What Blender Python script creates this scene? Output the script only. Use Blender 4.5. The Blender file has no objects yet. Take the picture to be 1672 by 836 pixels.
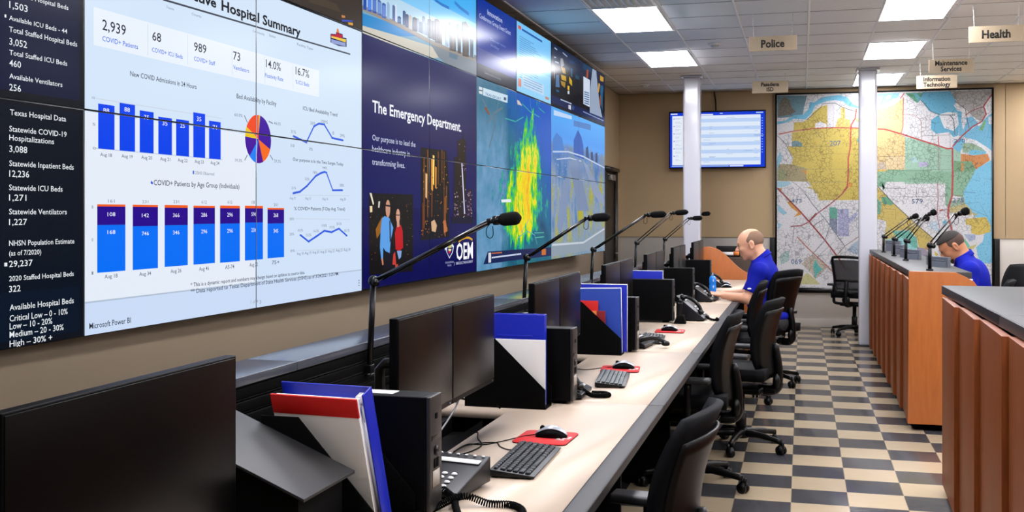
import bpy, bmesh, math, random
import numpy as np
from mathutils import Vector, Matrix

S = bpy.context.scene
COL = S.collection
PI = math.pi

# ------------------------------------------------------------------ camera, world, exposure
EYE = 1.58                    # camera height above the floor
FOCAL = 1750.0                # pixels, for the 1672 px wide frame
YAW = math.atan((1310 - 836) / FOCAL)
cd = bpy.data.cameras.new('camera'); cam = bpy.data.objects.new('camera', cd); COL.objects.link(cam)
cam.location = (0, 0, EYE)
cam.rotation_euler = (PI / 2, 0, YAW)
cd.sensor_width = 36.0; cd.lens = 36.0 * FOCAL / 1672.0
cd.shift_y = -(418 - 350) / 1672.0
cd.clip_start = 0.02
S.camera = cam
S.view_settings.view_transform = 'Standard'; S.view_settings.look = 'None'
S.view_settings.gamma = 1.0; S.view_settings.use_curve_mapping = False
S.view_settings.exposure = 0.0
wd = bpy.data.worlds.new('world'); S.world = wd; wd.use_nodes = True
wd.node_tree.nodes['Background'].inputs[0].default_value = (0.05, 0.055, 0.06, 1)
wd.node_tree.nodes['Background'].inputs[1].default_value = 0.2
LAMP = 30.0                   # emission of the ceiling light diffusers
SCREEN = 0.97                 # emission of the lit displays

CEIL = 3.34
BACK = 15.64
LEFT = -2.62
RIGHT = 6.4
NEAR = -2.2
DESK = 0.78

# ------------------------------------------------------------------ helpers: colour, materials
def lin(c):
    o = []
    for v in c[:3]:
        v = v / 255.0
        o.append(v / 12.92 if v <= 0.04045 else ((v + 0.055) / 1.055) ** 2.4)
    return (o[0], o[1], o[2], 1.0)
MATS = {}
def mat(name, c, rough=0.5, metal=0.0, spec=0.5, emit=0.0, coat=0.0, bump=0.0, bscale=200.0, vary=0.0, vscale=6.0, alpha=1.0, trans=0.0):
    if name in MATS: return MATS[name]
    m = bpy.data.materials.new(name); m.use_nodes = True
    nt = m.node_tree; b = nt.nodes['Principled BSDF']
    col = lin(c)
    b.inputs['Base Color'].default_value = col
    b.inputs['Roughness'].default_value = rough
    b.inputs['Metallic'].default_value = metal
    b.inputs['Specular IOR Level'].default_value = spec
    b.inputs['Coat Weight'].default_value = coat
    b.inputs['Coat Roughness'].default_value = 0.06
    b.inputs['Transmission Weight'].default_value = trans
    if emit:
        b.inputs['Emission Color'].default_value = col; b.inputs['Emission Strength'].default_value = emit
        b.inputs['Base Color'].default_value = (0.002, 0.002, 0.002, 1)
    tc = nt.nodes.new('ShaderNodeTexCoord')
    if vary:
        n = nt.nodes.new('ShaderNodeTexNoise'); n.inputs['Scale'].default_value = vscale; n.inputs['Detail'].default_value = 4
        nt.links.new(tc.outputs['Object'], n.inputs['Vector'])
        mx = nt.nodes.new('ShaderNodeMix'); mx.data_type = 'RGBA'
        mx.inputs[6].default_value = tuple(v * (1 - vary) for v in col[:3]) + (1,)
        mx.inputs[7].default_value = tuple(min(1, v * (1 + vary)) for v in col[:3]) + (1,)
        nt.links.new(n.outputs['Fac'], mx.inputs[0]); nt.links.new(mx.outputs[2], b.inputs['Base Color'])
    if bump:
        n2 = nt.nodes.new('ShaderNodeTexNoise'); n2.inputs['Scale'].default_value = bscale; n2.inputs['Detail'].default_value = 2
        nt.links.new(tc.outputs['Object'], n2.inputs['Vector'])
        bp = nt.nodes.new('ShaderNodeBump'); bp.inputs['Strength'].default_value = bump; bp.inputs['Distance'].default_value = 0.002
        nt.links.new(n2.outputs['Fac'], bp.inputs['Height']); nt.links.new(bp.outputs['Normal'], b.inputs['Normal'])
    MATS[name] = m
    return m
def screen_mat(c):
    """a colour shown by a lit display: black glass that gives off this colour"""
    k = 'display_%02x%02x%02x' % tuple(int(v) for v in c)
    if k in MATS: return MATS[k]
    m = mat(k, c, rough=0.19, spec=0.035, emit=SCREEN)
    return m
def wood(name, c, dark, rough=0.35, sc=(9.0, 9.0, 0.7), coat=0.15):
    m = bpy.data.materials.new(name); m.use_nodes = True; nt = m.node_tree; b = nt.nodes['Principled BSDF']
    tc = nt.nodes.new('ShaderNodeTexCoord'); mp = nt.nodes.new('ShaderNodeMapping'); mp.inputs['Scale'].default_value = sc
    n = nt.nodes.new('ShaderNodeTexNoise'); n.inputs['Scale'].default_value = 9.0; n.inputs['Detail'].default_value = 6; n.inputs['Roughness'].default_value = 0.6
    r = nt.nodes.new('ShaderNodeValToRGB'); r.color_ramp.elements[0].position = 0.3; r.color_ramp.elements[1].position = 0.72
    r.color_ramp.elements[0].color = lin(dark); r.color_ramp.elements[1].color = lin(c)
    nt.links.new(tc.outputs['Object'], mp.inputs['Vector']); nt.links.new(mp.outputs['Vector'], n.inputs['Vector'])
    nt.links.new(n.outputs['Fac'], r.inputs['Fac']); nt.links.new(r.outputs['Color'], b.inputs['Base Color'])
    b.inputs['Roughness'].default_value = rough; b.inputs['Coat Weight'].default_value = coat
    MATS[name] = m
    return m

# ------------------------------------------------------------------ helpers: mesh building
class MB:
    """collects shapes; build() links them as ONE mesh object"""
    def __init__(s): s.bm = bmesh.new(); s.mi = 0
    def _tag(s, n0):
        s.bm.faces.ensure_lookup_table()
        for f in s.bm.faces[n0:]: f.material_index = s.mi
    def box(s, x0, x1, y0, y1, z0, z1, bev=0.0, M=None, seg=2):
        t = bmesh.new()
        r = bmesh.ops.create_cube(t, size=1.0)
        for v in t.verts:
            v.co = Vector((x0 + (v.co.x + .5) * (x1 - x0), y0 + (v.co.y + .5) * (y1 - y0), z0 + (v.co.z + .5) * (z1 - z0)))
        if bev: bmesh.ops.bevel(t, geom=t.edges[:], offset=bev, segments=seg, profile=0.7, affect='EDGES')
        return s.add(t, M)
    def add(s, t, M=None):
        if M is not None: t.transform(M)
        vs = [s.bm.verts.new(v.co) for v in t.verts]; t.verts.index_update()
        for f in t.faces:
            try:
                g = s.bm.faces.new([vs[v.index] for v in f.verts]); g.material_index = s.mi; g.smooth = f.smooth
            except ValueError: pass
        t.free(); return s
    def prism(s, pts, axis, a, b, bev=0.0, M=None):
        """polygon pts in the plane across axis ('x','y','z'), swept from a to b"""
        t = bmesh.new()
        def P(p, w):
            return {'x': (w, p[0], p[1]), 'y': (p[0], w, p[1]), 'z': (p[0], p[1], w)}[axis]
        lo = [t.verts.new(P(p, a)) for p in pts]; hi = [t.verts.new(P(p, b)) for p in pts]
        n = len(pts)
        t.faces.new(lo); t.faces.new(hi[::-1])
        for i in range(n): t.faces.new([lo[i], hi[i], hi[(i + 1) % n], lo[(i + 1) % n]])
        bmesh.ops.recalc_face_normals(t, faces=t.faces[:])
        if bev: bmesh.ops.bevel(t, geom=t.edges[:], offset=bev, segments=2, profile=0.7, affect='EDGES')
        return s.add(t, M)
    def tube(s, path, r, seg=10, cap=True, M=None):
        """round bar along a list of points; r a number or a list"""
        P = [Vector(p) for p in path]; n = len(P)
        R = r if isinstance(r, (list, tuple)) else [r] * n
        t = bmesh.new(); rings = []
        up = None
        for i in range(n):
            d = (P[min(i + 1, n - 1)] - P[max(i - 1, 0)])
            d = d.normalized() if d.length > 1e-9 else Vector((0, 0, 1))
            if up is None:
                up = Vector((0, 0, 1)) if abs(d.z) < 0.9 else Vector((1, 0, 0))
            a = d.cross(up)
            if a.length < 1e-6: a = d.orthogonal()
            a.normalize(); b = a.cross(d).normalized(); up = b
            rings.append([t.verts.new(P[i] + (a * math.cos(2 * PI * k / seg) + b * math.sin(2 * PI * k / seg)) * R[i]) for k in range(seg)])
        for i in range(n - 1):
            for k in range(seg):
                f = t.faces.new([rings[i][k], rings[i][(k + 1) % seg], rings[i + 1][(k + 1) % seg], rings[i + 1][k]]); f.smooth = True
        if cap: t.faces.new(rings[0][::-1]); t.faces.new(rings[-1])
        bmesh.ops.recalc_face_normals(t, faces=t.faces[:])
        return s.add(t, M)
    def ell(s, c, r, seg=16, M=None):
        t = bmesh.new(); bmesh.ops.create_uvsphere(t, u_segments=seg, v_segments=max(6, seg // 2), radius=1.0)
        rr = r if isinstance(r, (list, tuple)) else (r, r, r)
        for v in t.verts: v.co = Vector((c[0] + v.co.x * rr[0], c[1] + v.co.y * rr[1], c[2] + v.co.z * rr[2]))
        for f in t.faces: f.smooth = True
        return s.add(t, M)
    def lathe(s, prof, seg=20, M=None):
        """profile (radius, z) turned about z"""
        t = bmesh.new(); rings = []
        for (r, z) in prof: rings.append([t.verts.new((r * math.cos(2 * PI * k / seg), r * math.sin(2 * PI * k / seg), z)) for k in range(seg)])
        for i in range(len(prof) - 1):
            for k in range(seg):
                f = t.faces.new([rings[i][k], rings[i][(k + 1) % seg], rings[i + 1][(k + 1) % seg], rings[i + 1][k]]); f.smooth = True
        t.faces.new(rings[0][::-1]); t.faces.new(rings[-1])
        bmesh.ops.remove_doubles(t, verts=t.verts[:], dist=1e-5)
        bmesh.ops.recalc_face_normals(t, faces=t.faces[:])
        return s.add(t, M)
    def sheet(s, rows, th, M=None):
        """grid of points thickened along its normals into a shell"""
        t = bmesh.new(); n = len(rows); m = len(rows[0])
        P = np.array(rows, float); du = np.gradient(P, axis=1); dv = np.gradient(P, axis=0)
        N = np.cross(du, dv); N /= np.linalg.norm(N, axis=2, keepdims=True) + 1e-9
        A = [[t.verts.new(P[i, j]) for j in range(m)] for i in range(n)]
        T = th if not isinstance(th, (int, float)) else np.full((n, m), th)
        B = [[t.verts.new(P[i, j] - N[i, j] * T[i][j]) for j in range(m)] for i in range(n)]
        for i in range(n - 1):
            for j in range(m - 1):
                t.faces.new([A[i][j], A[i][j + 1], A[i + 1][j + 1], A[i + 1][j]]); t.faces.new([B[i][j], B[i + 1][j], B[i + 1][j + 1], B[i][j + 1]])
        for i in range(n - 1):
            t.faces.new([A[i][0], A[i + 1][0], B[i + 1][0], B[i][0]]); t.faces.new([A[i][-1], B[i][-1], B[i + 1][-1], A[i + 1][-1]])
        for j in range(m - 1):
            t.faces.new([A[0][j], B[0][j], B[0][j + 1], A[0][j + 1]]); t.faces.new([A[-1][j], A[-1][j + 1], B[-1][j + 1], B[-1][j]])
        bmesh.ops.recalc_face_normals(t, faces=t.faces[:])
        for f in t.faces: f.smooth = True
        return s.add(t, M)
    def build(s, name, m, parent=None, loc=(0, 0, 0), sharp=40, sub=0):
        me = bpy.data.meshes.new(name)
        for e in s.bm.edges:
            if len(e.link_faces) == 2: e.smooth = e.calc_face_angle(0) < math.radians(sharp)
        for f in s.bm.faces: f.smooth = True
        s.bm.to_mesh(me); s.bm.free()
        for mm in (m if isinstance(m, (list, tuple)) else [m]): me.materials.append(mm)
        o = bpy.data.objects.new(name, me); COL.objects.link(o); o.location = loc
        if parent is not None: o.parent = parent
        if sub:
            sm = o.modifiers.new('subdivision', 'SUBSURF'); sm.levels = sub; sm.render_levels = sub
        return o
def thing(name, label, cat, loc=(0, 0, 0), rz=0.0, group=None):
    o = bpy.data.objects.new(name, None); COL.objects.link(o); o.empty_display_size = 0.1
    o.location = loc; o.rotation_euler = (0, 0, rz)
    return tag(o, label, cat, group)
def tag(o, label, cat, group=None):
    o['label'] = label; o['category'] = cat
    if group: o['group'] = group
    return o
def struct(o): o['kind'] = 'structure'; return o
def copy_tree(o, parent=None):
    c = o.copy(); COL.objects.link(c); c.parent = parent
    for ch in list(o.children): copy_tree(ch, c)
    return c
def place_copy(proto, loc, rz, label, group=None):
    c = copy_tree(proto); c.location = loc; c.rotation_euler = (0, 0, rz); c['label'] = label
    if group: c['group'] = group
    return c
_TXT = {}
def text_geo(t, bold=0.0):
    """outline of a line of text as vertices and faces; starts at x=0, capital height 1"""
    k = (t, bold)
    if k in _TXT: return _TXT[k]
    cu = bpy.data.curves.new('lettering', 'FONT'); cu.body = t; cu.size = 1.0; cu.offset = 0.012 * bold; cu.resolution_u = 2
    ob = bpy.data.objects.new('lettering', cu); COL.objects.link(ob)
    dg = bpy.context.evaluated_depsgraph_get(); ev = ob.evaluated_get(dg); me = ev.to_mesh()
    V = np.array([v.co[:2] for v in me.vertices]); F = [tuple(p.vertices) for p in me.polygons]
    ev.to_mesh_clear(); COL.objects.unlink(ob); bpy.data.objects.remove(ob); bpy.data.curves.remove(cu)
    V[:, 0] -= V[:, 0].min()
    V /= 0.715
    _TXT[k] = (V, F); return _TXT[k]
def text_bm(t, x, z, w, cap, bold=0.0, y=0.0, th=0.0):
    """text in the plane y; scaled to width w (None: natural) and capital height cap"""
    V, F = text_geo(t, bold); sx = cap if w is None else w / V[:, 0].max()
    b = bmesh.new(); vs = [b.verts.new((x + p[0] * sx, y, z + p[1] * cap)) for p in V]
    for f in F:
        try: b.faces.new([vs[i] for i in f])
        except ValueError: pass
    for f in b.faces:
        f.normal_update()
        if f.normal.y > 0: f.normal_flip()
    if th:
        r = bmesh.ops.extrude_face_region(b, geom=b.faces[:])
        for g in r['geom']:
            if isinstance(g, bmesh.types.BMVert): g.co.y -= th
        bmesh.ops.recalc_face_normals(b, faces=b.faces[:])
    return b
def flat_items(items, rects, base_y=0.0, step=0.00025):
    """draws a list of flat coloured shapes; cuts them to each rectangle (x0,x1,z0,z1); one bmesh and colour list per rectangle"""
    outs = [(bmesh.new(), []) for _ in rects]
    placed = []
    for it in items:
        k = it[0]
        if k == 'R':
            b = bmesh.new(); x0, z0, x1, z1 = it[1:5]
            b.faces.new([b.verts.new(p) for p in ((x0, 0, z0), (x1, 0, z0), (x1, 0, z1), (x0, 0, z1))]); col = it[5]
        elif k == 'P':
            b = bmesh.new(); pts = it[1]
            ar = sum(pts[i][0] * pts[(i + 1) % len(pts)][1] - pts[(i + 1) % len(pts)][0] * pts[i][1] for i in range(len(pts)))
            if ar < 0: pts = pts[::-1]
            b.faces.new([b.verts.new((p[0], 0, p[1])) for p in pts]); b.normal_update(); bmesh.ops.triangulate(b, faces=b.faces[:], ngon_method='EAR_CLIP'); col = it[2]
        elif k == 'L':
            b = bmesh.new(); pts = [Vector(p) for p in it[1]]; w = it[2] / 2; col = it[3]; A = []; B = []
            for i, p in enumerate(pts):
                d = pts[min(i + 1, len(pts) - 1)] - pts[max(i - 1, 0)]; d.normalize(); n = Vector((-d.y, d.x)) * w
                A.append(b.verts.new((p.x + n.x, 0, p.y + n.y))); B.append(b.verts.new((p.x - n.x, 0, p.y - n.y)))
            for i in range(len(pts) - 1): b.faces.new([B[i], B[i + 1], A[i + 1], A[i]])
        else:
            _, t, x0, z0, x1, cap, col, bold = it
            b = text_bm(t, x0, z0, x1 - x0, cap, bold + 0.5)
        X = [v.co.x for v in b.verts]; Z = [v.co.z for v in b.verts]; bb = (min(X), max(X), min(Z), max(Z))
        lv = 1
        for q, l in placed:
            if l >= lv and q[0] < bb[1] and q[1] > bb[0] and q[2] < bb[3] and q[3] > bb[2]: lv = l + 1
        placed.append((bb, lv))
        for v in b.verts: v.co.y = base_y - lv * step
        for f in b.faces:
            f.normal_update()
            if f.normal.y > 0: f.normal_flip()
        for (x0, x1, z0, z1), (ob, cols) in zip(rects, outs):
            if bb[0] >= x1 or bb[1] <= x0 or bb[2] >= z1 or bb[3] <= z0: continue
            c = b.copy()
            if bb[0] < x0: bmesh.ops.bisect_plane(c, geom=c.verts[:] + c.edges[:] + c.faces[:], plane_co=(x0, 0, 0), plane_no=(-1, 0, 0), clear_outer=True)
            if bb[1] > x1: bmesh.ops.bisect_plane(c, geom=c.verts[:] + c.edges[:] + c.faces[:], plane_co=(x1, 0, 0), plane_no=(1, 0, 0), clear_outer=True)
            if bb[2] < z0: bmesh.ops.bisect_plane(c, geom=c.verts[:] + c.edges[:] + c.faces[:], plane_co=(0, 0, z0), plane_no=(0, 0, -1), clear_outer=True)
            if bb[3] > z1: bmesh.ops.bisect_plane(c, geom=c.verts[:] + c.edges[:] + c.faces[:], plane_co=(0, 0, z1), plane_no=(0, 0, 1), clear_outer=True)
            if not c.faces: c.free(); continue
            if col not in cols: cols.append(col)
            mi = cols.index(col); vs = [ob.verts.new(v.co) for v in c.verts]; c.verts.index_update()
            for f in c.faces:
                try: g = ob.faces.new([vs[v.index] for v in f.verts]); g.material_index = mi
                except ValueError: pass
            c.free()
        b.free()
    return outs
def bezier_path(pts, n=8):
    """smooth path through points (Catmull-Rom)"""
    P = [Vector(p) for p in pts]; P = [P[0] * 2 - P[1]] + P + [P[-1] * 2 - P[-2]]; out = []
    for i in range(1, len(P) - 2):
        for k in range(n):
            t = k / n
            out.append(0.5 * ((2 * P[i]) + (P[i + 1] - P[i - 1]) * t + (2 * P[i - 1] - 5 * P[i] + 4 * P[i + 1] - P[i + 2]) * t * t + (3 * P[i] - P[i - 1] - 3 * P[i + 1] + P[i + 2]) * t ** 3))
    out.append(P[-2]); return out
random.seed(11)

# ------------------------------------------------------------------ materials
M_TAN = mat('tan_wall_fabric', (168, 144, 110), 0.85, bump=0.25, bscale=420, vary=0.05, vscale=3)
M_WALL = mat('pale_wall_paint', (240, 234, 226), 0.7, vary=0.03, vscale=2)
M_BASE = mat('grey_baseboard', (150, 142, 134), 0.5)
M_BLACK = mat('black_plastic', (4, 4, 5), 0.45, spec=0.07, bump=0.08, bscale=900)
M_SATIN = mat('black_satin_metal', (5, 5, 6), 0.3, spec=0.3)
M_MATTE = mat('black_matte', (4, 4, 4), 0.7, spec=0.06)
M_FOAM = mat('black_foam', (6, 6, 6), 0.95, bump=0.9, bscale=700, spec=0.2)
M_GLASS_OFF = mat('dark_display_glass', (3, 3, 3), 0.28, spec=0.14)
M_STEEL = mat('brushed_steel', (170, 170, 172), 0.3, metal=1.0)
M_WHITE = mat('white_paint', (226, 226, 228), 0.45)
M_PAPER = mat('white_paper', (226, 224, 222), 0.8, vary=0.02)
M_BLUE = mat('blue_binder_vinyl', (14, 34, 170), 0.35, vary=0.06)
M_BLUE2 = mat('blue_card', (26, 62, 158), 0.5)
M_RED = mat('red_card', (205, 26, 22), 0.45)
M_REDPAD = mat('red_mousepad_cloth', (188, 22, 24), 0.75, bump=0.3, bscale=1200)
M_ORANGE = mat('orange_card', (228, 130, 60), 0.6)
M_TOP = mat('beige_laminate', (186, 167, 147), 0.42, vary=0.025, vscale=30)
M_EDGE = mat('charcoal_edge_trim', (40, 39, 40), 0.5, spec=0.3, vary=0.05, vscale=40)
M_SHELF = mat('grey_laminate_shelf', (66, 70, 80), 0.2, spec=0.8)
M_CTOP = mat('grey_countertop', (58, 60, 61), 0.5, spec=0.3, vary=0.04, vscale=60)
M_CEDGE = mat('dark_countertop_edge', (24, 24, 30), 0.4)
M_WOOD = wood('cherry_veneer', (140, 74, 33), (118, 59, 24), coat=0.0, rough=0.45)
M_WOOD.node_tree.nodes['Principled BSDF'].inputs['Specular IOR Level'].default_value = 0.25
M_WOOD2 = wood('maple_orange_veneer', (176, 100, 44), (162, 88, 36), coat=0.05, sc=(5, 5, 0.6))
M_CHAIR = mat('black_chair_fabric', (7, 8, 11), 0.65, bump=0.4, bscale=900, spec=0.09)
M_CHAIR2 = mat('black_chair_plastic', (6, 6, 6), 0.35, spec=0.2)
M_KEY = mat('charcoal_keys', (17, 20, 27), 0.42, spec=0.25)
M_KBODY = mat('keyboard_body', (8, 9, 11), 0.4, spec=0.25)
M_KEY2 = mat('olive_grey_keys', (48, 58, 56), 0.45)
M_SILVER = mat('silver_plastic', (170, 176, 186), 0.25, metal=0.4)
M_SIGN = mat('brass_tone_sign', (186, 168, 142), 0.5, metal=0.0, vary=0.05, vscale=8)
M_INK = mat('black_lettering', (18, 16, 16), 0.6)
M_CHAIN = mat('white_chain', (220, 220, 220), 0.4)
M_PHONE = mat('dark_phone_plastic', (14, 15, 20), 0.35, spec=0.3)
M_BUTTON = mat('pale_phone_buttons', (212, 212, 212), 0.45)

# ------------------------------------------------------------------ floor, ceiling, walls
def floor_mat():
    m = bpy.data.materials.new('checkered_vinyl_tile'); m.use_nodes = True; nt = m.node_tree; b = nt.nodes['Principled BSDF']
    L = nt.links.new
    tc = nt.nodes.new('ShaderNodeTexCoord'); sp = nt.nodes.new('ShaderNodeSeparateXYZ'); L(tc.outputs['Object'], sp.inputs[0])
    def math_(op, a, v=None, c=None):
        n = nt.nodes.new('ShaderNodeMath'); n.operation = op
        if isinstance(a, (int, float)): n.inputs[0].default_value = a
        else: L(a, n.inputs[0])
        if v is not None:
            if isinstance(v, (int, float)): n.inputs[1].default_value = v
            else: L(v, n.inputs[1])
        return n.outputs[0]
    T = 0.305
    cx = math_('DIVIDE', math_('ADD', sp.outputs[0], 0.06 + T * 40), T)
    cy = math_('DIVIDE', math_('ADD', sp.outputs[1], 0.025 + T * 40), T)
    fx = math_('FLOOR', cx); fy = math_('FLOOR', cy)
    par = math_('MODULO', math_('ADD', fx, fy), 2.0)
    # joint lines
    def edge(c):
        fr = math_('FRACT', c); a = math_('MINIMUM', fr, math_('SUBTRACT', 1.0, fr)); return a
    e = math_('MINIMUM', edge(cx), edge(cy)); ln = math_('LESS_THAN', e, 0.006)
    # streaks within each tile
    mp = nt.nodes.new('ShaderNodeMapping'); mp.inputs['Scale'].default_value = (3, 40, 1); L(tc.outputs['Object'], mp.inputs['Vector'])
    n1 = nt.nodes.new('ShaderNodeTexNoise'); n1.inputs['Scale'].default_value = 3; n1.inputs['Detail'].default_value = 5; L(mp.outputs[0], n1.inputs['Vector'])
    wn = nt.nodes.new('ShaderNodeTexWhiteNoise'); wn.noise_dimensions = '2D'
    cb = nt.nodes.new('ShaderNodeCombineXYZ'); L(fx, cb.inputs[0]); L(fy, cb.inputs[1]); L(cb.outputs[0], wn.inputs['Vector'])
    val = math_('ADD', math_('MULTIPLY', n1.outputs['Fac'], 0.22), math_('ADD', math_('MULTIPLY', wn.outputs['Value'], 0.10), 0.84))
    mx = nt.nodes.new('ShaderNodeMix'); mx.data_type = 'RGBA'; mx.inputs[6].default_value = lin((76, 75, 78)); mx.inputs[7].default_value = lin((196, 176, 147)); L(par, mx.inputs[0])
    ml = nt.nodes.new('ShaderNodeMix'); ml.data_type = 'RGBA'; ml.inputs[7].default_value = lin((150, 134, 112)); L(ln, ml.inputs[0]); L(mx.outputs[2], ml.inputs[6])
    hs = nt.nodes.new('ShaderNodeHueSaturation'); L(ml.outputs[2], hs.inputs['Color']); L(val, hs.inputs['Value'])
    L(hs.outputs[0], b.inputs['Base Color'])
    rr = math_('ADD', math_('MULTIPLY', n1.outputs['Fac'], 0.10), 0.14)
    L(rr, b.inputs['Roughness'])
    b.inputs['Specular IOR Level'].default_value = 0.5
    return m
bm = MB(); bm.box(LEFT - 0.1, RIGHT + 0.1, NEAR - 0.1, BACK + 0.1, -0.05, 0.0); struct(bm.build('floor', floor_mat()))
def ceil_mat():
    m = mat('white_acoustic_tile', (247, 246, 247), 0.9, bump=0.35, bscale=260, vary=0.02, vscale=2); return m
TX, TY, CX0, CY0 = 0.6075, 0.63, -1.77, 9.02
bm = MB(); bm.box(LEFT - 0.1, RIGHT + 0.1, NEAR - 0.1, BACK + 0.1, CEIL, CEIL + 0.05); struct(bm.build('ceiling', ceil_mat()))
bm = MB()
i0 = int(math.floor((LEFT - CX0) / TX)) + 1
for i in range(i0, 14):
    x = CX0 + i * TX
    if x < RIGHT: bm.box(x - 0.011, x + 0.011, NEAR, BACK, CEIL - 0.004, CEIL + 0.001)
j0 = int(math.ceil((NEAR - CY0) / TY))
M_TBAR = mat('ceiling_grid_white', (235, 237, 245), 0.5)
struct(bm.build('trim_1', M_TBAR))
bm = MB()
for j in range(j0, 11):
    y = CY0 + j * TY
    if y < BACK: bm.box(LEFT, RIGHT, y - 0.005, y + 0.005, CEIL - 0.003, CEIL + 0.001)
struct(bm.build('trim_2', mat('ceiling_joint_grey', (180, 177, 177), 0.7)))
bm = MB(); bm.box(LEFT - 0.1, RIGHT + 0.1, BACK, BACK + 0.1, 0, CEIL); struct(bm.build('wall_back', M_WALL))
DY0, DY1, DZ = 14.50, 15.42, 2.19
bm = MB(); bm.box(LEFT - 0.1, LEFT, NEAR, DY0, 0, CEIL); bm.box(LEFT - 0.1, LEFT, DY1, BACK, 0, CEIL); bm.box(LEFT - 0.1, LEFT, DY0, DY1, DZ, CEIL)
struct(bm.build('wall_left', mat('beige_wall_paint', (190, 170, 144), 0.75, vary=0.03, vscale=2)))
bm = MB(); bm.box(RIGHT, RIGHT + 0.1, NEAR, BACK, 0, CEIL); struct(bm.build('wall_right', M_WALL))
bm = MB(); bm.box(LEFT - 0.1, RIGHT + 0.1, NEAR - 0.1, NEAR, 0, CEIL); struct(bm.build('wall_front', M_WALL))
# tan fabric panels above the rail: back wall and far end of the left wall
bm = MB()
for x0, x1 in ((LEFT + 0.002, -0.40), (-0.395, 2.63), (2.635, RIGHT)):
    bm.box(x0, x1, BACK - 0.022, BACK, 1.252, CEIL - 0.002, 0.004)
struct(bm.build('wall_back_panels', M_TAN))
bm = MB(); bm.box(LEFT, LEFT + 0.02, DY1 + 0.05, BACK - 0.024, 1.252, CEIL - 0.002, 0.004); bm.box(LEFT, LEFT + 0.02, NEAR, DY0 - 0.05, 1.252, CEIL - 0.002, 0.004); bm.box(LEFT, LEFT + 0.02, DY0 - 0.05, DY1 + 0.05, DZ + 0.06, CEIL - 0.002, 0.004)
struct(bm.build('wall_left_panels', M_TAN))
bm = MB(); bm.box(LEFT, RIGHT, BACK - 0.014, BACK, 0, 0.115, 0.003); struct(bm.build('baseboard_back', M_BASE))
bm = MB(); bm.box(LEFT, LEFT + 0.014, NEAR, DY0 - 0.05, 0, 0.115, 0.003); struct(bm.build('baseboard_left', M_BASE))
# the dark door in the left wall
dm = mat('dark_bronze_door', (30, 24, 18), 0.4)
bm = MB(); bm.box(LEFT - 0.06, LEFT - 0.015, DY0 + 0.01, DY1 - 0.01, 0.005, DZ - 0.01, 0.003); door = struct(bm.build('door_1', dm))
bm = MB()
bm.box(LEFT - 0.1, LEFT + 0.03, DY0 - 0.05, DY0, 0, DZ + 0.05); bm.box(LEFT - 0.1, LEFT + 0.03, DY1, DY1 + 0.05, 0, DZ + 0.05); bm.box(LEFT - 0.1, LEFT + 0.05, DY0 - 0.05, DY1 + 0.09, DZ, DZ + 0.05)
bm.build('door_frame', mat('bronze_frame', (38, 31, 24), 0.45), door)
bm = MB(); bm.box(LEFT - 0.015, LEFT + 0.04, DY0 + 0.42, DY0 + 0.72, DZ - 0.13, DZ - 0.05, 0.006); bm.box(LEFT - 0.01, LEFT + 0.012, DY0 + 0.25, DY0 + 0.5, DZ - 0.06, DZ - 0.045)
bm.build('door_closer', mat('aluminium', (140, 135, 128), 0.4, metal=0.6), door)
bm = MB(); bm.tube([(LEFT - 0.015, DY1 - 0.09, 1.02), (LEFT + 0.045, DY1 - 0.09, 1.02), (LEFT + 0.045, DY1 - 0.22, 1.02)], 0.011); bm.build('door_handle', M_STEEL, door)
# two white columns
bm = MB(); bm.box(-1.462, -1.25, 13.70, 13.91, 0, CEIL - 0.02, 0.03, seg=3); bm.box(-1.49, -1.222, 13.672, 13.938, CEIL - 0.025, CEIL - 0.002, 0.004); struct(bm.build('column_left', mat('white_column_enamel', (188, 188, 196), 0.25, coat=0.3)))
bm = MB(); bm.box(0.66, 0.868, 13.55, 13.76, 0, CEIL - 0.02, 0.03, seg=3); bm.box(0.632, 0.896, 13.522, 13.788, CEIL - 0.025, CEIL - 0.002, 0.004); struct(bm.build('column_right', MATS['white_column_enamel']))

# ------------------------------------------------------------------ ceiling lights
M_LAMP = mat('lamp_diffuser', (248, 248, 255), 0.6, emit=LAMP)
def light_proto():
    t = thing('ceiling_light', 'x', 'ceiling light', (0, 0, CEIL))
    bm = MB(); w, l = TX / 2 - 0.012, TY - 0.008
    for a in (-1, 1): bm.box(min(a * w, a * (w - 0.02)), max(a * w, a * (w - 0.02)), -l, l, -0.008, 0.003); bm.box(-w, w, min(a * l, a * (l - 0.02)), max(a * l, a * (l - 0.02)), -0.008, 0.003)
    bm.build('frame', M_WHITE, t)
    bm = MB(); bm.box(-w + 0.015, w - 0.015, -l + 0.015, l - 0.015, -0.005, 0.003); bm.build('diffuser', M_LAMP, t)
    return t
lp = light_proto()
LIGHTS = [(-1.4663, 9.65, 'lit ceiling panel nearest above the video wall, beside the air vent'), (-1.4663, 12.17, 'lit ceiling panel just in front of the left white column'),
 (0.942, 9.65, 'large lit ceiling panel between the Police and Health signs'), (0.942, 12.17, 'lit ceiling panel left of the Maintenance Services sign'), (0.942, 14.75, 'lit ceiling panel partly behind the top of the right white column')]
HID = [(-1.4663, y) for y in (6.5, 3.98, 1.46)] + [(0.942, y) for y in (7.13, 4.61, 2.09)] + [(3.372, y) for y in (14.75, 12.17, 9.65, 7.13, 4.61, 2.09)] + [(5.2, 12.17), (5.2, 7.13), (5.2, 2.09)]
for i, (x, y, lab) in enumerate(LIGHTS):
    o = lp if i == 0 else copy_tree(lp)
    o.location = (x, y, CEIL); o['label'] = lab; o['group'] = 'recessed ceiling lights'
for x, y in HID:
    o = copy_tree(lp); o.location = (x, y, CEIL); o['label'] = 'lit ceiling panel outside the frame of the photo'; o['group'] = 'recessed ceiling lights out of view'
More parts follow.
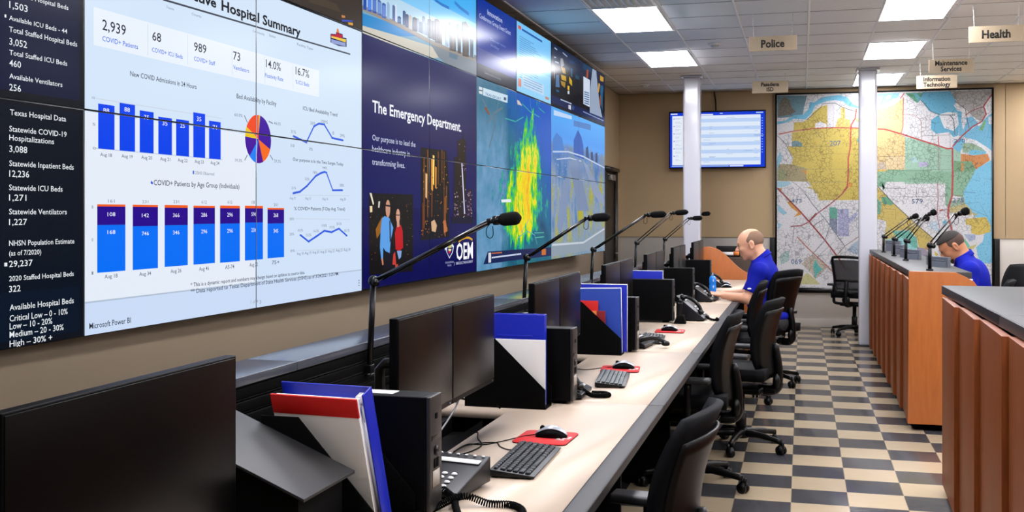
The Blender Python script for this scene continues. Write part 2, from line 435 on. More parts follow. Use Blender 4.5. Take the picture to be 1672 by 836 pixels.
# air vent and detectors
t = thing('ceiling_vent', 'slatted white air vent in the ceiling beside the lit panel', 'air vent', (-1.4663, 8.70, CEIL))
bm = MB(); w, l = TX / 2 - 0.012, TY / 2 - 0.01
for a in (-1, 1): bm.box(min(a * w, a * (w - 0.03)), max(a * w, a * (w - 0.03)), -l, l, -0.01, 0.003); bm.box(-w, w, min(a * l, a * (l - 0.03)), max(a * l, a * (l - 0.03)), -0.01, 0.003)
bm.build('frame', M_WHITE, t)
bm = MB()
for k in range(9):
    x = -w + 0.05 + k * (2 * w - 0.1) / 8; bm.prism([(x - 0.02, -0.009), (x + 0.02, 0.0), (x + 0.02, 0.003), (x - 0.02, -0.006)], 'y', -l + 0.02, l - 0.02)
bm.build('slats', mat('vent_grey', (188, 186, 182), 0.5), t)
for x, y, lab in ((-0.87, 11.2, 'round white detector on the ceiling left of the Police sign'), (-2.06, 14.42, 'small round detector on the ceiling at the far left corner')):
    t = thing('smoke_detector', lab, 'smoke detector', (x, y, CEIL), group='ceiling detectors')
    bm = MB(); bm.lathe([(0.075, 0.002), (0.075, -0.012), (0.06, -0.02), (0.0, -0.02)], 20); bm.build('base', M_WHITE, t)
    bm = MB(); bm.lathe([(0.045, -0.019), (0.04, -0.038), (0.0, -0.04)], 16); bm.build('sensor', mat('pale_grey_plastic', (190, 190, 190), 0.5), t)

# ------------------------------------------------------------------ hanging signs
def sign(lines, xc, y, z0, z1, w, lab, capk=1.0):
    t = thing('hanging_sign', lab, 'sign', (xc, y, z0), group='department signs hanging from the ceiling')
    h = z1 - z0; bm = MB(); bm.box(-w / 2, w / 2, -0.006, 0.006, 0, h, 0.002); bm.build('board', M_SIGN, t)
    bm = MB(); n = len(lines); cap = (0.068 if n == 1 else 0.049) * capk
    for i, s in enumerate(lines):
        V, F = text_geo(s, 2.4); tw = V[:, 0].max() * cap * 0.88
        zz = h / 2 - cap / 2 if n == 1 else (h * 0.56 if i == 0 else h * 0.14)
        bm.add(text_bm(s, -tw / 2, zz, tw, cap, 2.4, -0.0062, 0.0015))
    bm.build('lettering', M_INK, t)
    for sx in (-1, 1):
        bm = MB(); top = CEIL - 0.004 - z0; x0 = sx * w * 0.40; x1 = sx * w * 0.42
        nl = int((top - h) / 0.022)
        for k in range(nl):
            a = k / nl; za = h - 0.012 + (top - h + 0.012) * a; zb = h - 0.012 + (top - h + 0.012) * (a + 1.15 / nl); xa = x0 + (x1 - x0) * a; xb = x0 + (x1 - x0) * (a + 1.15 / nl)
            dx, dy = (0.004, 0.0) if k % 2 else (0.0, 0.004)
            bm.tube([(xa, 0, za), (xa + dx, dy, (za + zb) / 2), (xb, 0, zb), (xa - dx, -dy, (za + zb) / 2), (xa, 0, za)], 0.0017, 5)
        bm.build('chain', M_CHAIN, t)
    return t
sign(['Police'], -0.249, 9.64, 3.010, 3.139, 0.406, 'Police sign on two chains below the ceiling, left of the lit panels')
sign(['Pasadena', 'ISD'], -0.387, 13.72, 3.092, 3.240, 0.437, 'small Pasadena ISD sign hanging above the wall television')
sign(['Health'], 1.545, 9.59, 3.004, 3.138, 0.42, 'Health sign hanging at the upper right corner')
sign(['Maintenance', 'Services'], 1.452, 11.62, 3.009, 3.150, 0.422, 'Maintenance Services sign hanging just above the Information Technology sign')
sign(['Information', 'Technology'], 1.462, 12.91, 3.000, 3.147, 0.428, 'Information Technology sign hanging over the right map, lowest of its cluster')

# ------------------------------------------------------------------ wall television with cable
def tv():
    x0, x1, z0, z1, y = -1.852, -0.492, 2.235, 3.055, BACK - 0.16
    t = thing('wall_television', 'wall television showing a blue and white spreadsheet behind the left column', 'television', (0, y, 0))
    bm = MB(); bm.box(x0, x1, -0.005, 0.045, z0, z1, 0.006); bm.box(x0 + 0.3, x1 - 0.3, 0.04, 0.08, z0 + 0.1, z1 - 0.2, 0.01); bm.build('housing', M_SATIN, t)
    W = x1 - x0; H = z1 - z0; items = []
    def R(a, b, c, d, col): items.append(('R', x0 + a * W, z0 + b * H, x0 + c * W, z0 + d * H, col))
    R(0.012, 0.02, 0.988, 0.975, (20, 60, 215)); R(0.035, 0.06, 0.945, 0.92, (225, 236, 252))
    for k in range(6): R(0.16, 0.80 - k * 0.135, 0.94, 0.862 - k * 0.135, (188, 212, 248))
    R(0.035, 0.06, 0.155, 0.92, (232, 240, 252)); R(0.16, 0.925, 0.46, 0.945, (235, 240, 250)); R(0.02, 0.945, 0.09, 0.965, (225, 235, 250)); R(0.03, 0.03, 0.62, 0.052, (150, 180, 235)); R(0.63, 0.03, 0.77, 0.052, (215, 228, 248))
    for k in range(12):
        zz = 0.86 - k * 0.065
        if k % 2 == 0: R(0.05, zz, 0.058, zz + 0.018, (20, 50, 200))
        for q in range(2): R(0.065, zz - 0.004 + q * 0.02, 0.10 + random.random() * 0.04, zz + 0.001 + q * 0.02, (165, 185, 220))
    for k in range(34):
        a = random.choice((0.18, 0.24, 0.36, 0.42, 0.60, 0.78, 0.88)); zz = 0.1 + random.random() * 0.78; R(a, zz, a + 0.02 + random.random() * 0.08, zz + 0.006, (150, 175, 220))
    for k in range(14): R(0.956, 0.85 - k * 0.045, 0.966, 0.865 - k * 0.045, (150, 185, 245))
    R(0.90, 0.945, 0.97, 0.962, (200, 220, 250)); R(0.53, 0.945, 0.56, 0.958, (190, 210, 250))
    (ob, cols), = flat_items(items, [(x0, x1, z0, z1)], -0.0052)
    me = bpy.data.meshes.new('display'); ob.to_mesh(me); ob.free()
    for c in cols: me.materials.append(screen_mat(c))
    o = bpy.data.objects.new('display', me); COL.objects.link(o); o.parent = t
    bm = MB(); bm.box(-1.35, -0.98, 0.08, 0.138, 2.45, 2.85, 0.005); bm.build('wall_bracket', M_MATTE, t)
    bm = MB(); bm.tube(bezier_path([(-1.19, 0.06, 3.0), (-1.195, 0.1, 3.1), (-1.2, 0.12, 3.2), (-1.22, 0.125, CEIL)]), 0.008, 8); bm.build('power_cable', M_MATTE, t)
tv()

WALL_ITEMS = [
('R',2.471,1.16,3.24,1.94,(6,16,30)),
('R',2.471,1.985,3.234,2.6,(8,18,52)),
('R',2.471,1.165,3.234,1.325,(6,20,38)),
('T','Available Hospital Beds',2.893,2.298,3.177,0.016,(235,240,245),0),
('T','1,503',2.893,2.254,2.977,0.023,(235,240,245),0),
('T','Available ICU Beds - 44',2.892,2.214,3.171,0.016,(235,240,245),0),
('T','Total Staffed Hospital Beds',2.892,2.176,3.223,0.018,(235,240,245),0),
('T','3,052',2.893,2.134,2.974,0.023,(235,240,245),0),
('T','Total Staffed ICU Beds',2.893,2.101,3.171,0.017,(235,240,245),0),
('T','460',2.893,2.064,2.946,0.022,(235,240,245),0),
('T','Available Ventilators',2.893,2.024,3.146,0.017,(235,240,245),0),
('T','256',2.893,1.985,2.946,0.022,(235,240,245),0),
('T','Texas Hospital Data',2.896,1.905,3.165,0.019,(235,240,245),0),
('T','Statewide COVID-19',2.893,1.851,3.168,0.019,(235,240,245),0),
('T','Hospitalizations',2.893,1.822,3.104,0.019,(235,240,245),0),
('T','3,088',2.893,1.784,2.975,0.022,(235,240,245),0),
('T','Statewide Inpatient Beds',2.893,1.738,3.205,0.019,(235,240,245),0),
('T','12,236',2.893,1.703,2.984,0.022,(235,240,245),0),
('T','Statewide ICU Beds',2.892,1.659,3.147,0.019,(235,240,245),0),
('T','1,271',2.892,1.625,2.971,0.021,(235,240,245),0),
('T','Statewide Ventilators',2.892,1.58,3.169,0.019,(235,240,245),0),
('T','1,227',2.892,1.545,2.974,0.021,(235,240,245),0),
('T','NHSN Population Estimate',2.892,1.477,3.208,0.018,(235,240,245),0),
('T','(as of 7/2020)',2.892,1.445,3.041,0.017,(235,240,245),0),
('T','29,237',2.892,1.408,3.0,0.021,(235,240,245),0),
('T','2020 Staffed Hospital Beds',2.892,1.362,3.205,0.017,(235,240,245),0),
('T','322',2.892,1.326,2.944,0.021,(235,240,245),0),
('T','Available Hospital Beds',2.894,1.266,3.205,0.02,(235,240,245),0),
('T','Critical Low – 0 - 10%',2.894,1.23,3.173,0.021,(235,240,245),0),
('T','Low – 10 - 20%',2.894,1.204,3.095,0.021,(235,240,245),0),
('T','Medium – 20 - 30%',2.894,1.177,3.152,0.021,(235,240,245),0),
('T','High – 30% +',2.894,1.147,3.095,0.021,(235,240,245),0),
('L',[(2.871,1.417),(2.884,1.417)],0.012,(235,240,245)),
('L',[(2.872,2.224),(2.88,2.224)],0.01,(235,240,245)),
('R',3.262,1.137,5.655,2.625,(214,232,252)),
('R',3.262,1.137,4.465,1.95,(232,240,252)),
('R',4.473,1.137,5.655,1.95,(212,230,252)),
('R',3.262,1.137,5.655,1.262,(205,223,250)),
('L',[(3.262,1.262),(5.653,1.262)],0.006,(180,195,215)),
('R',3.312,2.196,5.117,2.335,(236,244,254)),
('L',[(3.636,2.204),(3.636,2.328)],0.004,(215,228,244)),
('L',[(3.91,2.204),(3.91,2.328)],0.004,(215,228,244)),
('L',[(4.26,2.204),(4.26,2.328)],0.004,(215,228,244)),
('L',[(4.55,2.204),(4.55,2.328)],0.004,(215,228,244)),
('L',[(4.83,2.204),(4.83,2.328)],0.004,(215,228,244)),
('T','2,939',3.361,2.26,3.499,0.04,(25,28,60),0),
('T','COVID+ Patients',3.361,2.219,3.574,0.019,(40,105,230),0),
('T','68',3.666,2.269,3.724,0.036,(25,28,60),0),
('T','COVID+ ICU Beds',3.663,2.223,3.874,0.018,(40,105,230),0),
('T','989',3.957,2.27,4.051,0.038,(25,28,60),0),
('T','COVID+ Staff',3.957,2.228,4.12,0.019,(40,105,230),0),
('T','73',4.268,2.276,4.328,0.039,(25,28,60),0),
('T','Ventilators',4.268,2.233,4.406,0.019,(40,105,230),0),
('T','14.0%',4.561,2.28,4.706,0.039,(25,28,60),0),
('T','Positivity Rate',4.552,2.232,4.731,0.02,(40,105,230),0),
('T','16.7%',4.858,2.283,5.005,0.04,(25,28,60),0),
('T','% ICU Beds',4.858,2.237,5.005,0.02,(40,105,230),0),
('T','Hospital Summary',4.171,2.48,4.911,0.046,(15,16,28),2),
('T','Interactive',3.721,2.482,4.13,0.042,(15,16,28),2),
('L',[(3.736,2.443),(5.502,2.476)],0.008,(60,65,80)),
('T','County',3.941,2.418,4.013,0.01,(130,140,160),0),
('T','Trauma',3.76,2.413,3.813,0.01,(130,140,160),0),
('T','Community',4.439,2.428,4.549,0.011,(130,140,160),0),
('T','Status',4.591,2.432,4.653,0.012,(130,140,160),0),
('T','Facility Type',4.874,2.432,5.048,0.012,(130,140,160),0),
('P',[(5.325,2.567),(5.334,2.594),(5.352,2.591),(5.366,2.565),(5.357,2.552),(5.329,2.551)],(225,130,50)),
('P',[(5.253,2.533),(5.253,2.551),(5.32,2.56),(5.32,2.57),(5.403,2.573),(5.408,2.555),(5.452,2.559),(5.454,2.51),(5.357,2.5),(5.253,2.504)],(28,30,90)),
('P',[(5.257,2.537),(5.257,2.548),(5.32,2.555),(5.32,2.566),(5.398,2.568),(5.401,2.549)],(190,30,60)),
('P',[(5.261,2.531),(5.261,2.54),(5.445,2.55),(5.441,2.533)],(240,205,70)),
('L',[(5.261,2.513),(5.441,2.52)],0.02,(150,165,215)),
('T','New COVID Admissions in 24 Hours',3.526,2.11,3.976,0.02,(40,45,70),0),
('L',[(3.324,1.821),(4.179,1.821)],0.004,(200,212,228)),
('L',[(3.324,2.003),(4.179,2.003)],0.003,(205,216,232)),
('R',3.337,1.821,3.431,1.986,(0,68,240)),
('T','88',3.365,1.957,3.4,0.016,(235,240,255),0),
('R',3.461,1.821,3.555,2.001,(0,68,240)),
('T','88',3.489,1.971,3.523,0.017,(235,240,255),0),
('R',3.584,1.821,3.674,1.984,(0,68,240)),
('T','75',3.611,1.952,3.644,0.017,(235,240,255),0),
('R',3.705,1.821,3.798,1.97,(0,68,240)),
('T','35',3.732,1.938,3.767,0.018,(235,240,255),0),
('R',3.827,1.821,3.92,1.971,(0,68,240)),
('T','25',3.855,1.938,3.889,0.018,(235,240,255),0),
('R',3.951,1.821,4.041,2.01,(0,68,240)),
('T','35',3.977,1.976,4.011,0.019,(235,240,255),0),
('R',4.071,1.821,4.164,1.985,(0,68,240)),
('T','71',4.099,1.95,4.133,0.019,(235,240,255),0),
('T','Aug 18',3.349,1.794,3.416,0.013,(90,100,125),0),
('T','Aug 19',3.473,1.795,3.541,0.013,(90,100,125),0),
('T','Aug 20',3.595,1.796,3.664,0.014,(90,100,125),0),
('T','Aug 21',3.718,1.796,3.787,0.014,(90,100,125),0),
('T','Aug 22',3.839,1.797,3.909,0.014,(90,100,125),0),
('T','Aug 23',3.962,1.797,4.031,0.015,(90,100,125),0),
('T','Aug 24',4.083,1.797,4.153,0.015,(90,100,125),0),
('T','10',3.304,1.999,3.319,0.01,(130,140,160),0),
('T','5',3.306,1.903,3.322,0.01,(130,140,160),0),
('T','0',3.308,1.816,3.324,0.01,(130,140,160),0),
('P',[(3.948,1.764),(3.957,1.764),(3.957,1.749),(3.948,1.749)],(0,60,220)),
('T','DSHS Observed',3.964,1.749,4.113,0.014,(130,140,160),0),
('T','Bed Availability by Facility',4.298,2.105,4.663,0.022,(40,45,70),0),
('P',[(4.489,1.933),(4.489,2.046),(4.497,2.046),(4.506,2.045)],(235,190,60)),
('P',[(4.489,1.933),(4.506,2.045),(4.521,2.042),(4.536,2.037),(4.55,2.031),(4.563,2.023),(4.574,2.013),(4.585,2.002),(4.593,1.99),(4.6,1.977),(4.605,1.963),(4.608,1.948),(4.61,1.934),(4.609,1.919),(4.606,1.905),(4.601,1.891)],(64,8,160)),
('P',[(4.489,1.933),(4.601,1.891),(4.594,1.877),(4.585,1.864),(4.574,1.853),(4.562,1.843),(4.549,1.835),(4.534,1.828)],(250,110,30)),
('P',[(4.489,1.933),(4.534,1.828),(4.52,1.824),(4.506,1.821),(4.492,1.82),(4.478,1.82),(4.464,1.822)],(82,6,150)),
('P',[(4.489,1.933),(4.464,1.822),(4.448,1.826),(4.434,1.832),(4.42,1.84),(4.408,1.849)],(30,130,250)),
('P',[(4.489,1.933),(4.408,1.849),(4.397,1.859),(4.388,1.87),(4.381,1.882),(4.375,1.895),(4.371,1.909),(4.369,1.923),(4.368,1.937)],(70,10,160)),
('P',[(4.489,1.933),(4.368,1.937),(4.369,1.949),(4.372,1.96),(4.375,1.972),(4.38,1.983)],(240,200,20)),
('P',[(4.489,1.933),(4.38,1.983),(4.388,1.995),(4.397,2.006),(4.407,2.016),(4.419,2.025),(4.431,2.033),(4.445,2.039),(4.459,2.043),(4.474,2.045),(4.489,2.046)],(245,75,30)),
('T','60.0%',4.279,2.023,4.349,0.014,(130,140,160),0),
('T','44.0%',4.639,2.013,4.706,0.015,(130,140,160),0),
('T','19.3%',4.284,1.818,4.345,0.014,(130,140,160),0),
('T','29.3%',4.639,1.831,4.706,0.015,(130,140,160),0),
('L',[(4.36,2.033),(4.388,2.002)],0.006,(130,140,160)),
('L',[(4.586,2.025),(4.628,2.017)],0.006,(130,140,160)),
('L',[(4.364,1.827),(4.388,1.853)],0.006,(130,140,160)),
('L',[(4.598,1.865),(4.628,1.842)],0.006,(130,140,160)),
('T','ICU Bed Availability Trend',4.938,2.112,5.336,0.02,(40,45,70),0),
('L',[(4.837,1.971),(4.974,1.949),(5.06,2.038),(5.117,2.057),(5.177,2.057),(5.274,1.992),(5.403,1.988)],0.011,(50,95,225)),
('P',[(4.828,1.974),(4.846,1.975),(4.846,1.966),(4.828,1.966)],(50,95,225)),
('P',[(4.964,1.953),(4.983,1.953),(4.983,1.944),(4.964,1.944)],(50,95,225)),
('P',[(5.05,2.041),(5.069,2.042),(5.069,2.033),(5.05,2.032)],(50,95,225)),
('P',[(5.108,2.061),(5.127,2.062),(5.127,2.053),(5.108,2.052)],(50,95,225)),
('P',[(5.166,2.061),(5.187,2.062),(5.187,2.053),(5.166,2.052)],(50,95,225)),
('P',[(5.264,1.996),(5.285,1.996),(5.285,1.987),(5.264,1.986)],(50,95,225)),
('P',[(5.392,1.992),(5.414,1.993),(5.414,1.984),(5.392,1.983)],(50,95,225)),
('T','31%',4.809,1.986,4.862,0.015,(130,140,160),0),
('T','26%',5.018,2.045,5.075,0.016,(130,140,160),0),
('T','100%',5.143,2.064,5.221,0.016,(130,140,160),0),
('T','0',5.274,2.011,5.298,0.017,(130,140,160),0),
('T','29%',5.367,2.005,5.431,0.017,(130,140,160),0),
('T','10',4.809,1.916,4.846,0.015,(130,140,160),0),
('T','0%',5.005,1.91,5.045,0.016,(130,140,160),0),
('T','Our purpose is In the Two Surges Today',4.829,1.848,5.412,0.017,(40,45,70),0),
('L',[(4.835,1.686),(4.902,1.694),(4.98,1.725),(5.079,1.78),(5.14,1.798),(5.18,1.805),(5.203,1.803),(5.281,1.71),(5.397,1.713)],0.011,(50,95,225)),
('P',[(4.826,1.69),(4.844,1.689),(4.844,1.681),(4.826,1.681)],(50,95,225)),
('P',[(4.892,1.698),(4.911,1.697),(4.911,1.689),(4.892,1.689)],(50,95,225)),
('P',[(4.971,1.73),(4.99,1.729),(4.99,1.721),(4.971,1.721)],(50,95,225)),
('P',[(5.069,1.784),(5.088,1.784),(5.088,1.775),(5.069,1.775)],(50,95,225)),
('P',[(5.13,1.802),(5.15,1.802),(5.15,1.793),(5.13,1.793)],(50,95,225)),
('P',[(5.17,1.809),(5.19,1.81),(5.19,1.8),(5.17,1.8)],(50,95,225)),
('P',[(5.193,1.807),(5.213,1.807),(5.213,1.798),(5.193,1.798)],(50,95,225)),
('P',[(5.27,1.715),(5.291,1.715),(5.291,1.705),(5.27,1.706)],(50,95,225)),
('P',[(5.386,1.717),(5.408,1.717),(5.408,1.708),(5.386,1.708)],(50,95,225)),
('T','21%',4.815,1.706,4.863,0.013,(130,140,160),0),
('T','32%',4.957,1.755,5.008,0.014,(130,140,160),0),
('T','78%',5.046,1.791,5.098,0.014,(130,140,160),0),
('T','94%',5.156,1.82,5.21,0.014,(130,140,160),0),
('T','28%',5.363,1.733,5.421,0.015,(130,140,160),0),
('L',[(4.805,1.676),(5.493,1.684)],0.003,(200,212,228)),
('T','Aug 10',4.797,1.655,4.857,0.013,(130,140,160),0),
('T','Aug 12',4.961,1.656,5.025,0.014,(130,140,160),0),
('T','Aug 16',5.156,1.656,5.223,0.014,(130,140,160),0),
('T','Aug 20',5.371,1.657,5.443,0.015,(130,140,160),0),
('T','% COVID+ Patients (7-Day Avg. Trend)',4.845,1.601,5.434,0.018,(40,45,70),0),
('L',[(4.91,1.475),(4.999,1.44),(5.087,1.465),(5.18,1.493),(5.265,1.484),(5.356,1.502),(5.453,1.463)],0.011,(50,95,225)),
('P',[(4.901,1.479),(4.919,1.478),(4.919,1.47),(4.901,1.471)],(50,95,225)),
('P',[(4.99,1.444),(5.009,1.443),(5.009,1.434),(4.99,1.436)],(50,95,225)),
('P',[(5.077,1.47),(5.097,1.469),(5.097,1.46),(5.077,1.461)],(50,95,225)),
('P',[(5.17,1.498),(5.19,1.497),(5.19,1.488),(5.17,1.489)],(50,95,225)),
('P',[(5.254,1.488),(5.275,1.487),(5.275,1.478),(5.254,1.479)],(50,95,225)),
('P',[(5.346,1.507),(5.367,1.506),(5.367,1.496),(5.346,1.497)],(50,95,225)),
('P',[(5.442,1.467),(5.464,1.466),(5.464,1.457),(5.442,1.458)],(50,95,225)),
('T','18.3%',4.881,1.493,4.937,0.013,(130,140,160),0),
('T','15.2%',4.97,1.467,5.027,0.014,(130,140,160),0),
('T','16.2%',5.055,1.487,5.114,0.014,(130,140,160),0),
('T','19.8%',5.149,1.514,5.21,0.014,(130,140,160),0),
('T','19.5%',5.242,1.504,5.304,0.014,(130,140,160),0),
('T','20.2%',5.325,1.522,5.39,0.014,(130,140,160),0),
('T','18.1%',5.424,1.483,5.49,0.015,(130,140,160),0),
('T','30%',4.795,1.551,4.843,0.013,(130,140,160),0),
('T','20%',4.795,1.475,4.843,0.013,(130,140,160),0),
('T','0%',4.803,1.392,4.851,0.013,(130,140,160),0),
('T','Aug 18',4.871,1.375,4.943,0.014,(130,140,160),0),
('T','Aug 19',4.955,1.375,5.029,0.015,(130,140,160),0),
('T','Aug 20',5.042,1.376,5.118,0.015,(130,140,160),0),
('T','Aug 21',5.131,1.376,5.21,0.015,(130,140,160),0),
('T','Aug 22',5.223,1.376,5.304,0.015,(130,140,160),0),
('T','Aug 23',5.318,1.377,5.402,0.016,(130,140,160),0),
('T','Aug 24',5.416,1.377,5.503,0.016,(130,140,160),0),
('L',[(4.855,1.558),(5.5,1.552)],0.003,(200,212,228)),
('L',[(4.855,1.397),(5.5,1.392)],0.003,(200,212,228)),
('P',[(3.66,1.714),(3.671,1.703),(3.665,1.698),(3.655,1.703)],(20,60,220)),
('T','COVID+ Patients by Age Group (Individuals)',3.675,1.696,4.32,0.022,(40,45,70),0),
('R',3.332,1.609,3.496,1.617,(245,95,25)),
('R',3.332,1.541,3.496,1.609,(40,4,140)),
('R',3.332,1.366,3.496,1.541,(0,112,250)),
('T','161',3.393,1.624,3.432,0.012,(130,140,160),0),
('T','108',3.39,1.573,3.436,0.015,(235,235,255),0),
('T','168',3.39,1.507,3.436,0.015,(235,240,255),0),
('T','Aug 18',3.374,1.343,3.449,0.015,(90,100,125),0),
('R',3.541,1.609,3.703,1.617,(245,95,25)),
('R',3.541,1.534,3.703,1.609,(40,4,140)),
('R',3.541,1.366,3.703,1.534,(0,112,250)),
('T','231',3.601,1.624,3.64,0.012,(130,140,160),0),
('T','142',3.598,1.569,3.643,0.015,(235,235,255),0),
('T','746',3.598,1.498,3.643,0.015,(235,240,255),0),
('T','Aug 34',3.582,1.341,3.657,0.015,(90,100,125),0),
('R',3.748,1.607,3.911,1.618,(245,95,25)),
('R',3.748,1.536,3.911,1.607,(40,4,140)),
('R',3.748,1.368,3.911,1.536,(0,112,250)),
('T','231',3.808,1.626,3.848,0.013,(130,140,160),0),
('T','366',3.805,1.569,3.851,0.016,(235,235,255),0),
('T','346',3.805,1.498,3.851,0.016,(235,240,255),0),
('T','Aug 26',3.789,1.341,3.864,0.016,(90,100,125),0),
('R',3.953,1.608,4.118,1.617,(245,95,25)),
('R',3.953,1.539,4.118,1.608,(40,4,140)),
('R',3.953,1.368,4.118,1.539,(0,112,250)),
('T','612',4.014,1.626,4.054,0.014,(130,140,160),0),
('T','286',4.011,1.57,4.057,0.017,(235,235,255),0),
('T','296',4.011,1.499,4.057,0.017,(235,240,255),0),
('T','Aug 46',3.995,1.34,4.071,0.017,(90,100,125),0),
('R',4.159,1.607,4.325,1.619,(245,95,25)),
('R',4.159,1.539,4.325,1.607,(40,4,140)),
('R',4.159,1.367,4.325,1.539,(0,112,250)),
('T','612',4.221,1.628,4.26,0.014,(130,140,160),0),
('T','296',4.217,1.57,4.264,0.018,(235,235,255),0),
('T','296',4.217,1.498,4.264,0.018,(235,240,255),0),
('T','A5-74',4.201,1.337,4.277,0.018,(90,100,125),0),
('R',4.369,1.608,4.533,1.62,(245,95,25)),
('R',4.369,1.542,4.533,1.608,(40,4,140)),
('R',4.369,1.368,4.533,1.542,(0,112,250)),
('T','181',4.43,1.629,4.469,0.015,(130,140,160),0),
('T','596',4.426,1.572,4.472,0.018,(235,235,255),0),
('T','236',4.426,1.499,4.472,0.018,(235,240,255),0),
('T','Aug 22',4.41,1.338,4.486,0.018,(90,100,125),0),
('R',4.576,1.603,4.739,1.611,(245,95,25)),
('R',4.576,1.536,4.739,1.603,(40,4,140)),
('R',4.576,1.37,4.739,1.536,(0,112,250)),
('T','261',4.637,1.62,4.676,0.015,(130,140,160),0),
('T','268',4.634,1.567,4.679,0.019,(235,235,255),0),
('T','345',4.634,1.491,4.679,0.019,(235,240,255),0),
('T','75+',4.618,1.339,4.692,0.019,(90,100,125),0),
('T','8',3.301,1.601,3.31,0.012,(130,140,160),0),
('T','0',3.301,1.482,3.31,0.012,(130,140,160),0),
('T','1',3.301,1.361,3.31,0.012,(130,140,160),0),
('T','* This is a dynamic report and numbers may change based on updates to source data.',3.932,1.276,4.957,0.017,(40,45,70),0),
('T','** Data reported to Texas Department of State Health Services (DSHS) as of 3/24/2021 3:25 PM.',3.932,1.248,5.354,0.018,(40,45,70),0),
('T','Microsoft Power BI',3.288,1.165,3.529,0.022,(35,38,50),0),
('T','1 of 4',4.42,1.166,4.487,0.017,(160,172,190),0),
('L',[(4.504,1.177),(4.515,1.167),(4.504,1.159)],0.006,(150,160,180)),
('P',[(5.611,1.207),(5.624,1.206),(5.624,1.199),(5.611,1.2)],(120,130,150)),
('P',[(5.611,1.193),(5.624,1.192),(5.624,1.185),(5.611,1.186)],(120,130,150)),
('P',[(5.611,1.179),(5.624,1.178),(5.624,1.171),(5.611,1.172)],(120,130,150)),
('R',5.668,1.15,7.75,2.64,(16,18,88)),
('R',5.668,1.15,7.75,1.62,(4,6,82)),
('R',5.668,1.62,7.75,2.05,(8,14,92)),
('T','The Emergency Department.',5.807,2.183,7.406,0.07,(245,247,255),1.2),
('T','Our purpose is to lead the',5.807,2.016,6.495,0.035,(200,208,230),0),
('T','healthcare industry in',5.804,1.95,6.395,0.037,(200,208,230),0),
('T','transforming lives.',5.804,1.872,6.314,0.037,(200,208,230),0),
('P',[(5.755,1.704),(6.453,1.708),(6.453,1.214),(5.762,1.226)],(18,14,16)),
('P',[(5.809,1.521),(5.819,1.521),(5.819,1.519),(5.809,1.519)],(120,80,40)),
('P',[(5.784,1.424),(5.794,1.424),(5.794,1.421),(5.784,1.421)],(120,80,40)),
('P',[(5.869,1.566),(5.88,1.566),(5.88,1.564),(5.869,1.564)],(90,90,100)),
('P',[(5.877,1.491),(5.883,1.491),(5.883,1.485),(5.877,1.485)],(90,90,100)),
('P',[(5.773,1.565),(5.783,1.565),(5.783,1.56),(5.773,1.56)],(120,80,40)),
('P',[(5.795,1.665),(5.805,1.665),(5.805,1.66),(5.795,1.66)],(150,110,70)),
('P',[(6.37,1.413),(6.388,1.412),(6.388,1.409),(6.37,1.409)],(120,80,40)),
('P',[(6.363,1.648),(6.369,1.648),(6.369,1.642),(6.363,1.642)],(120,80,40)),
('P',[(6.333,1.639),(6.341,1.639),(6.341,1.635),(6.333,1.635)],(150,110,70)),
('P',[(5.784,1.539),(5.789,1.539),(5.789,1.536),(5.784,1.536)],(90,90,100)),
('P',[(5.779,1.567),(5.786,1.567),(5.786,1.561),(5.779,1.561)],(150,110,70)),
('P',[(6.333,1.311),(6.339,1.31),(6.339,1.307),(6.333,1.307)],(120,80,40)),
('P',[(6.356,1.564),(6.368,1.564),(6.368,1.56),(6.356,1.56)],(120,80,40)),
('P',[(5.974,1.683),(5.98,1.683),(5.98,1.679),(5.974,1.679)],(120,80,40)),
('P',[(6.431,1.44),(6.449,1.439),(6.449,1.437),(6.431,1.437)],(150,110,70)),
('P',[(6.372,1.643),(6.378,1.643),(6.378,1.641),(6.372,1.641)],(120,80,40)),
('P',[(5.79,1.345),(5.8,1.345),(5.8,1.342),(5.79,1.342)],(120,80,40)),
('P',[(6.353,1.327),(6.371,1.326),(6.371,1.324),(6.353,1.325)],(190,120,40)),
('P',[(5.791,1.581),(5.797,1.581),(5.797,1.579),(5.791,1.579)],(150,110,70)),
('P',[(6.339,1.63),(6.345,1.63),(6.345,1.626),(6.339,1.626)],(190,120,40)),
('P',[(6.426,1.515),(6.432,1.515),(6.432,1.511),(6.426,1.511)],(150,110,70)),
('P',[(5.825,1.598),(5.832,1.598),(5.832,1.595),(5.825,1.595)],(90,90,100)),
('P',[(6.377,1.271),(6.383,1.27),(6.383,1.267),(6.377,1.267)],(120,80,40)),
('P',[(5.795,1.319),(5.802,1.319),(5.802,1.315),(5.795,1.316)],(190,120,40)),
('P',[(6.339,1.39),(6.357,1.39),(6.357,1.384),(6.339,1.384)],(150,110,70)),
('P',[(5.903,1.684),(5.91,1.684),(5.91,1.682),(5.903,1.682)],(90,90,100)),
('P',[(5.839,1.354),(5.854,1.353),(5.854,1.351),(5.839,1.352)],(190,120,40)),
('P',[(6.345,1.604),(6.357,1.604),(6.357,1.598),(6.345,1.598)],(150,110,70)),
('P',[(6.371,1.499),(6.377,1.499),(6.377,1.497),(6.371,1.497)],(190,120,40)),
('P',[(6.1,1.684),(6.111,1.684),(6.111,1.682),(6.1,1.682)],(190,120,40)),
('P',[(6.404,1.492),(6.412,1.492),(6.412,1.488),(6.404,1.489)],(150,110,70)),
('P',[(6.408,1.651),(6.414,1.651),(6.414,1.645),(6.408,1.645)],(90,90,100)),
('P',[(6.33,1.352),(6.336,1.351),(6.336,1.345),(6.33,1.346)],(120,80,40)),
('P',[(5.868,1.395),(5.878,1.395),(5.878,1.391),(5.868,1.392)],(90,90,100)),
('P',[(5.771,1.615),(5.781,1.615),(5.781,1.613),(5.771,1.613)],(190,120,40)),
('P',[(5.765,1.705),(5.794,1.704),(5.829,1.643),(5.816,1.634)],(235,225,205)),
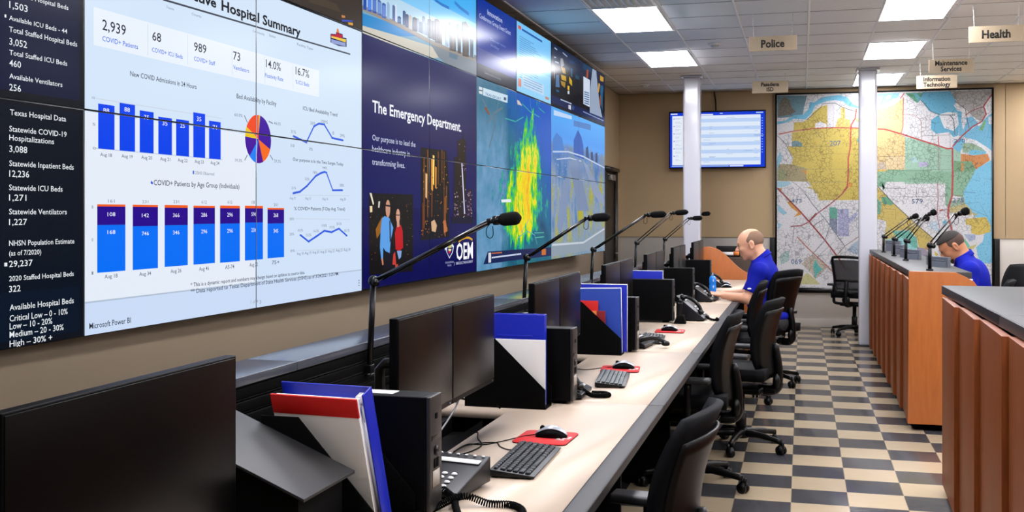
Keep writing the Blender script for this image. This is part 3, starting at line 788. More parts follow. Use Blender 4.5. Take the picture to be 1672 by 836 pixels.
('P',[(5.768,1.629),(5.805,1.629),(5.805,1.594),(5.772,1.591)],(240,215,170)),
('P',[(5.896,1.657),(5.919,1.658),(5.909,1.619),(5.891,1.62)],(230,225,215)),
('P',[(5.853,1.491),(5.905,1.532),(5.958,1.57),(5.94,1.482),(5.87,1.435)],(150,95,20)),
('P',[(5.976,1.351),(6.122,1.364),(6.178,1.333),(6.178,1.246),(5.967,1.246)],(22,20,30)),
('P',[(5.985,1.57),(6.057,1.559),(6.122,1.498),(6.107,1.465),(6.081,1.423),(6.066,1.344),(6.003,1.357),(5.967,1.38),(5.958,1.278),(5.937,1.307),(5.916,1.385),(5.928,1.497),(5.944,1.553)],(92,160,232)),
('P',[(5.937,1.314),(5.962,1.318),(5.97,1.277),(5.951,1.275)],(205,130,100)),
('P',[(6.059,1.545),(6.077,1.538),(6.084,1.423),(6.066,1.405)],(24,30,60)),
('P',[(6.073,1.615),(6.069,1.59),(6.058,1.57),(6.041,1.561),(6.024,1.564),(6.01,1.579),(6.002,1.602),(6.002,1.628),(6.01,1.651),(6.024,1.665),(6.041,1.669),(6.058,1.66),(6.069,1.64)],(205,150,125)),
('P',[(6.004,1.639),(6.072,1.637),(6.07,1.625),(6.004,1.629)],(40,30,30)),
('P',[(6.174,1.504),(6.245,1.515),(6.274,1.477),(6.282,1.37),(6.22,1.352),(6.159,1.363),(6.148,1.465)],(190,20,30)),
('P',[(6.178,1.354),(6.258,1.353),(6.247,1.312),(6.212,1.299)],(130,165,215)),
('P',[(6.122,1.335),(6.15,1.349),(6.168,1.268),(6.107,1.271)],(200,60,50)),
('P',[(6.15,1.269),(6.197,1.271),(6.187,1.227),(6.159,1.229)],(190,70,50)),
('P',[(6.178,1.53),(6.22,1.533),(6.225,1.504),(6.182,1.499)],(205,150,125)),
('P',[(6.229,1.57),(6.226,1.549),(6.215,1.532),(6.201,1.525),(6.185,1.528),(6.173,1.54),(6.166,1.559),(6.166,1.581),(6.173,1.6),(6.185,1.612),(6.201,1.615),(6.215,1.607),(6.226,1.591)],(215,160,135)),
('P',[(6.166,1.579),(6.227,1.578),(6.225,1.572),(6.166,1.573)],(60,40,35)),
('P',[(6.588,2.021),(7.085,2.027),(7.145,1.785),(7.145,1.421),(6.588,1.407)],(16,12,22)),
('P',[(6.64,1.961),(6.661,1.954),(6.657,1.481),(6.64,1.492)],(120,70,25)),
('P',[(6.675,1.855),(6.707,1.848),(6.701,1.684),(6.675,1.694)],(240,200,140)),
('P',[(6.711,2.015),(6.725,2.009),(6.722,1.557),(6.711,1.567)],(150,90,30)),
('P',[(6.783,1.955),(6.827,1.95),(6.818,1.737),(6.783,1.747)],(225,150,50)),
('P',[(6.812,1.983),(6.845,1.977),(6.838,1.777),(6.812,1.786)],(255,215,120)),
('P',[(6.86,1.907),(6.886,1.9),(6.881,1.752),(6.86,1.762)],(235,160,60)),
('P',[(6.786,1.737),(6.808,1.729),(6.804,1.557),(6.786,1.567)],(110,60,20)),
('P',[(6.912,2.014),(6.927,2.007),(6.924,1.779),(6.912,1.789)],(130,80,30)),
('P',[(6.981,2.031),(7.007,2.025),(7.002,1.794),(6.981,1.804)],(90,55,25)),
('P',[(7.027,2.021),(7.046,2.014),(7.042,1.436),(7.027,1.447)],(100,60,25)),
('P',[(7.077,1.783),(7.097,1.775),(7.093,1.583),(7.077,1.593)],(120,75,30)),
('P',[(7.046,1.702),(7.07,1.695),(7.065,1.422),(7.046,1.433)],(150,85,30)),
('P',[(6.623,1.658),(6.637,1.65),(6.634,1.431),(6.623,1.441)],(130,60,25)),
('P',[(6.783,1.531),(6.845,1.544),(6.893,1.504),(6.867,1.459),(6.794,1.467)],(215,175,135)),
('P',[(7.019,1.536),(7.066,1.542),(7.105,1.462),(7.034,1.45)],(190,110,60)),
('P',[(6.838,1.574),(6.853,1.574),(6.853,1.568),(6.838,1.568)],(90,60,30)),
('P',[(6.859,1.676),(6.874,1.676),(6.874,1.669),(6.859,1.669)],(90,60,30)),
('P',[(7.029,1.765),(7.045,1.765),(7.045,1.758),(7.029,1.758)],(150,90,30)),
('P',[(7.105,1.622),(7.121,1.622),(7.121,1.615),(7.105,1.615)],(200,130,50)),
('P',[(6.621,1.478),(6.635,1.478),(6.635,1.471),(6.621,1.472)],(200,130,50)),
('P',[(7.065,1.707),(7.081,1.707),(7.081,1.7),(7.065,1.7)],(200,130,50)),
('P',[(6.746,1.497),(6.76,1.497),(6.76,1.49),(6.746,1.49)],(90,60,30)),
('P',[(6.904,1.717),(6.919,1.718),(6.919,1.711),(6.904,1.711)],(150,90,30)),
('P',[(6.719,1.635),(6.733,1.635),(6.733,1.629),(6.719,1.628)],(200,130,50)),
('P',[(6.763,1.719),(6.778,1.719),(6.778,1.713),(6.763,1.713)],(200,130,50)),
('P',[(6.665,1.527),(6.679,1.527),(6.679,1.521),(6.665,1.521)],(150,90,30)),
('P',[(6.736,1.46),(6.75,1.46),(6.75,1.453),(6.736,1.454)],(150,90,30)),
('P',[(6.885,1.765),(6.9,1.765),(6.9,1.758),(6.885,1.758)],(200,130,50)),
('P',[(7.049,1.914),(7.064,1.915),(7.064,1.908),(7.049,1.908)],(200,130,50)),
('P',[(7.078,1.861),(7.093,1.861),(7.093,1.854),(7.078,1.854)],(200,130,50)),
('P',[(6.779,1.852),(6.794,1.853),(6.794,1.847),(6.779,1.846)],(150,90,30)),
('P',[(6.899,1.674),(6.914,1.675),(6.914,1.668),(6.899,1.668)],(150,90,30)),
('P',[(7.004,1.526),(7.02,1.526),(7.02,1.519),(7.004,1.519)],(150,90,30)),
('P',[(6.672,1.641),(6.687,1.641),(6.687,1.635),(6.672,1.635)],(90,60,30)),
('P',[(6.929,1.429),(6.944,1.429),(6.944,1.422),(6.929,1.423)],(150,90,30)),
('P',[(6.982,1.441),(6.998,1.44),(6.998,1.434),(6.982,1.434)],(150,90,30)),
('P',[(6.679,1.694),(6.693,1.695),(6.693,1.688),(6.679,1.688)],(200,130,50)),
('P',[(6.704,1.538),(6.718,1.538),(6.718,1.532),(6.704,1.532)],(200,130,50)),
('P',[(6.745,1.466),(6.759,1.466),(6.759,1.459),(6.745,1.459)],(90,60,30)),
('P',[(7.047,1.829),(7.063,1.829),(7.063,1.823),(7.047,1.822)],(90,60,30)),
('P',[(6.952,1.788),(6.967,1.788),(6.967,1.782),(6.952,1.781)],(150,90,30)),
('P',[(6.974,1.668),(6.99,1.668),(6.99,1.662),(6.974,1.662)],(200,130,50)),
('P',[(7.111,1.476),(7.127,1.475),(7.127,1.469),(7.111,1.469)],(90,60,30)),
('P',[(6.848,1.443),(6.863,1.442),(6.863,1.436),(6.848,1.436)],(90,60,30)),
('P',[(6.735,1.73),(6.749,1.73),(6.749,1.724),(6.735,1.723)],(150,90,30)),
('P',[(6.719,1.482),(6.733,1.482),(6.733,1.475),(6.719,1.475)],(90,60,30)),
('P',[(6.946,1.627),(6.962,1.627),(6.962,1.621),(6.946,1.621)],(90,60,30)),
('P',[(6.796,1.743),(6.811,1.743),(6.811,1.737),(6.796,1.736)],(150,90,30)),
('P',[(6.671,1.903),(6.685,1.903),(6.685,1.897),(6.671,1.896)],(200,130,50)),
('P',[(7.069,1.634),(7.084,1.634),(7.084,1.627),(7.069,1.627)],(90,60,30)),
('P',[(7.063,1.553),(7.079,1.553),(7.079,1.546),(7.063,1.546)],(90,60,30)),
('P',[(6.704,1.466),(6.718,1.466),(6.718,1.46),(6.704,1.46)],(200,130,50)),
('P',[(6.992,1.874),(7.007,1.874),(7.007,1.868),(6.992,1.867)],(150,90,30)),
('P',[(6.629,1.868),(6.643,1.869),(6.643,1.862),(6.629,1.862)],(150,90,30)),
('P',[(6.675,1.537),(6.689,1.536),(6.689,1.53),(6.675,1.53)],(200,130,50)),
('P',[(6.908,1.576),(6.923,1.576),(6.923,1.569),(6.908,1.569)],(200,130,50)),
('P',[(6.724,1.672),(6.738,1.672),(6.738,1.666),(6.724,1.666)],(150,90,30)),
('P',[(6.977,1.843),(6.993,1.844),(6.993,1.837),(6.977,1.837)],(90,60,30)),
('P',[(6.635,1.799),(6.649,1.799),(6.649,1.793),(6.635,1.793)],(200,130,50)),
('P',[(6.738,1.485),(6.752,1.485),(6.752,1.479),(6.738,1.479)],(200,130,50)),
('P',[(6.679,1.862),(6.693,1.862),(6.693,1.856),(6.679,1.855)],(90,60,30)),
('P',[(7.087,1.487),(7.102,1.487),(7.102,1.48),(7.087,1.48)],(200,130,50)),
('P',[(6.635,1.752),(6.649,1.752),(6.649,1.746),(6.635,1.745)],(150,90,30)),
('P',[(6.963,1.66),(6.978,1.66),(6.978,1.654),(6.963,1.654)],(200,130,50)),
('P',[(6.8,1.832),(6.814,1.833),(6.814,1.826),(6.8,1.826)],(90,60,30)),
('P',[(6.837,1.91),(6.852,1.911),(6.852,1.904),(6.837,1.903)],(150,90,30)),
('P',[(6.675,1.486),(6.689,1.486),(6.689,1.48),(6.675,1.48)],(200,130,50)),
('P',[(6.789,1.592),(6.804,1.592),(6.804,1.585),(6.789,1.585)],(90,60,30)),
('P',[(6.757,1.743),(6.772,1.743),(6.772,1.737),(6.757,1.737)],(90,60,30)),
('P',[(7.102,1.808),(7.118,1.809),(7.118,1.802),(7.102,1.802)],(200,130,50)),
('P',[(6.604,1.452),(6.618,1.452),(6.618,1.445),(6.604,1.445)],(150,90,30)),
('P',[(6.637,1.877),(6.651,1.877),(6.651,1.871),(6.637,1.871)],(200,130,50)),
('P',[(7.016,1.831),(7.032,1.831),(7.032,1.824),(7.016,1.824)],(200,130,50)),
('P',[(6.599,1.476),(6.613,1.476),(6.613,1.47),(6.599,1.47)],(200,130,50)),
('P',[(6.686,1.519),(6.7,1.519),(6.7,1.512),(6.686,1.512)],(200,130,50)),
('P',[(7.32,2.113),(7.434,2.134),(7.447,2.198),(7.46,2.136),(7.508,2.125),(7.512,1.554),(7.266,1.555),(7.266,1.747),(7.32,1.775)],(30,22,28)),
('P',[(7.246,1.992),(7.329,1.996),(7.329,1.555),(7.225,1.555)],(26,18,32)),
('P',[(7.53,1.766),(7.655,1.769),(7.664,1.554),(7.512,1.554)],(34,20,48)),
('P',[(7.185,1.562),(7.677,1.561),(7.677,1.511),(7.185,1.515)],(14,12,40)),
('L',[(7.417,1.959),(7.478,1.583)],0.025,(205,205,235)),
('P',[(7.491,1.921),(7.509,1.922),(7.509,1.915),(7.491,1.914)],(150,130,160)),
('P',[(7.542,1.58),(7.56,1.58),(7.56,1.573),(7.542,1.573)],(120,90,150)),
('P',[(7.634,1.612),(7.652,1.612),(7.652,1.605),(7.634,1.605)],(150,130,160)),
('P',[(7.481,1.678),(7.499,1.678),(7.499,1.671),(7.481,1.671)],(90,80,90)),
('P',[(7.297,1.582),(7.314,1.582),(7.314,1.575),(7.297,1.575)],(190,170,150)),
('P',[(7.6,1.662),(7.617,1.662),(7.617,1.655),(7.6,1.655)],(120,90,150)),
('P',[(7.535,1.648),(7.552,1.648),(7.552,1.641),(7.535,1.641)],(150,130,160)),
('P',[(7.569,1.579),(7.586,1.579),(7.586,1.572),(7.569,1.572)],(120,90,150)),
('P',[(7.625,1.592),(7.643,1.592),(7.643,1.585),(7.625,1.585)],(190,170,150)),
('P',[(7.316,1.582),(7.332,1.582),(7.332,1.575),(7.316,1.575)],(190,170,150)),
('P',[(7.247,1.582),(7.263,1.582),(7.263,1.575),(7.247,1.576)],(120,90,150)),
('P',[(7.575,1.676),(7.592,1.676),(7.592,1.669),(7.575,1.669)],(150,130,160)),
('P',[(7.617,1.696),(7.635,1.697),(7.635,1.69),(7.617,1.689)],(120,90,150)),
('P',[(7.311,1.708),(7.328,1.708),(7.328,1.701),(7.311,1.701)],(90,80,90)),
('P',[(7.493,1.589),(7.51,1.589),(7.51,1.582),(7.493,1.582)],(90,80,90)),
('P',[(7.559,1.736),(7.577,1.737),(7.577,1.729),(7.559,1.729)],(90,80,90)),
('P',[(7.267,1.634),(7.284,1.634),(7.284,1.627),(7.267,1.627)],(120,90,150)),
('P',[(7.253,1.617),(7.269,1.617),(7.269,1.61),(7.253,1.61)],(120,90,150)),
('P',[(7.301,1.628),(7.318,1.628),(7.318,1.621),(7.301,1.621)],(190,170,150)),
('P',[(7.283,1.651),(7.3,1.651),(7.3,1.644),(7.283,1.644)],(190,170,150)),
('P',[(7.564,1.641),(7.582,1.642),(7.582,1.634),(7.564,1.634)],(150,130,160)),
('P',[(7.321,1.581),(7.337,1.581),(7.337,1.574),(7.321,1.574)],(190,170,150)),
('P',[(7.473,2.083),(7.49,2.084),(7.49,2.077),(7.473,2.076)],(120,90,150)),
('P',[(7.462,1.569),(7.48,1.569),(7.48,1.562),(7.462,1.562)],(150,130,160)),
('P',[(7.26,1.62),(7.276,1.62),(7.276,1.614),(7.26,1.614)],(190,170,150)),
('P',[(7.636,1.592),(7.654,1.592),(7.654,1.584),(7.636,1.584)],(190,170,150)),
('P',[(7.575,1.648),(7.593,1.649),(7.593,1.641),(7.575,1.641)],(120,90,150)),
('P',[(7.276,1.713),(7.292,1.714),(7.292,1.707),(7.276,1.707)],(120,90,150)),
('P',[(7.264,1.573),(7.28,1.573),(7.28,1.566),(7.264,1.566)],(120,90,150)),
('P',[(7.277,1.712),(7.294,1.712),(7.294,1.705),(7.277,1.705)],(120,90,150)),
('P',[(7.261,1.711),(7.277,1.712),(7.277,1.705),(7.261,1.705)],(120,90,150)),
('P',[(7.425,1.669),(7.443,1.669),(7.443,1.662),(7.425,1.662)],(90,80,90)),
('P',[(7.503,1.911),(7.52,1.912),(7.52,1.904),(7.503,1.904)],(90,80,90)),
('P',[(7.616,1.616),(7.634,1.616),(7.634,1.609),(7.616,1.609)],(150,130,160)),
('P',[(7.255,1.658),(7.272,1.658),(7.272,1.651),(7.255,1.651)],(190,170,150)),
('P',[(7.599,1.75),(7.617,1.75),(7.617,1.743),(7.599,1.743)],(190,170,150)),
('P',[(7.597,1.745),(7.615,1.746),(7.615,1.739),(7.597,1.738)],(150,130,160)),
('P',[(7.615,1.632),(7.633,1.632),(7.633,1.625),(7.615,1.625)],(150,130,160)),
('P',[(7.627,1.569),(7.645,1.569),(7.645,1.562),(7.627,1.562)],(120,90,150)),
('P',[(7.592,1.724),(7.61,1.725),(7.61,1.717),(7.592,1.717)],(150,130,160)),
('P',[(7.538,1.639),(7.556,1.639),(7.556,1.632),(7.538,1.632)],(150,130,160)),
('P',[(7.258,1.647),(7.274,1.647),(7.274,1.64),(7.258,1.64)],(120,90,150)),
('P',[(7.639,1.726),(7.657,1.726),(7.657,1.719),(7.639,1.719)],(150,130,160)),
('P',[(7.358,1.983),(7.375,1.984),(7.375,1.977),(7.358,1.976)],(90,80,90)),
('P',[(7.309,1.583),(7.325,1.583),(7.325,1.576),(7.309,1.576)],(120,90,150)),
('P',[(7.57,1.589),(7.587,1.589),(7.587,1.582),(7.57,1.582)],(120,90,150)),
('P',[(7.416,1.675),(7.433,1.675),(7.433,1.668),(7.416,1.668)],(190,170,150)),
('P',[(7.269,1.709),(7.286,1.71),(7.286,1.703),(7.269,1.703)],(190,170,150)),
('P',[(7.351,1.817),(7.368,1.818),(7.368,1.811),(7.351,1.811)],(90,80,90)),
('P',[(7.251,1.63),(7.268,1.63),(7.268,1.623),(7.251,1.623)],(190,170,150)),
('P',[(7.303,1.582),(7.319,1.582),(7.319,1.575),(7.303,1.575)],(120,90,150)),
('P',[(7.545,1.73),(7.563,1.73),(7.563,1.723),(7.545,1.723)],(190,170,150)),
('P',[(7.35,1.804),(7.367,1.804),(7.367,1.797),(7.35,1.797)],(90,80,90)),
('P',[(7.31,1.65),(7.326,1.65),(7.326,1.643),(7.31,1.643)],(90,80,90)),
('P',[(7.445,1.563),(7.462,1.563),(7.462,1.556),(7.445,1.556)],(190,170,150)),
('P',[(7.552,1.622),(7.57,1.622),(7.57,1.615),(7.552,1.615)],(90,80,90)),
('P',[(7.374,1.642),(7.391,1.642),(7.391,1.635),(7.374,1.635)],(150,130,160)),
('P',[(7.561,1.721),(7.578,1.721),(7.578,1.714),(7.561,1.714)],(190,170,150)),
('P',[(7.317,1.715),(7.334,1.715),(7.334,1.708),(7.317,1.708)],(190,170,150)),
('P',[(7.326,1.587),(7.343,1.587),(7.343,1.58),(7.326,1.58)],(190,170,150)),
('P',[(7.318,1.679),(7.335,1.679),(7.335,1.672),(7.318,1.672)],(90,80,90)),
('P',[(7.446,1.944),(7.464,1.944),(7.464,1.937),(7.446,1.937)],(190,170,150)),
('P',[(7.356,2.092),(7.373,2.093),(7.373,2.086),(7.356,2.085)],(150,130,160)),
('P',[(7.463,1.916),(7.48,1.917),(7.48,1.91),(7.463,1.909)],(120,90,150)),
('P',[(7.318,1.607),(7.335,1.607),(7.335,1.6),(7.318,1.6)],(150,130,160)),
('P',[(7.58,1.736),(7.597,1.736),(7.597,1.729),(7.58,1.729)],(150,130,160)),
('P',[(7.253,1.729),(7.269,1.73),(7.269,1.723),(7.253,1.723)],(190,170,150)),
('P',[(7.419,1.928),(7.436,1.929),(7.436,1.922),(7.419,1.921)],(120,90,150)),
('P',[(7.319,1.599),(7.336,1.599),(7.336,1.593),(7.319,1.593)],(120,90,150)),
('P',[(7.626,1.66),(7.644,1.66),(7.644,1.653),(7.626,1.653)],(120,90,150)),
('P',[(7.438,1.947),(7.455,1.947),(7.455,1.94),(7.438,1.94)],(120,90,150)),
('P',[(7.62,1.622),(7.638,1.622),(7.638,1.615),(7.62,1.615)],(150,130,160)),
('P',[(7.385,1.861),(7.402,1.862),(7.402,1.855),(7.385,1.854)],(190,170,150)),
('P',[(7.495,1.69),(7.512,1.69),(7.512,1.683),(7.495,1.683)],(90,80,90)),
('P',[(7.464,1.907),(7.482,1.908),(7.482,1.901),(7.464,1.9)],(120,90,150)),
('P',[(7.496,1.684),(7.513,1.685),(7.513,1.678),(7.496,1.677)],(150,130,160)),
('P',[(7.492,1.766),(7.51,1.767),(7.51,1.76),(7.492,1.759)],(190,170,150)),
('P',[(7.559,1.62),(7.577,1.62),(7.577,1.613),(7.559,1.613)],(150,130,160)),
('P',[(7.609,1.695),(7.627,1.695),(7.627,1.688),(7.609,1.688)],(190,170,150)),
('P',[(7.385,1.66),(7.402,1.66),(7.402,1.653),(7.385,1.653)],(90,80,90)),
('P',[(7.293,1.741),(7.31,1.741),(7.31,1.734),(7.293,1.734)],(190,170,150)),
('P',[(7.556,1.741),(7.573,1.741),(7.573,1.734),(7.556,1.734)],(150,130,160)),
('P',[(7.26,1.706),(7.277,1.706),(7.277,1.699),(7.26,1.699)],(190,170,150)),
('P',[(7.399,1.788),(7.416,1.789),(7.416,1.782),(7.399,1.781)],(120,90,150)),
('P',[(7.457,2.049),(7.474,2.05),(7.474,2.043),(7.457,2.042)],(120,90,150)),
('P',[(7.32,1.709),(7.337,1.71),(7.337,1.703),(7.32,1.703)],(150,130,160)),
('P',[(7.572,1.616),(7.59,1.616),(7.59,1.609),(7.572,1.608)],(190,170,150)),
('P',[(7.625,1.613),(7.643,1.613),(7.643,1.606),(7.625,1.606)],(90,80,90)),
('P',[(7.322,1.631),(7.338,1.631),(7.338,1.624),(7.322,1.624)],(90,80,90)),
('P',[(7.316,1.589),(7.333,1.589),(7.333,1.582),(7.316,1.582)],(120,90,150)),
('T','OEM',7.294,1.252,7.673,0.122,(250,250,255),1.2),
('L',[(7.344,1.382),(7.413,1.399),(7.506,1.408),(7.589,1.405),(7.661,1.388)],0.016,(215,160,30)),
('P',[(7.082,1.361),(7.146,1.381),(7.206,1.374),(7.241,1.353),(7.222,1.31),(7.148,1.267),(7.088,1.314),(7.07,1.344)],(225,230,250)),
('P',[(7.095,1.339),(7.148,1.374),(7.222,1.343),(7.206,1.31),(7.148,1.276),(7.098,1.314)],(20,30,110)),
('P',[(7.109,1.361),(7.189,1.366),(7.195,1.344),(7.125,1.342)],(210,200,120)),
('P',[(7.123,1.337),(7.189,1.335),(7.179,1.32),(7.13,1.322)],(240,230,170)),
('P',[(7.125,1.32),(7.176,1.319),(7.157,1.303),(7.135,1.305)],(220,40,30)),
('P',[(7.051,1.357),(7.082,1.352),(7.077,1.333),(7.053,1.328)],(225,230,250)),
('T','EMERGENCY MANAGEMENT',7.288,1.217,7.673,0.02,(190,195,225),0),
('T','PASADENA',7.066,1.234,7.239,0.014,(170,175,215),0),
('T','TEXAS',7.103,1.213,7.189,0.013,(170,175,215),0),
('L',[(7.252,1.239),(7.252,1.213)],0.008,(150,155,200)),
('R',5.668,2.645,7.75,3.25,(70,178,245)),
('R',5.668,2.645,7.75,3.03,(130,203,248)),
('R',5.668,2.645,7.75,2.92,(185,218,240)),
('P',[(5.666,2.774),(6.319,2.756),(6.986,2.745),(7.75,2.764),(7.75,2.634),(6.105,2.622),(5.666,2.622)],(120,165,190)),
('P',[(5.666,2.736),(6.105,2.751),(6.509,2.737),(6.21,2.69),(5.666,2.666)],(20,135,205)),
('P',[(5.666,2.663),(6.21,2.69),(6.771,2.713),(7.098,2.685),(6.771,2.631),(6.105,2.622),(5.666,2.622)],(205,200,185)),
('P',[(6.771,2.727),(7.763,2.745),(7.763,2.636),(7.098,2.631),(6.92,2.66)],(125,135,145)),
('P',[(7.143,2.73),(7.332,2.734),(7.308,2.694),(7.143,2.691)],(90,120,140)),
('L',[(5.666,2.767),(6.105,2.761),(6.432,2.753),(6.771,2.742),(7.143,2.742),(7.75,2.756)],0.03,(150,140,130)),
('P',[(5.674,2.76),(5.674,2.851),(5.697,2.858),(5.72,2.853),(5.72,2.761)],(30,75,170)),
('P',[(5.736,2.761),(5.736,2.844),(5.763,2.852),(5.79,2.842),(5.79,2.764)],(40,90,190)),
('L',[(5.746,2.835),(5.746,2.769)],0.012,(85,135,235)),
('L',[(5.757,2.836),(5.757,2.771)],0.012,(85,135,235)),
('L',[(5.768,2.837),(5.768,2.773)],0.012,(85,135,235)),
('L',[(5.779,2.838),(5.779,2.775)],0.012,(85,135,235)),
('P',[(5.806,2.765),(5.806,2.851),(5.834,2.859),(5.862,2.849),(5.862,2.767)],(45,80,160)),
('L',[(5.817,2.842),(5.817,2.773)],0.012,(90,125,205)),
('L',[(5.829,2.843),(5.829,2.775)],0.012,(90,125,205)),
('L',[(5.84,2.844),(5.84,2.777)],0.012,(90,125,205)),
('L',[(5.851,2.845),(5.851,2.779)],0.012,(90,125,205)),
('P',[(5.878,2.765),(5.878,2.852),(5.907,2.86),(5.936,2.85),(5.936,2.767)],(70,105,170)),
('L',[(5.89,2.843),(5.89,2.773)],0.012,(115,150,215)),
('L',[(5.901,2.844),(5.901,2.775)],0.012,(115,150,215)),
('L',[(5.913,2.845),(5.913,2.777)],0.012,(115,150,215)),
('L',[(5.924,2.846),(5.924,2.779)],0.012,(115,150,215)),
('P',[(5.944,2.76),(5.944,2.845),(5.973,2.853),(6.002,2.849),(6.002,2.762)],(60,95,175)),
('L',[(5.956,2.836),(5.956,2.768)],0.012,(105,140,220)),
('L',[(5.967,2.837),(5.967,2.77)],0.012,(105,140,220)),
('L',[(5.979,2.838),(5.979,2.772)],0.012,(105,140,220)),
('L',[(5.991,2.838),(5.991,2.774)],0.012,(105,140,220)),
('P',[(6.019,2.767),(6.019,2.866),(6.04,2.872),(6.062,2.86),(6.062,2.766)],(150,180,215)),
('P',[(6.105,2.771),(6.105,2.862),(6.127,2.869),(6.148,2.863),(6.148,2.771)],(95,110,160)),
('P',[(6.154,2.773),(6.154,2.878),(6.166,2.883),(6.178,2.869),(6.178,2.769)],(215,225,240)),
('P',[(6.189,2.769),(6.189,2.809),(6.218,2.817),(6.246,2.813),(6.246,2.771)],(35,70,130)),
('L',[(6.2,2.8),(6.2,2.777)],0.012,(80,115,175)),
('L',[(6.212,2.8),(6.212,2.779)],0.012,(80,115,175)),
('L',[(6.223,2.801),(6.223,2.781)],0.012,(80,115,175)),
('L',[(6.235,2.802),(6.235,2.783)],0.012,(80,115,175)),
('P',[(6.274,2.773),(6.274,2.859),(6.298,2.866),(6.323,2.861),(6.323,2.773)],(45,75,130)),
('P',[(6.319,2.767),(6.319,2.846),(6.345,2.854),(6.371,2.849),(6.371,2.767)],(30,60,110)),
('P',[(6.375,2.766),(6.375,2.849),(6.402,2.857),(6.428,2.852),(6.428,2.766)],(190,180,170)),
('P',[(6.441,2.763),(6.441,2.847),(6.48,2.857),(6.519,2.853),(6.519,2.767)],(55,62,80)),
('L',[(6.457,2.838),(6.457,2.772)],0.012,(100,107,125)),
('L',[(6.472,2.839),(6.472,2.774)],0.012,(100,107,125)),
('L',[(6.488,2.84),(6.488,2.777)],0.012,(100,107,125)),
('L',[(6.503,2.841),(6.503,2.779)],0.012,(100,107,125)),
('P',[(6.519,2.772),(6.519,2.853),(6.538,2.86),(6.558,2.853),(6.558,2.77)],(135,150,175)),
('P',[(6.568,2.773),(6.568,2.84),(6.589,2.847),(6.611,2.841),(6.611,2.771)],(90,100,120)),
('P',[(6.617,2.774),(6.617,2.885),(6.643,2.893),(6.668,2.887),(6.668,2.773)],(130,145,170)),
('P',[(6.668,2.774),(6.668,2.85),(6.69,2.857),(6.713,2.854),(6.713,2.773)],(110,125,150)),
('P',[(6.719,2.761),(6.719,2.885),(6.757,2.894),(6.796,2.887),(6.796,2.764)],(75,68,66)),
('L',[(6.734,2.875),(6.734,2.77)],0.012,(120,113,111)),
('L',[(6.75,2.876),(6.75,2.772)],0.012,(120,113,111)),
('L',[(6.765,2.877),(6.765,2.775)],0.012,(120,113,111)),
('L',[(6.78,2.879),(6.78,2.777)],0.012,(120,113,111)),
('P',[(6.802,2.763),(6.802,2.888),(6.831,2.896),(6.86,2.891),(6.86,2.763)],(65,62,68)),
('P',[(6.855,2.752),(6.855,2.909),(6.904,2.92),(6.953,2.91),(6.953,2.758)],(58,56,62)),
('L',[(6.874,2.899),(6.874,2.762)],0.012,(103,101,107)),
('L',[(6.894,2.901),(6.894,2.765)],0.012,(103,101,107)),
('L',[(6.913,2.903),(6.913,2.768)],0.012,(103,101,107)),
('L',[(6.933,2.905),(6.933,2.771)],0.012,(103,101,107)),
('P',[(6.942,2.758),(6.942,2.886),(6.966,2.893),(6.99,2.886),(6.99,2.756)],(82,76,74)),
('P',[(7.064,2.761),(7.064,2.884),(7.094,2.892),(7.125,2.886),(7.125,2.761)],(150,165,190)),
('P',[(7.148,2.739),(7.148,2.936),(7.215,2.951),(7.284,2.952),(7.284,2.75)],(72,66,66)),
('L',[(7.175,2.928),(7.175,2.75)],0.012,(117,111,111)),
('L',[(7.202,2.931),(7.202,2.754)],0.012,(117,111,111)),
('L',[(7.229,2.934),(7.229,2.758)],0.012,(117,111,111)),
('L',[(7.256,2.937),(7.256,2.762)],0.012,(117,111,111)),
('P',[(7.32,2.748),(7.32,2.954),(7.356,2.963),(7.392,2.96),(7.392,2.749)],(70,68,72)),
('P',[(7.429,2.74),(7.429,2.989),(7.5,3.004),(7.572,2.981),(7.572,2.751)],(74,66,62)),
('L',[(7.457,2.98),(7.457,2.752)],0.012,(119,111,107)),
('L',[(7.486,2.983),(7.486,2.756)],0.012,(119,111,107)),
('L',[(7.515,2.986),(7.515,2.76)],0.012,(119,111,107)),
('L',[(7.543,2.99),(7.543,2.764)],0.012,(119,111,107)),
('P',[(7.601,2.756),(7.601,2.891),(7.639,2.9),(7.679,2.895),(7.679,2.757)],(95,105,120)),
('P',[(7.697,2.762),(7.697,2.786),(7.719,2.792),(7.742,2.784),(7.742,2.758)],(110,120,130)),
('L',[(6.855,3.04),(6.986,3.034),(7.143,3.037)],0.02,(40,120,205)),
('L',[(7.26,3.101),(7.38,3.084),(7.58,3.072)],0.025,(50,130,210)),
('R',2.471,2.64,5.655,3.25,(58,48,40)),  # brown glow stands in for the ceiling reflected in switched-off screens
('P',[(5.002,2.722),(5.329,2.723),(5.384,2.689),(5.002,2.673)],(72,60,46)),
('P',[(5.389,2.676),(5.436,2.68),(5.436,2.668),(5.394,2.662)],(200,130,70)),
('P',[(5.394,2.652),(5.536,2.671),(5.534,2.663),(5.394,2.64)],(60,80,190)),
('P',[(5.474,2.65),(5.536,2.658),(5.536,2.642),(5.478,2.638)],(215,160,60)),
('R',7.774,2.645,8.844,3.25,(14,50,150)),
('R',7.774,2.645,8.844,2.86,(70,80,150)),
('R',7.774,2.645,8.844,2.74,(52,56,66)),
('T','Innovation',8.035,3.152,8.437,0.043,(205,215,245),0),
('T','Conference Group Event Grant',7.827,3.092,8.681,0.037,(190,203,240),0),
('T','Discover more',8.12,2.962,8.53,0.023,(110,140,205),0),
('T','today',8.12,2.917,8.347,0.023,(120,140,200),0),
('T','Conference grants and learning',7.953,2.679,8.392,0.015,(150,155,170),0),
('R',8.867,2.645,10.055,3.25,(120,196,248)),
('R',8.867,2.645,10.055,2.9,(150,212,250)),
('L',[(9.029,3.2),(9.725,3.2)],0.018,(30,90,170)),
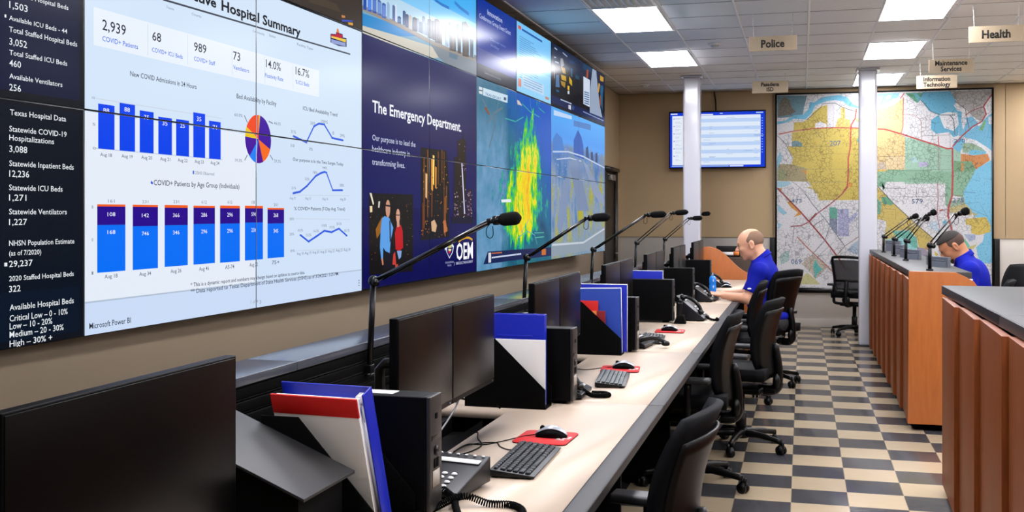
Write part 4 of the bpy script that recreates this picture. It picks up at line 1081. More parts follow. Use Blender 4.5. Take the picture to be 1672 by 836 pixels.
('L',[(8.912,3.205),(9.009,3.205)],0.03,(210,90,80)),
('L',[(8.951,3.13),(9.426,3.13)],0.005,(70,130,185)),
('L',[(8.951,3.1115),(9.316,3.1115)],0.005,(70,130,185)),
('L',[(8.951,3.093),(9.481,3.093)],0.005,(70,130,185)),
('L',[(8.951,3.0745),(9.553,3.0745)],0.005,(70,130,185)),
('L',[(8.951,3.056),(9.694,3.056)],0.005,(70,130,185)),
('L',[(8.951,3.0375),(9.433,3.0375)],0.005,(70,130,185)),
('L',[(8.951,3.019),(9.714,3.019)],0.005,(70,130,185)),
('L',[(8.951,3.0004999999999997),(9.663,3.0004999999999997)],0.005,(70,130,185)),
('L',[(8.951,2.9819999999999998),(9.379,2.9819999999999998)],0.005,(70,130,185)),
('L',[(8.951,2.9635),(9.648,2.9635)],0.005,(70,130,185)),
('L',[(8.951,2.945),(9.718,2.945)],0.005,(70,130,185)),
('L',[(8.951,2.9265),(9.73,2.9265)],0.005,(70,130,185)),
('L',[(8.951,2.908),(9.609,2.908)],0.005,(70,130,185)),
('L',[(8.951,2.8895),(9.478,2.8895)],0.005,(70,130,185)),
('L',[(8.951,2.871),(9.544,2.871)],0.005,(70,130,185)),
('L',[(8.951,2.8525),(9.591,2.8525)],0.005,(70,130,185)),
('L',[(8.951,2.834),(9.575,2.834)],0.005,(70,130,185)),
('L',[(8.951,2.8155),(9.392,2.8155)],0.005,(70,130,185)),
('L',[(8.951,2.7969999999999997),(9.695,2.7969999999999997)],0.005,(70,130,185)),
('L',[(8.951,2.7784999999999997),(9.543,2.7784999999999997)],0.005,(70,130,185)),
('R',9.049,2.7,9.793,2.8,(190,218,245)),
('L',[(9.088,2.79),(9.725,2.79)],0.006,(110,150,190)),
('L',[(9.088,2.7680000000000002),(9.725,2.7680000000000002)],0.006,(110,150,190)),
('L',[(9.088,2.746),(9.725,2.746)],0.006,(110,150,190)),
('L',[(9.088,2.724),(9.725,2.724)],0.006,(110,150,190)),
('R',8.912,2.69,9.009,2.76,(220,140,120)),
('R',9.839,2.675,9.979,2.7,(190,140,120)),
('R',10.094,2.665,12.677,3.25,(7,12,22)),
('R',10.094,3.06,12.677,3.25,(12,32,64)),
('R',10.094,2.665,12.677,2.74,(10,30,80)),
('P',[(10.452,3.146),(10.545,3.154),(10.617,3.097),(10.498,3.064),(10.443,3.096)],(150,150,160)),
('P',[(10.452,3.064),(10.64,3.072),(10.679,3.015),(10.545,3.009)],(175,140,40)),
('P',[(10.475,2.984),(10.689,2.994),(10.698,2.944),(10.498,2.937)],(200,160,30)),
('P',[(10.452,2.92),(10.664,2.929),(10.64,2.87),(10.498,2.882)],(165,130,35)),
('P',[(10.27,2.953),(10.383,2.972),(10.415,2.85),(10.247,2.836)],(80,115,160)),
('P',[(10.895,3.105),(10.986,3.111),(10.966,3.016),(10.895,3.019)],(30,90,130)),
('P',[(10.825,3.011),(10.961,2.981),(10.956,2.923),(10.835,2.944)],(200,165,30)),
('P',[(10.757,2.906),(10.845,2.91),(10.835,2.864),(10.757,2.866)],(225,180,40)),
('P',[(10.761,2.856),(10.845,2.859),(10.835,2.824),(10.757,2.823)],(200,205,215)),
('P',[(10.835,3.183),(11.089,3.195),(11.078,3.17),(10.845,3.15)],(20,60,110)),
('P',[(11.089,3.061),(11.299,3.069),(11.326,3.031),(11.114,3.023)],(15,70,95)),
('P',[(10.796,2.712),(10.91,2.717),(10.91,2.671),(10.796,2.672)],(205,205,215)),
('P',[(10.961,2.716),(11.068,2.721),(11.047,2.681),(10.966,2.682)],(40,80,130)),
('P',[(10.27,2.812),(10.397,2.815),(10.383,2.797),(10.279,2.793)],(20,90,140)),
('L',[(10.181,3.119),(10.27,3.126)],0.012,(170,185,210)),
('L',[(10.225,3.082),(10.383,3.087)],0.012,(170,185,210)),
('L',[(10.19,3.04),(10.198,2.912)],0.012,(170,185,210)),
('L',[(10.452,2.733),(10.935,2.737)],0.012,(170,185,210)),
('L',[(10.545,3.215),(10.737,3.203)],0.012,(170,185,210)),
('L',[(10.203,3.214),(10.315,3.209)],0.012,(170,185,210)),
('P',[(11.49,3.237),(11.949,3.25),(11.949,3.187),(11.49,3.165)],(20,60,95)),
('P',[(11.506,3.095),(11.849,3.094),(11.831,2.788),(11.506,2.793)],(205,218,235)),
('L',[(11.545,2.93),(11.802,2.94)],0.012,(60,100,150)),
('L',[(11.545,2.906),(11.802,2.915)],0.012,(60,100,150)),
('L',[(11.545,2.882),(11.802,2.891)],0.012,(60,100,150)),
('L',[(11.545,2.858),(11.802,2.866)],0.012,(60,100,150)),
('L',[(11.545,2.834),(11.802,2.841)],0.012,(60,100,150)),
('L',[(11.545,2.809),(11.802,2.816)],0.012,(60,100,150)),
('P',[(11.675,3.189),(11.767,3.201),(11.744,3.1),(11.652,3.101)],(160,70,40)),
('P',[(11.979,3.241),(12.192,3.243),(12.285,3.037),(12.412,2.844),(12.541,2.732),(11.831,2.726),(11.86,2.99)],(150,165,190)),
('P',[(12.317,3.118),(12.412,3.116),(12.336,3.004),(12.26,3.009)],(205,150,70)),
('P',[(12.412,3.22),(12.607,3.218),(12.607,3.165),(12.412,3.155)],(200,150,40)),
('P',[(12.412,3.103),(12.593,3.111),(12.541,2.804),(12.444,2.899)],(30,90,130)),
('P',[(12.412,2.987),(12.45,2.978),(12.45,2.848),(12.361,2.891)],(150,70,30)),
('L',[(11.49,2.707),(12.607,2.699)],0.01,(140,160,200)),
('P',[(7.821,2.562),(7.907,2.563),(7.907,2.508),(7.821,2.509)],(215,225,230)),
('P',[(7.93,2.564),(8.595,2.576),(8.587,2.511),(7.923,2.505)],(205,225,240)),
('T','TRANSPORT',7.974,2.512,8.405,0.023,(60,110,160),0),
('P',[(8.48,2.55),(8.549,2.551),(8.549,2.527),(8.48,2.526)],(60,90,120)),
('P',[(7.824,2.538),(7.903,2.541),(7.903,2.532),(7.824,2.53)],(60,80,90)),
('L',[(7.907,2.478),(7.98,2.434),(8.1,2.372),(8.205,2.329)],0.02,(95,120,135)),
('L',[(8.332,2.506),(8.259,2.365),(8.17,2.21),(8.083,2.11)],0.02,(95,120,135)),
('L',[(8.031,2.293),(8.205,2.392),(8.443,2.457)],0.02,(95,120,135)),
('L',[(9.041,2.549),(9.302,2.504),(9.626,2.484)],0.01,(60,170,160)),
('L',[(9.302,2.622),(9.325,2.541),(9.439,2.468)],0.01,(60,170,160)),
('L',[(9.626,2.644),(9.602,2.568),(9.82,2.539)],0.01,(60,170,160)),
('L',[(8.518,2.377),(8.833,2.376),(9.083,2.437)],0.01,(60,170,160)),
('P',[(8.874,2.566),(8.936,2.567),(9.041,2.532),(8.894,2.529)],(210,200,190)),
('P',[(7.947,2.41),(8.014,2.421),(8.1,2.372),(8.048,2.368)],(130,80,60)),
('P',[(8.406,1.701),(8.682,1.709),(8.699,1.684),(8.422,1.678)],(230,235,240)),
('P',[(8.045,1.287),(10.073,1.262),(10.073,1.179),(7.933,1.191)],(10,35,85)),
('P',[(8.06,1.277),(8.13,1.276),(8.13,1.198),(8.06,1.198)],(215,215,225)),
('P',[(8.146,1.241),(9.006,1.242),(9.006,1.228),(8.146,1.229)],(200,210,235)),
('P',[(9.711,1.255),(9.868,1.253),(9.868,1.195),(9.711,1.198)],(200,110,40)),
('P',[(8.146,1.274),(8.433,1.271),(8.433,1.261),(8.146,1.265)],(200,110,60)),
('L',[(8.886,1.371),(9.192,1.432),(9.452,1.393),(9.553,1.303)],0.009,(90,180,170)),
('L',[(9.452,1.41),(9.796,1.408)],0.009,(90,180,170)),
('L',[(9.485,1.366),(9.796,1.369)],0.009,(90,180,170)),
('L',[(9.256,1.533),(9.006,1.418)],0.009,(90,180,170)),
('P',[(11.036,2.362),(11.235,2.487),(11.402,2.427),(11.497,2.34),(11.546,2.186),(11.036,2.201)],(25,80,175)),
('P',[(10.149,2.321),(10.287,2.387),(10.526,2.347),(10.608,2.198),(10.134,2.172)],(60,120,200)),
('P',[(11.643,2.317),(11.742,2.345),(11.812,2.199),(11.633,2.201)],(20,55,110)),
('P',[(11.893,2.279),(11.997,2.295),(12.038,2.188),(11.893,2.182)],(20,50,100)),
('P',[(12.154,2.282),(12.251,2.298),(12.273,2.177),(12.144,2.183)],(20,50,95)),
('P',[(10.172,2.602),(10.948,2.611),(10.948,2.575),(10.172,2.55)],(190,215,245)),
('P',[(11.036,2.573),(11.893,2.595),(11.893,2.531),(11.036,2.512)],(70,120,190)),
('L',[(10.134,2.191),(10.775,2.227),(11.497,2.215),(12.675,2.139)],0.016,(185,200,225)),
('L',[(10.287,2.124),(10.861,2.166),(11.402,2.158)],0.012,(185,200,225)),
('P',[(10.775,2.128),(11.262,2.172),(11.497,1.912),(11.792,1.621),(11.216,1.619),(11.036,1.88)],(120,140,175)),
('P',[(10.567,1.926),(10.861,1.974),(10.775,1.696),(10.445,1.35),(10.287,1.466)],(125,145,180)),
('P',[(11.497,2.163),(11.712,2.13),(12.652,1.761),(12.675,1.67),(11.997,1.817)],(140,155,185)),
('P',[(10.103,1.227),(10.103,1.301),(11.497,1.286),(12.675,1.441),(12.675,1.178),(10.103,1.172)],(140,155,170)),
('L',[(10.103,1.283),(11.497,1.27),(12.675,1.407)],0.02,(195,205,215)),
]
MAP_LEFT = [
('P',[(-0.341,3.255),(0.065,3.244),(0.023,3.079),(0.006,2.966),(-0.299,2.938),(-0.341,2.948)],(95,140,155)),
('P',[(-0.316,3.158),(-0.247,3.235),(-0.163,3.18),(-0.146,3.083),(-0.086,3.029),(-0.146,2.987),(-0.333,2.957)],(120,112,96)),
('P',[(-0.341,2.892),(-0.23,2.896),(-0.112,2.974),(0.015,2.98),(0.082,3.051),(0.099,3.156),(0.158,3.145),(0.258,3.209),(0.342,3.227),(0.508,3.24),(0.607,3.202),(0.673,3.114),(0.763,3.068),(0.755,3.046),(0.623,3.081),(0.541,3.152),(0.441,3.172),(0.325,3.158),(0.175,3.101),(0.124,2.989),(0.04,2.913),(-0.112,2.925),(-0.213,2.875),(-0.341,2.846)],(95,185,220)),
('P',[(-0.12,2.741),(-0.112,2.876),(0.006,2.873),(0.091,2.92),(0.149,3.015),(0.241,3.082),(0.338,3.109),(0.338,2.793),(0.175,2.796),(0.166,2.779)],(208,182,70)),
('P',[(0.516,3.066),(0.574,3.065),(0.574,2.909),(0.64,2.89),(0.643,2.787),(0.441,2.787),(0.475,2.911),(0.516,2.928)],(222,195,95)),
('P',[(-0.142,2.733),(0.166,2.779),(0.441,2.786),(0.763,2.775),(0.763,1.877),(0.175,1.881),(0.091,2.031),(0.057,2.049),(0.054,2.136),(-0.146,2.295),(-0.12,2.374),(-0.213,2.533),(-0.137,2.532)],(208,182,70)),
('P',[(-0.341,2.28),(-0.299,2.289),(-0.146,2.287),(0.057,2.223),(0.057,2.035),(-0.341,2.055)],(165,150,105)),
('P',[(-0.341,2.192),(-0.256,2.227),(-0.213,2.086),(-0.341,2.055)],(150,155,105)),
('P',[(-0.142,2.602),(-0.078,2.618),(-0.002,2.582),(-0.002,2.529),(-0.142,2.532)],(110,150,160)),
('P',[(-0.341,2.368),(-0.299,2.473),(-0.273,2.367),(-0.316,2.28),(-0.341,2.21)],(125,190,215)),
('P',[(-0.341,2.043),(-0.18,2.042),(-0.146,2.007),(-0.264,1.964),(-0.341,1.964)],(150,200,220)),
('P',[(0.706,2.906),(0.763,2.922),(0.763,2.867),(0.722,2.854)],(220,200,110)),
('P',[(0.607,2.018),(0.665,2.023),(0.665,1.954),(0.607,1.949)],(220,140,50)),
('P',[(-0.01,2.198),(0.057,2.197),(0.054,2.136)],(215,140,50)),
('P',[(0.158,2.597),(0.183,2.613),(0.191,2.57),(0.166,2.562)],(215,170,60)),
('P',[(0.732,2.629),(0.763,2.646),(0.763,2.577),(0.739,2.574)],(70,170,170)),
('P',[(0.648,2.743),(0.763,2.75),(0.763,2.646),(0.648,2.648)],(225,200,100)),
('P',[(0.175,2.849),(0.241,2.879),(0.325,2.837),(0.325,2.79),(0.175,2.796)],(225,222,225)),
('P',[(0.119,1.966),(0.77,1.962),(0.77,1.779),(0.226,1.777),(0.191,1.882)],(208,182,70)),
('P',[(0.075,1.966),(0.119,1.966),(0.137,1.938),(0.084,1.944)],(208,182,70)),
('P',[(-0.211,1.755),(-0.166,1.773),(-0.041,1.634),(-0.009,1.624),(-0.014,1.578),(-0.122,1.537),(-0.059,1.606),(-0.149,1.671)],(218,150,50)),
('P',[(-0.338,1.95),(-0.274,1.941),(-0.292,1.894)],(218,150,50)),
('P',[(-0.338,1.727),(-0.202,1.597),(-0.256,1.569),(-0.338,1.634)],(140,195,220)),
('P',[(-0.338,1.467),(-0.274,1.439),(-0.329,1.355)],(150,200,220)),
('P',[(0.364,1.679),(0.447,1.679),(0.469,1.652),(0.469,1.514),(0.364,1.532)],(85,165,140)),
('P',[(0.364,1.532),(0.469,1.514),(0.473,1.294),(0.367,1.413)],(130,140,165)),
('P',[(0.469,1.655),(0.622,1.659),(0.627,1.276),(0.482,1.276)],(170,172,210)),
('P',[(0.622,1.523),(0.709,1.606),(0.753,1.587),(0.648,1.459),(0.627,1.45)],(170,172,210)),
('P',[(0.665,1.158),(0.761,1.231),(0.761,1.012),(0.7,1.03),(0.596,1.084)],(165,185,205)),
('P',[(-0.014,0.884),(0.137,1.025),(0.341,0.843),(0.173,0.674),(0.111,0.784)],(195,180,160)),
('P',[(0.146,0.859),(0.176,0.951),(0.217,0.869),(0.276,0.814),(0.208,0.758),(0.173,0.674),(0.159,0.785)],(80,185,175)),
('P',[(-0.068,0.597),(-0.014,0.69),(0.066,0.765),(0.173,0.674),(0.244,0.602)],(200,195,130)),
('P',[(-0.238,1.058),(-0.175,1.077),(-0.184,0.929),(-0.292,0.872),(-0.311,0.983)],(165,195,190)),
('L',[(-0.324,2.709),(-0.12,2.75),(0.158,2.783),(0.441,2.787),(0.763,2.775)],0.016,(200,90,70)),
('L',[(0.725,3.043),(0.706,2.906),(0.653,2.821),(0.64,2.493),(0.615,2.355),(0.615,2.148),(0.604,1.975),(0.541,1.879)],0.02,(200,80,60)),
('L',[(-0.341,1.946),(-0.281,1.883)],0.015,(120,70,60)),
('L',[(-0.338,1.95),(-0.041,1.634),(0.093,1.477),(0.306,1.219),(0.473,0.991),(0.578,0.818)],0.02,(165,50,50)),
('L',[(0.613,1.963),(0.526,1.853),(0.367,1.716),(0.208,1.597),(0.093,1.477),(-0.014,1.421),(-0.157,1.411)],0.016,(170,80,80)),
('L',[(-0.068,1.263),(0.066,1.116),(0.35,0.843),(0.569,0.607)],0.016,(190,110,90)),
('L',[(0.021,1.893),(0.137,1.726),(0.314,1.505),(0.569,1.139)],0.012,(130,135,140)),
('L',[(0.137,1.025),(0.306,1.219),(0.367,1.413)],0.01,(130,130,135)),
('L',[(0.464,1.009),(0.569,1.139),(0.761,1.277)],0.01,(150,130,110)),
('L',[(0.084,1.477),(0.191,1.597)],0.02,(150,60,60)),
('L',[(0.057,2.904),(0.25,3.073),(0.275,3.125),(0.441,3.129),(0.541,3.066),(0.755,2.991)],0.008,(90,90,90)),
('L',[(-0.341,2.693),(-0.23,2.577),(-0.129,2.365)],0.008,(120,120,125)),
('L',[(0.158,2.762),(0.267,2.638)],0.006,(110,110,90)),
('L',[(-0.213,2.533),(0.441,2.522)],0.004,(140,130,80)),
('L',[(0.057,2.214),(0.763,2.207)],0.004,(140,130,80)),
('L',[(0.325,2.429),(0.763,2.413)],0.004,(140,130,80)),
('L',[(0.057,2.035),(0.607,2.03)],0.005,(120,120,90)),
('L',[(0.416,3.103),(0.416,2.791)],0.004,(150,150,150)),
('L',[(-0.341,2.28),(-0.146,2.05),(0.057,1.881)],0.006,(130,130,110)),
('L',[(-0.202,1.318),(-0.131,1.17),(-0.113,1.411)],0.006,(110,115,120)),
('L',[(0.208,0.988),(0.42,1.193)],0.006,(140,140,140)),
('L',[(0.137,1.412),(0.288,1.514)],0.01,(130,100,100)),
('T','207',0.367,2.536,0.516,0.072,(70,105,150),0),
('T','473',-0.149,1.741,-0.009,0.059,(70,105,150),0),
('T','069',-0.152,0.883,-0.009,0.07,(70,105,150),0),
('T','67',0.367,0.883,0.464,0.067,(70,105,150),0),
]
MAP_RIGHT = [
('P',[(0.938,3.258),(1.35,3.246),(1.297,3.167),(1.198,3.081),(1.076,3.044),(0.938,3.023)],(225,228,232)),
('P',[(0.938,3.226),(1.03,3.247),(1.122,3.246),(1.289,3.244),(1.267,3.184),(1.183,3.154),(1.092,3.084),(0.938,3.088)],(130,195,222)),
('P',[(1.11,3.197),(1.145,3.22),(1.183,3.211),(1.168,3.171),(1.122,3.156)],(225,230,235)),
('P',[(0.938,3.015),(1.076,3.036),(1.229,3.088),(1.338,3.182),(1.332,2.78),(1.305,2.685),(1.092,2.753),(0.938,2.76)],(226,205,130)),
('P',[(0.938,2.756),(1.092,2.753),(1.305,2.681),(1.358,2.635),(1.358,2.194),(0.938,2.198)],(222,190,120)),
('P',[(1.122,2.374),(1.358,2.378),(1.358,2.202),(1.107,2.204)],(225,195,140)),
('P',[(0.938,2.287),(1.092,2.301),(1.13,2.196),(0.938,2.198)],(195,175,150)),
('P',[(1.358,2.639),(1.576,2.583),(1.875,2.47),(1.964,2.473),(2.068,2.432),(2.075,1.994),(1.35,1.999),(1.358,2.378)],(150,192,165)),
('P',[(1.03,2.076),(1.122,2.196),(1.651,2.19),(1.651,2.023),(1.0,2.028)],(120,165,130)),
('P',[(0.938,2.198),(1.13,2.196),(1.03,2.052),(0.938,2.044)],(222,185,70)),
('P',[(1.531,2.296),(1.651,2.294),(1.651,2.238),(1.539,2.224)],(175,165,205)),
('P',[(1.426,2.345),(1.486,2.376),(1.531,2.296),(1.456,2.281)],(160,200,200)),
('P',[(1.358,3.242),(1.591,3.239),(1.584,3.175),(1.516,3.097)],(85,165,125)),
('P',[(1.463,3.242),(1.501,3.241),(1.576,3.159),(1.531,3.112)],(95,180,195)),
('P',[(1.584,3.247),(1.934,3.252),(2.016,3.099),(1.979,3.06),(2.023,2.988),(2.082,2.963),(2.082,2.844),(2.045,2.781),(2.038,2.654),(1.979,2.624),(1.92,2.696),(1.756,2.676),(1.689,2.741),(1.696,2.868),(1.786,2.93),(1.666,2.989),(1.561,3.144)],(85,170,205)),
('P',[(1.793,2.938),(1.905,2.967),(2.023,2.956),(2.045,2.797),(1.979,2.711),(1.86,2.753),(1.823,2.85)],(222,222,225)),
('P',[(1.934,3.252),(2.463,3.252),(2.46,3.189),(2.361,3.042),(2.387,2.916),(2.332,2.822),(2.215,2.904),(2.127,3.001),(2.016,3.099)],(165,160,155)),
('P',[(2.082,2.875),(2.215,2.901),(2.288,2.807),(2.082,2.622),(2.045,2.654),(2.045,2.781)],(100,180,215)),
('P',[(2.288,2.792),(2.46,2.945),(2.46,2.426),(2.39,2.49),(2.259,2.571),(2.082,2.63)],(100,180,215)),
('P',[(1.979,2.56),(2.082,2.628),(2.127,2.542),(2.053,2.416),(1.967,2.481)],(100,180,215)),
('P',[(2.082,2.939),(2.141,2.842),(2.097,2.709),(2.075,2.844)],(220,220,222)),
('P',[(2.082,2.63),(2.259,2.579),(2.361,2.506),(2.398,2.427),(2.332,2.459),(2.229,2.54)],(222,225,228)),
('P',[(2.412,2.883),(2.46,2.898),(2.46,2.788),(2.419,2.789)],(220,222,225)),
('P',[(2.361,2.837),(2.387,2.845),(2.347,2.711),(2.295,2.712)],(110,180,110)),
('P',[(2.273,2.792),(2.332,2.822),(2.347,2.806),(2.295,2.768)],(225,225,225)),
('P',[(2.09,2.542),(2.215,2.54),(2.332,2.475),(2.383,2.419),(2.273,2.381),(2.171,2.414),(2.09,2.415)],(140,175,140)),
('P',[(2.163,2.43),(2.229,2.453),(2.39,2.427),(2.376,2.38),(2.185,2.382)],(100,185,215)),
('P',[(2.071,2.4),(2.229,2.374),(2.405,2.395),(2.434,2.308),(2.259,2.184),(2.2,2.287),(2.071,2.273)],(210,130,60)),
('P',[(2.071,2.297),(2.2,2.295),(2.259,2.192),(2.171,1.993),(1.979,1.995),(1.979,2.306)],(110,160,115)),
('P',[(2.071,2.273),(2.112,2.273),(2.097,2.083),(2.071,2.051)],(200,140,70)),
('P',[(2.434,2.3),(2.466,2.3),(2.466,1.991),(2.171,1.993),(2.215,2.145),(2.288,2.207)],(105,190,222)),
('P',[(0.938,2.172),(1.046,2.171),(1.003,2.035),(0.938,1.99)],(215,180,70)),
('P',[(1.003,2.171),(2.246,2.158),(2.177,2.025),(2.108,1.892),(2.101,1.803),(1.956,1.841),(1.914,1.655),(1.873,1.715),(1.873,2.025),(1.103,2.026),(0.996,1.974),(0.996,2.05)],(130,180,145)),
('P',[(0.996,1.974),(1.103,1.943),(1.075,1.913),(1.11,2.026),(1.053,2.027)],(100,165,125)),
('P',[(2.26,2.158),(2.458,2.156),(2.458,0.923),(2.315,0.921),(2.287,1.003),(2.26,1.136),(2.342,1.211),(2.369,1.329),(2.438,1.344),(2.444,1.433),(2.383,1.536),(2.246,1.543),(2.205,1.64),(2.122,1.729),(2.101,1.877),(2.177,2.025)],(110,192,225)),
('P',[(1.928,1.67),(2.122,1.729),(2.212,1.625),(2.205,1.566),(1.928,1.61)],(190,175,110)),
('P',[(1.928,1.759),(2.108,1.803),(2.129,1.729),(1.928,1.67)],(150,175,150)),
('P',[(2.212,1.61),(2.294,1.58),(2.232,1.558)],(190,180,120)),
('P',[(2.129,1.521),(2.383,1.544),(2.444,1.418),(2.438,1.344),(2.294,1.299),(2.198,1.328),(2.198,1.432),(2.129,1.447)],(215,185,70)),
('P',[(0.996,1.959),(1.21,1.731),(1.409,1.535),(1.705,1.266),(1.691,1.236),(1.621,1.116),(1.536,1.13),(1.508,1.265),(1.409,1.37),(1.196,1.354),(1.118,1.414),(1.11,1.49),(0.996,1.52)],(205,178,80)),
('P',[(1.046,1.815),(1.125,1.822),(1.21,1.731),(1.182,1.701),(1.068,1.732)],(85,160,120)),
('P',[(0.996,1.793),(1.053,1.747),(1.039,1.58),(1.003,1.58)],(100,170,140)),
('P',[(1.196,1.347),(1.409,1.362),(1.508,1.25),(1.522,1.115),(1.409,1.129),(1.225,1.294)],(95,180,160)),
('P',[(1.11,1.414),(1.196,1.347),(1.338,1.129),(1.096,1.187),(1.096,1.354)],(200,180,95)),
('P',[(1.11,1.233),(1.31,1.264),(1.508,1.1),(1.536,0.912),(1.11,1.112)],(130,205,205)),
('P',[(1.508,1.13),(1.621,1.116),(1.691,0.997),(1.551,0.912),(1.522,1.025)],(150,140,160)),
('P',[(1.607,1.116),(1.705,1.251),(1.733,1.147),(1.649,1.086)],(195,140,90)),
('P',[(1.956,1.327),(2.039,1.313),(2.15,1.21),(2.205,1.121),(2.094,1.09),(2.011,1.209)],(110,190,160)),
('P',[(2.108,1.313),(2.253,1.307),(2.253,1.24),(2.177,1.21)],(160,175,205)),
('P',[(2.163,1.136),(2.273,1.181),(2.232,1.121),(2.177,1.106)],(200,190,100)),
('P',[(1.733,1.087),(1.789,1.028),(1.747,0.998)],(220,190,60)),
('P',[(1.677,1.461),(1.789,1.506),(1.803,1.327),(1.649,1.416)],(190,210,225)),
('P',[(1.845,1.461),(1.873,1.506),(1.9,1.476),(1.887,1.431)],(110,185,215)),
('L',[(1.35,3.243),(1.297,3.167)],0.014,(200,90,80)),
('L',[(1.0,2.758),(1.092,2.753),(1.305,2.685),(1.576,2.586),(1.786,2.512),(1.905,2.469),(1.964,2.481)],0.02,(195,60,55)),
('L',[(2.46,3.197),(2.354,3.035),(2.387,2.931),(2.332,2.83),(2.215,2.762),(2.082,2.638),(1.964,2.497)],0.018,(180,60,60)),
('L',[(1.964,2.481),(1.967,1.995)],0.022,(185,65,65)),
('L',[(1.783,2.643),(1.789,2.516)],0.012,(190,90,90)),
('L',[(1.338,3.182),(1.332,2.78),(1.305,2.685)],0.012,(185,100,80)),
('L',[(1.561,3.144),(1.696,2.98),(1.816,2.929),(1.994,2.925)],0.01,(80,100,110)),
('L',[(1.934,2.926),(1.979,2.862),(1.994,2.655)],0.012,(110,110,120)),
('L',[(1.994,3.116),(2.127,3.001),(2.171,2.747)],0.01,(120,100,100)),
('L',[(1.358,2.948),(1.501,2.937),(1.569,2.839),(1.573,2.591)],0.007,(190,130,120)),
('L',[(1.576,2.65),(1.934,2.656),(1.934,2.497)],0.006,(130,130,130)),
('L',[(1.358,2.378),(1.0,2.375)],0.006,(150,130,90)),
('L',[(1.726,2.389),(1.979,2.369)],0.005,(120,140,125)),
('L',[(1.786,2.5),(1.793,2.181)],0.007,(170,120,130)),
('L',[(1.636,2.191),(1.979,2.187)],0.005,(110,140,120)),
('L',[(2.127,2.922),(2.215,2.983),(2.347,3.027)],0.012,(150,80,75)),
('L',[(1.97,2.161),(1.959,1.834),(1.914,1.67),(1.907,1.566),(1.945,1.417),(1.959,1.327)],0.026,(185,70,65)),
('L',[(1.775,2.021),(1.782,1.79),(1.768,1.566),(1.803,1.386)],0.012,(190,120,125)),
('L',[(1.108,1.936),(1.367,1.939),(1.367,2.024)],0.005,(120,120,120)),
('L',[(1.153,1.822),(1.873,1.825)],0.005,(130,130,130)),
('L',[(1.508,1.948),(1.508,1.827)],0.005,(130,130,130)),
('L',[(0.996,1.974),(1.21,1.731),(1.409,1.535),(1.733,1.237)],0.01,(90,85,70)),
('L',[(1.11,1.656),(1.239,1.648),(1.239,1.52)],0.005,(140,125,80)),
('L',[(1.956,1.841),(2.094,1.833)],0.008,(150,90,80)),
('L',[(1.796,1.625),(1.845,1.648)],0.018,(190,60,60)),
('L',[(1.907,1.648),(1.845,1.64)],0.008,(150,100,100)),
('L',[(2.246,1.536),(2.301,1.447)],0.008,(120,110,70)),
('L',[(2.287,1.329),(2.41,1.462)],0.006,(150,130,80)),
('L',[(1.873,1.506),(1.845,1.476),(1.845,1.431),(1.9,1.439)],0.012,(110,185,215)),
('T','270',1.986,2.552,2.124,0.05,(50,90,135),0),
('T','579',1.445,1.728,1.586,0.063,(50,90,135),0),
('T','275',1.963,1.741,2.108,0.062,(50,90,135),0),
]

# ------------------------------------------------------------------ video wall: 9 x 3 panels, slightly turned from the left wall
PHI = math.radians(1.18)
WDR = Vector((math.sin(PHI), math.cos(PHI), 0)); WN = Vector((math.cos(PHI), -math.sin(PHI), 0))
WO = WN * WN.dot(Vector((-2.3, 12.5, 0)))
WRZ = PI / 2 - PHI
def node_mat(name):
    m = bpy.data.materials.new(name); m.use_nodes = True; nt = m.node_tree; b = nt.nodes['Principled BSDF']
    b.inputs['Base Color'].default_value = (0.002, 0.002, 0.002, 1); b.inputs['Roughness'].default_value = 0.19; b.inputs['Specular IOR Level'].default_value = 0.035
    b.inputs['Emission Strength'].default_value = SCREEN
    uv = nt.nodes.new('ShaderNodeUVMap'); uv.uv_map = 'wall'
    sp = nt.nodes.new('ShaderNodeSeparateXYZ'); nt.links.new(uv.outputs[0], sp.inputs[0])
    def M(op, a, b_=0.0, c=None):
        n = nt.nodes.new('ShaderNodeMath'); n.operation = op
        for i, v in enumerate((a, b_, c)):
            if v is None: continue
            if isinstance(v, (int, float)): n.inputs[i].default_value = v
            else: nt.links.new(v, n.inputs[i])
        return n.outputs[0]
    def noise(scale, sx=1, sy=1, det=5, rough=0.6, kind='noise', rot=0.0):
        mp = nt.nodes.new('ShaderNodeMapping'); mp.inputs['Scale'].default_value = (sx, sy, 1); mp.inputs['Rotation'].default_value = (0, 0, rot); nt.links.new(uv.outputs[0], mp.inputs[0])
        if kind == 'noise':
            n = nt.nodes.new('ShaderNodeTexNoise'); n.inputs['Detail'].default_value = det; n.inputs['Roughness'].default_value = rough
        else:
            n = nt.nodes.new('ShaderNodeTexVoronoi'); n.feature = 'DISTANCE_TO_EDGE'
        n.inputs['Scale'].default_value = scale; nt.links.new(mp.outputs[0], n.inputs['Vector'])
        return n.outputs[0]
    def ramp(f, stops, interp='LINEAR'):
        r = nt.nodes.new('ShaderNodeValToRGB'); r.color_ramp.interpolation = interp
        e = r.color_ramp.elements
        while len(e) < len(stops): e.new(0.5)
        for q, (p, c) in zip(e, stops): q.position = p; q.color = lin(c)
        nt.links.new(f, r.inputs[0]); return r.outputs[0]
    def mix(f, a, c):
        x = nt.nodes.new('ShaderNodeMix'); x.data_type = 'RGBA'
        for i, v in ((0, f), (6, a), (7, c)):
            if isinstance(v, (int, float)): x.inputs[i].default_value = v
            elif isinstance(v, tuple): x.inputs[i].default_value = lin(v)
            else: nt.links.new(v, x.inputs[i])
        return x.outputs[2]
    def out(c): nt.links.new(c, b.inputs['Emission Color'])
    MATS[name] = m
    return m, sp.outputs[0], sp.outputs[1], M, noise, ramp, mix, out
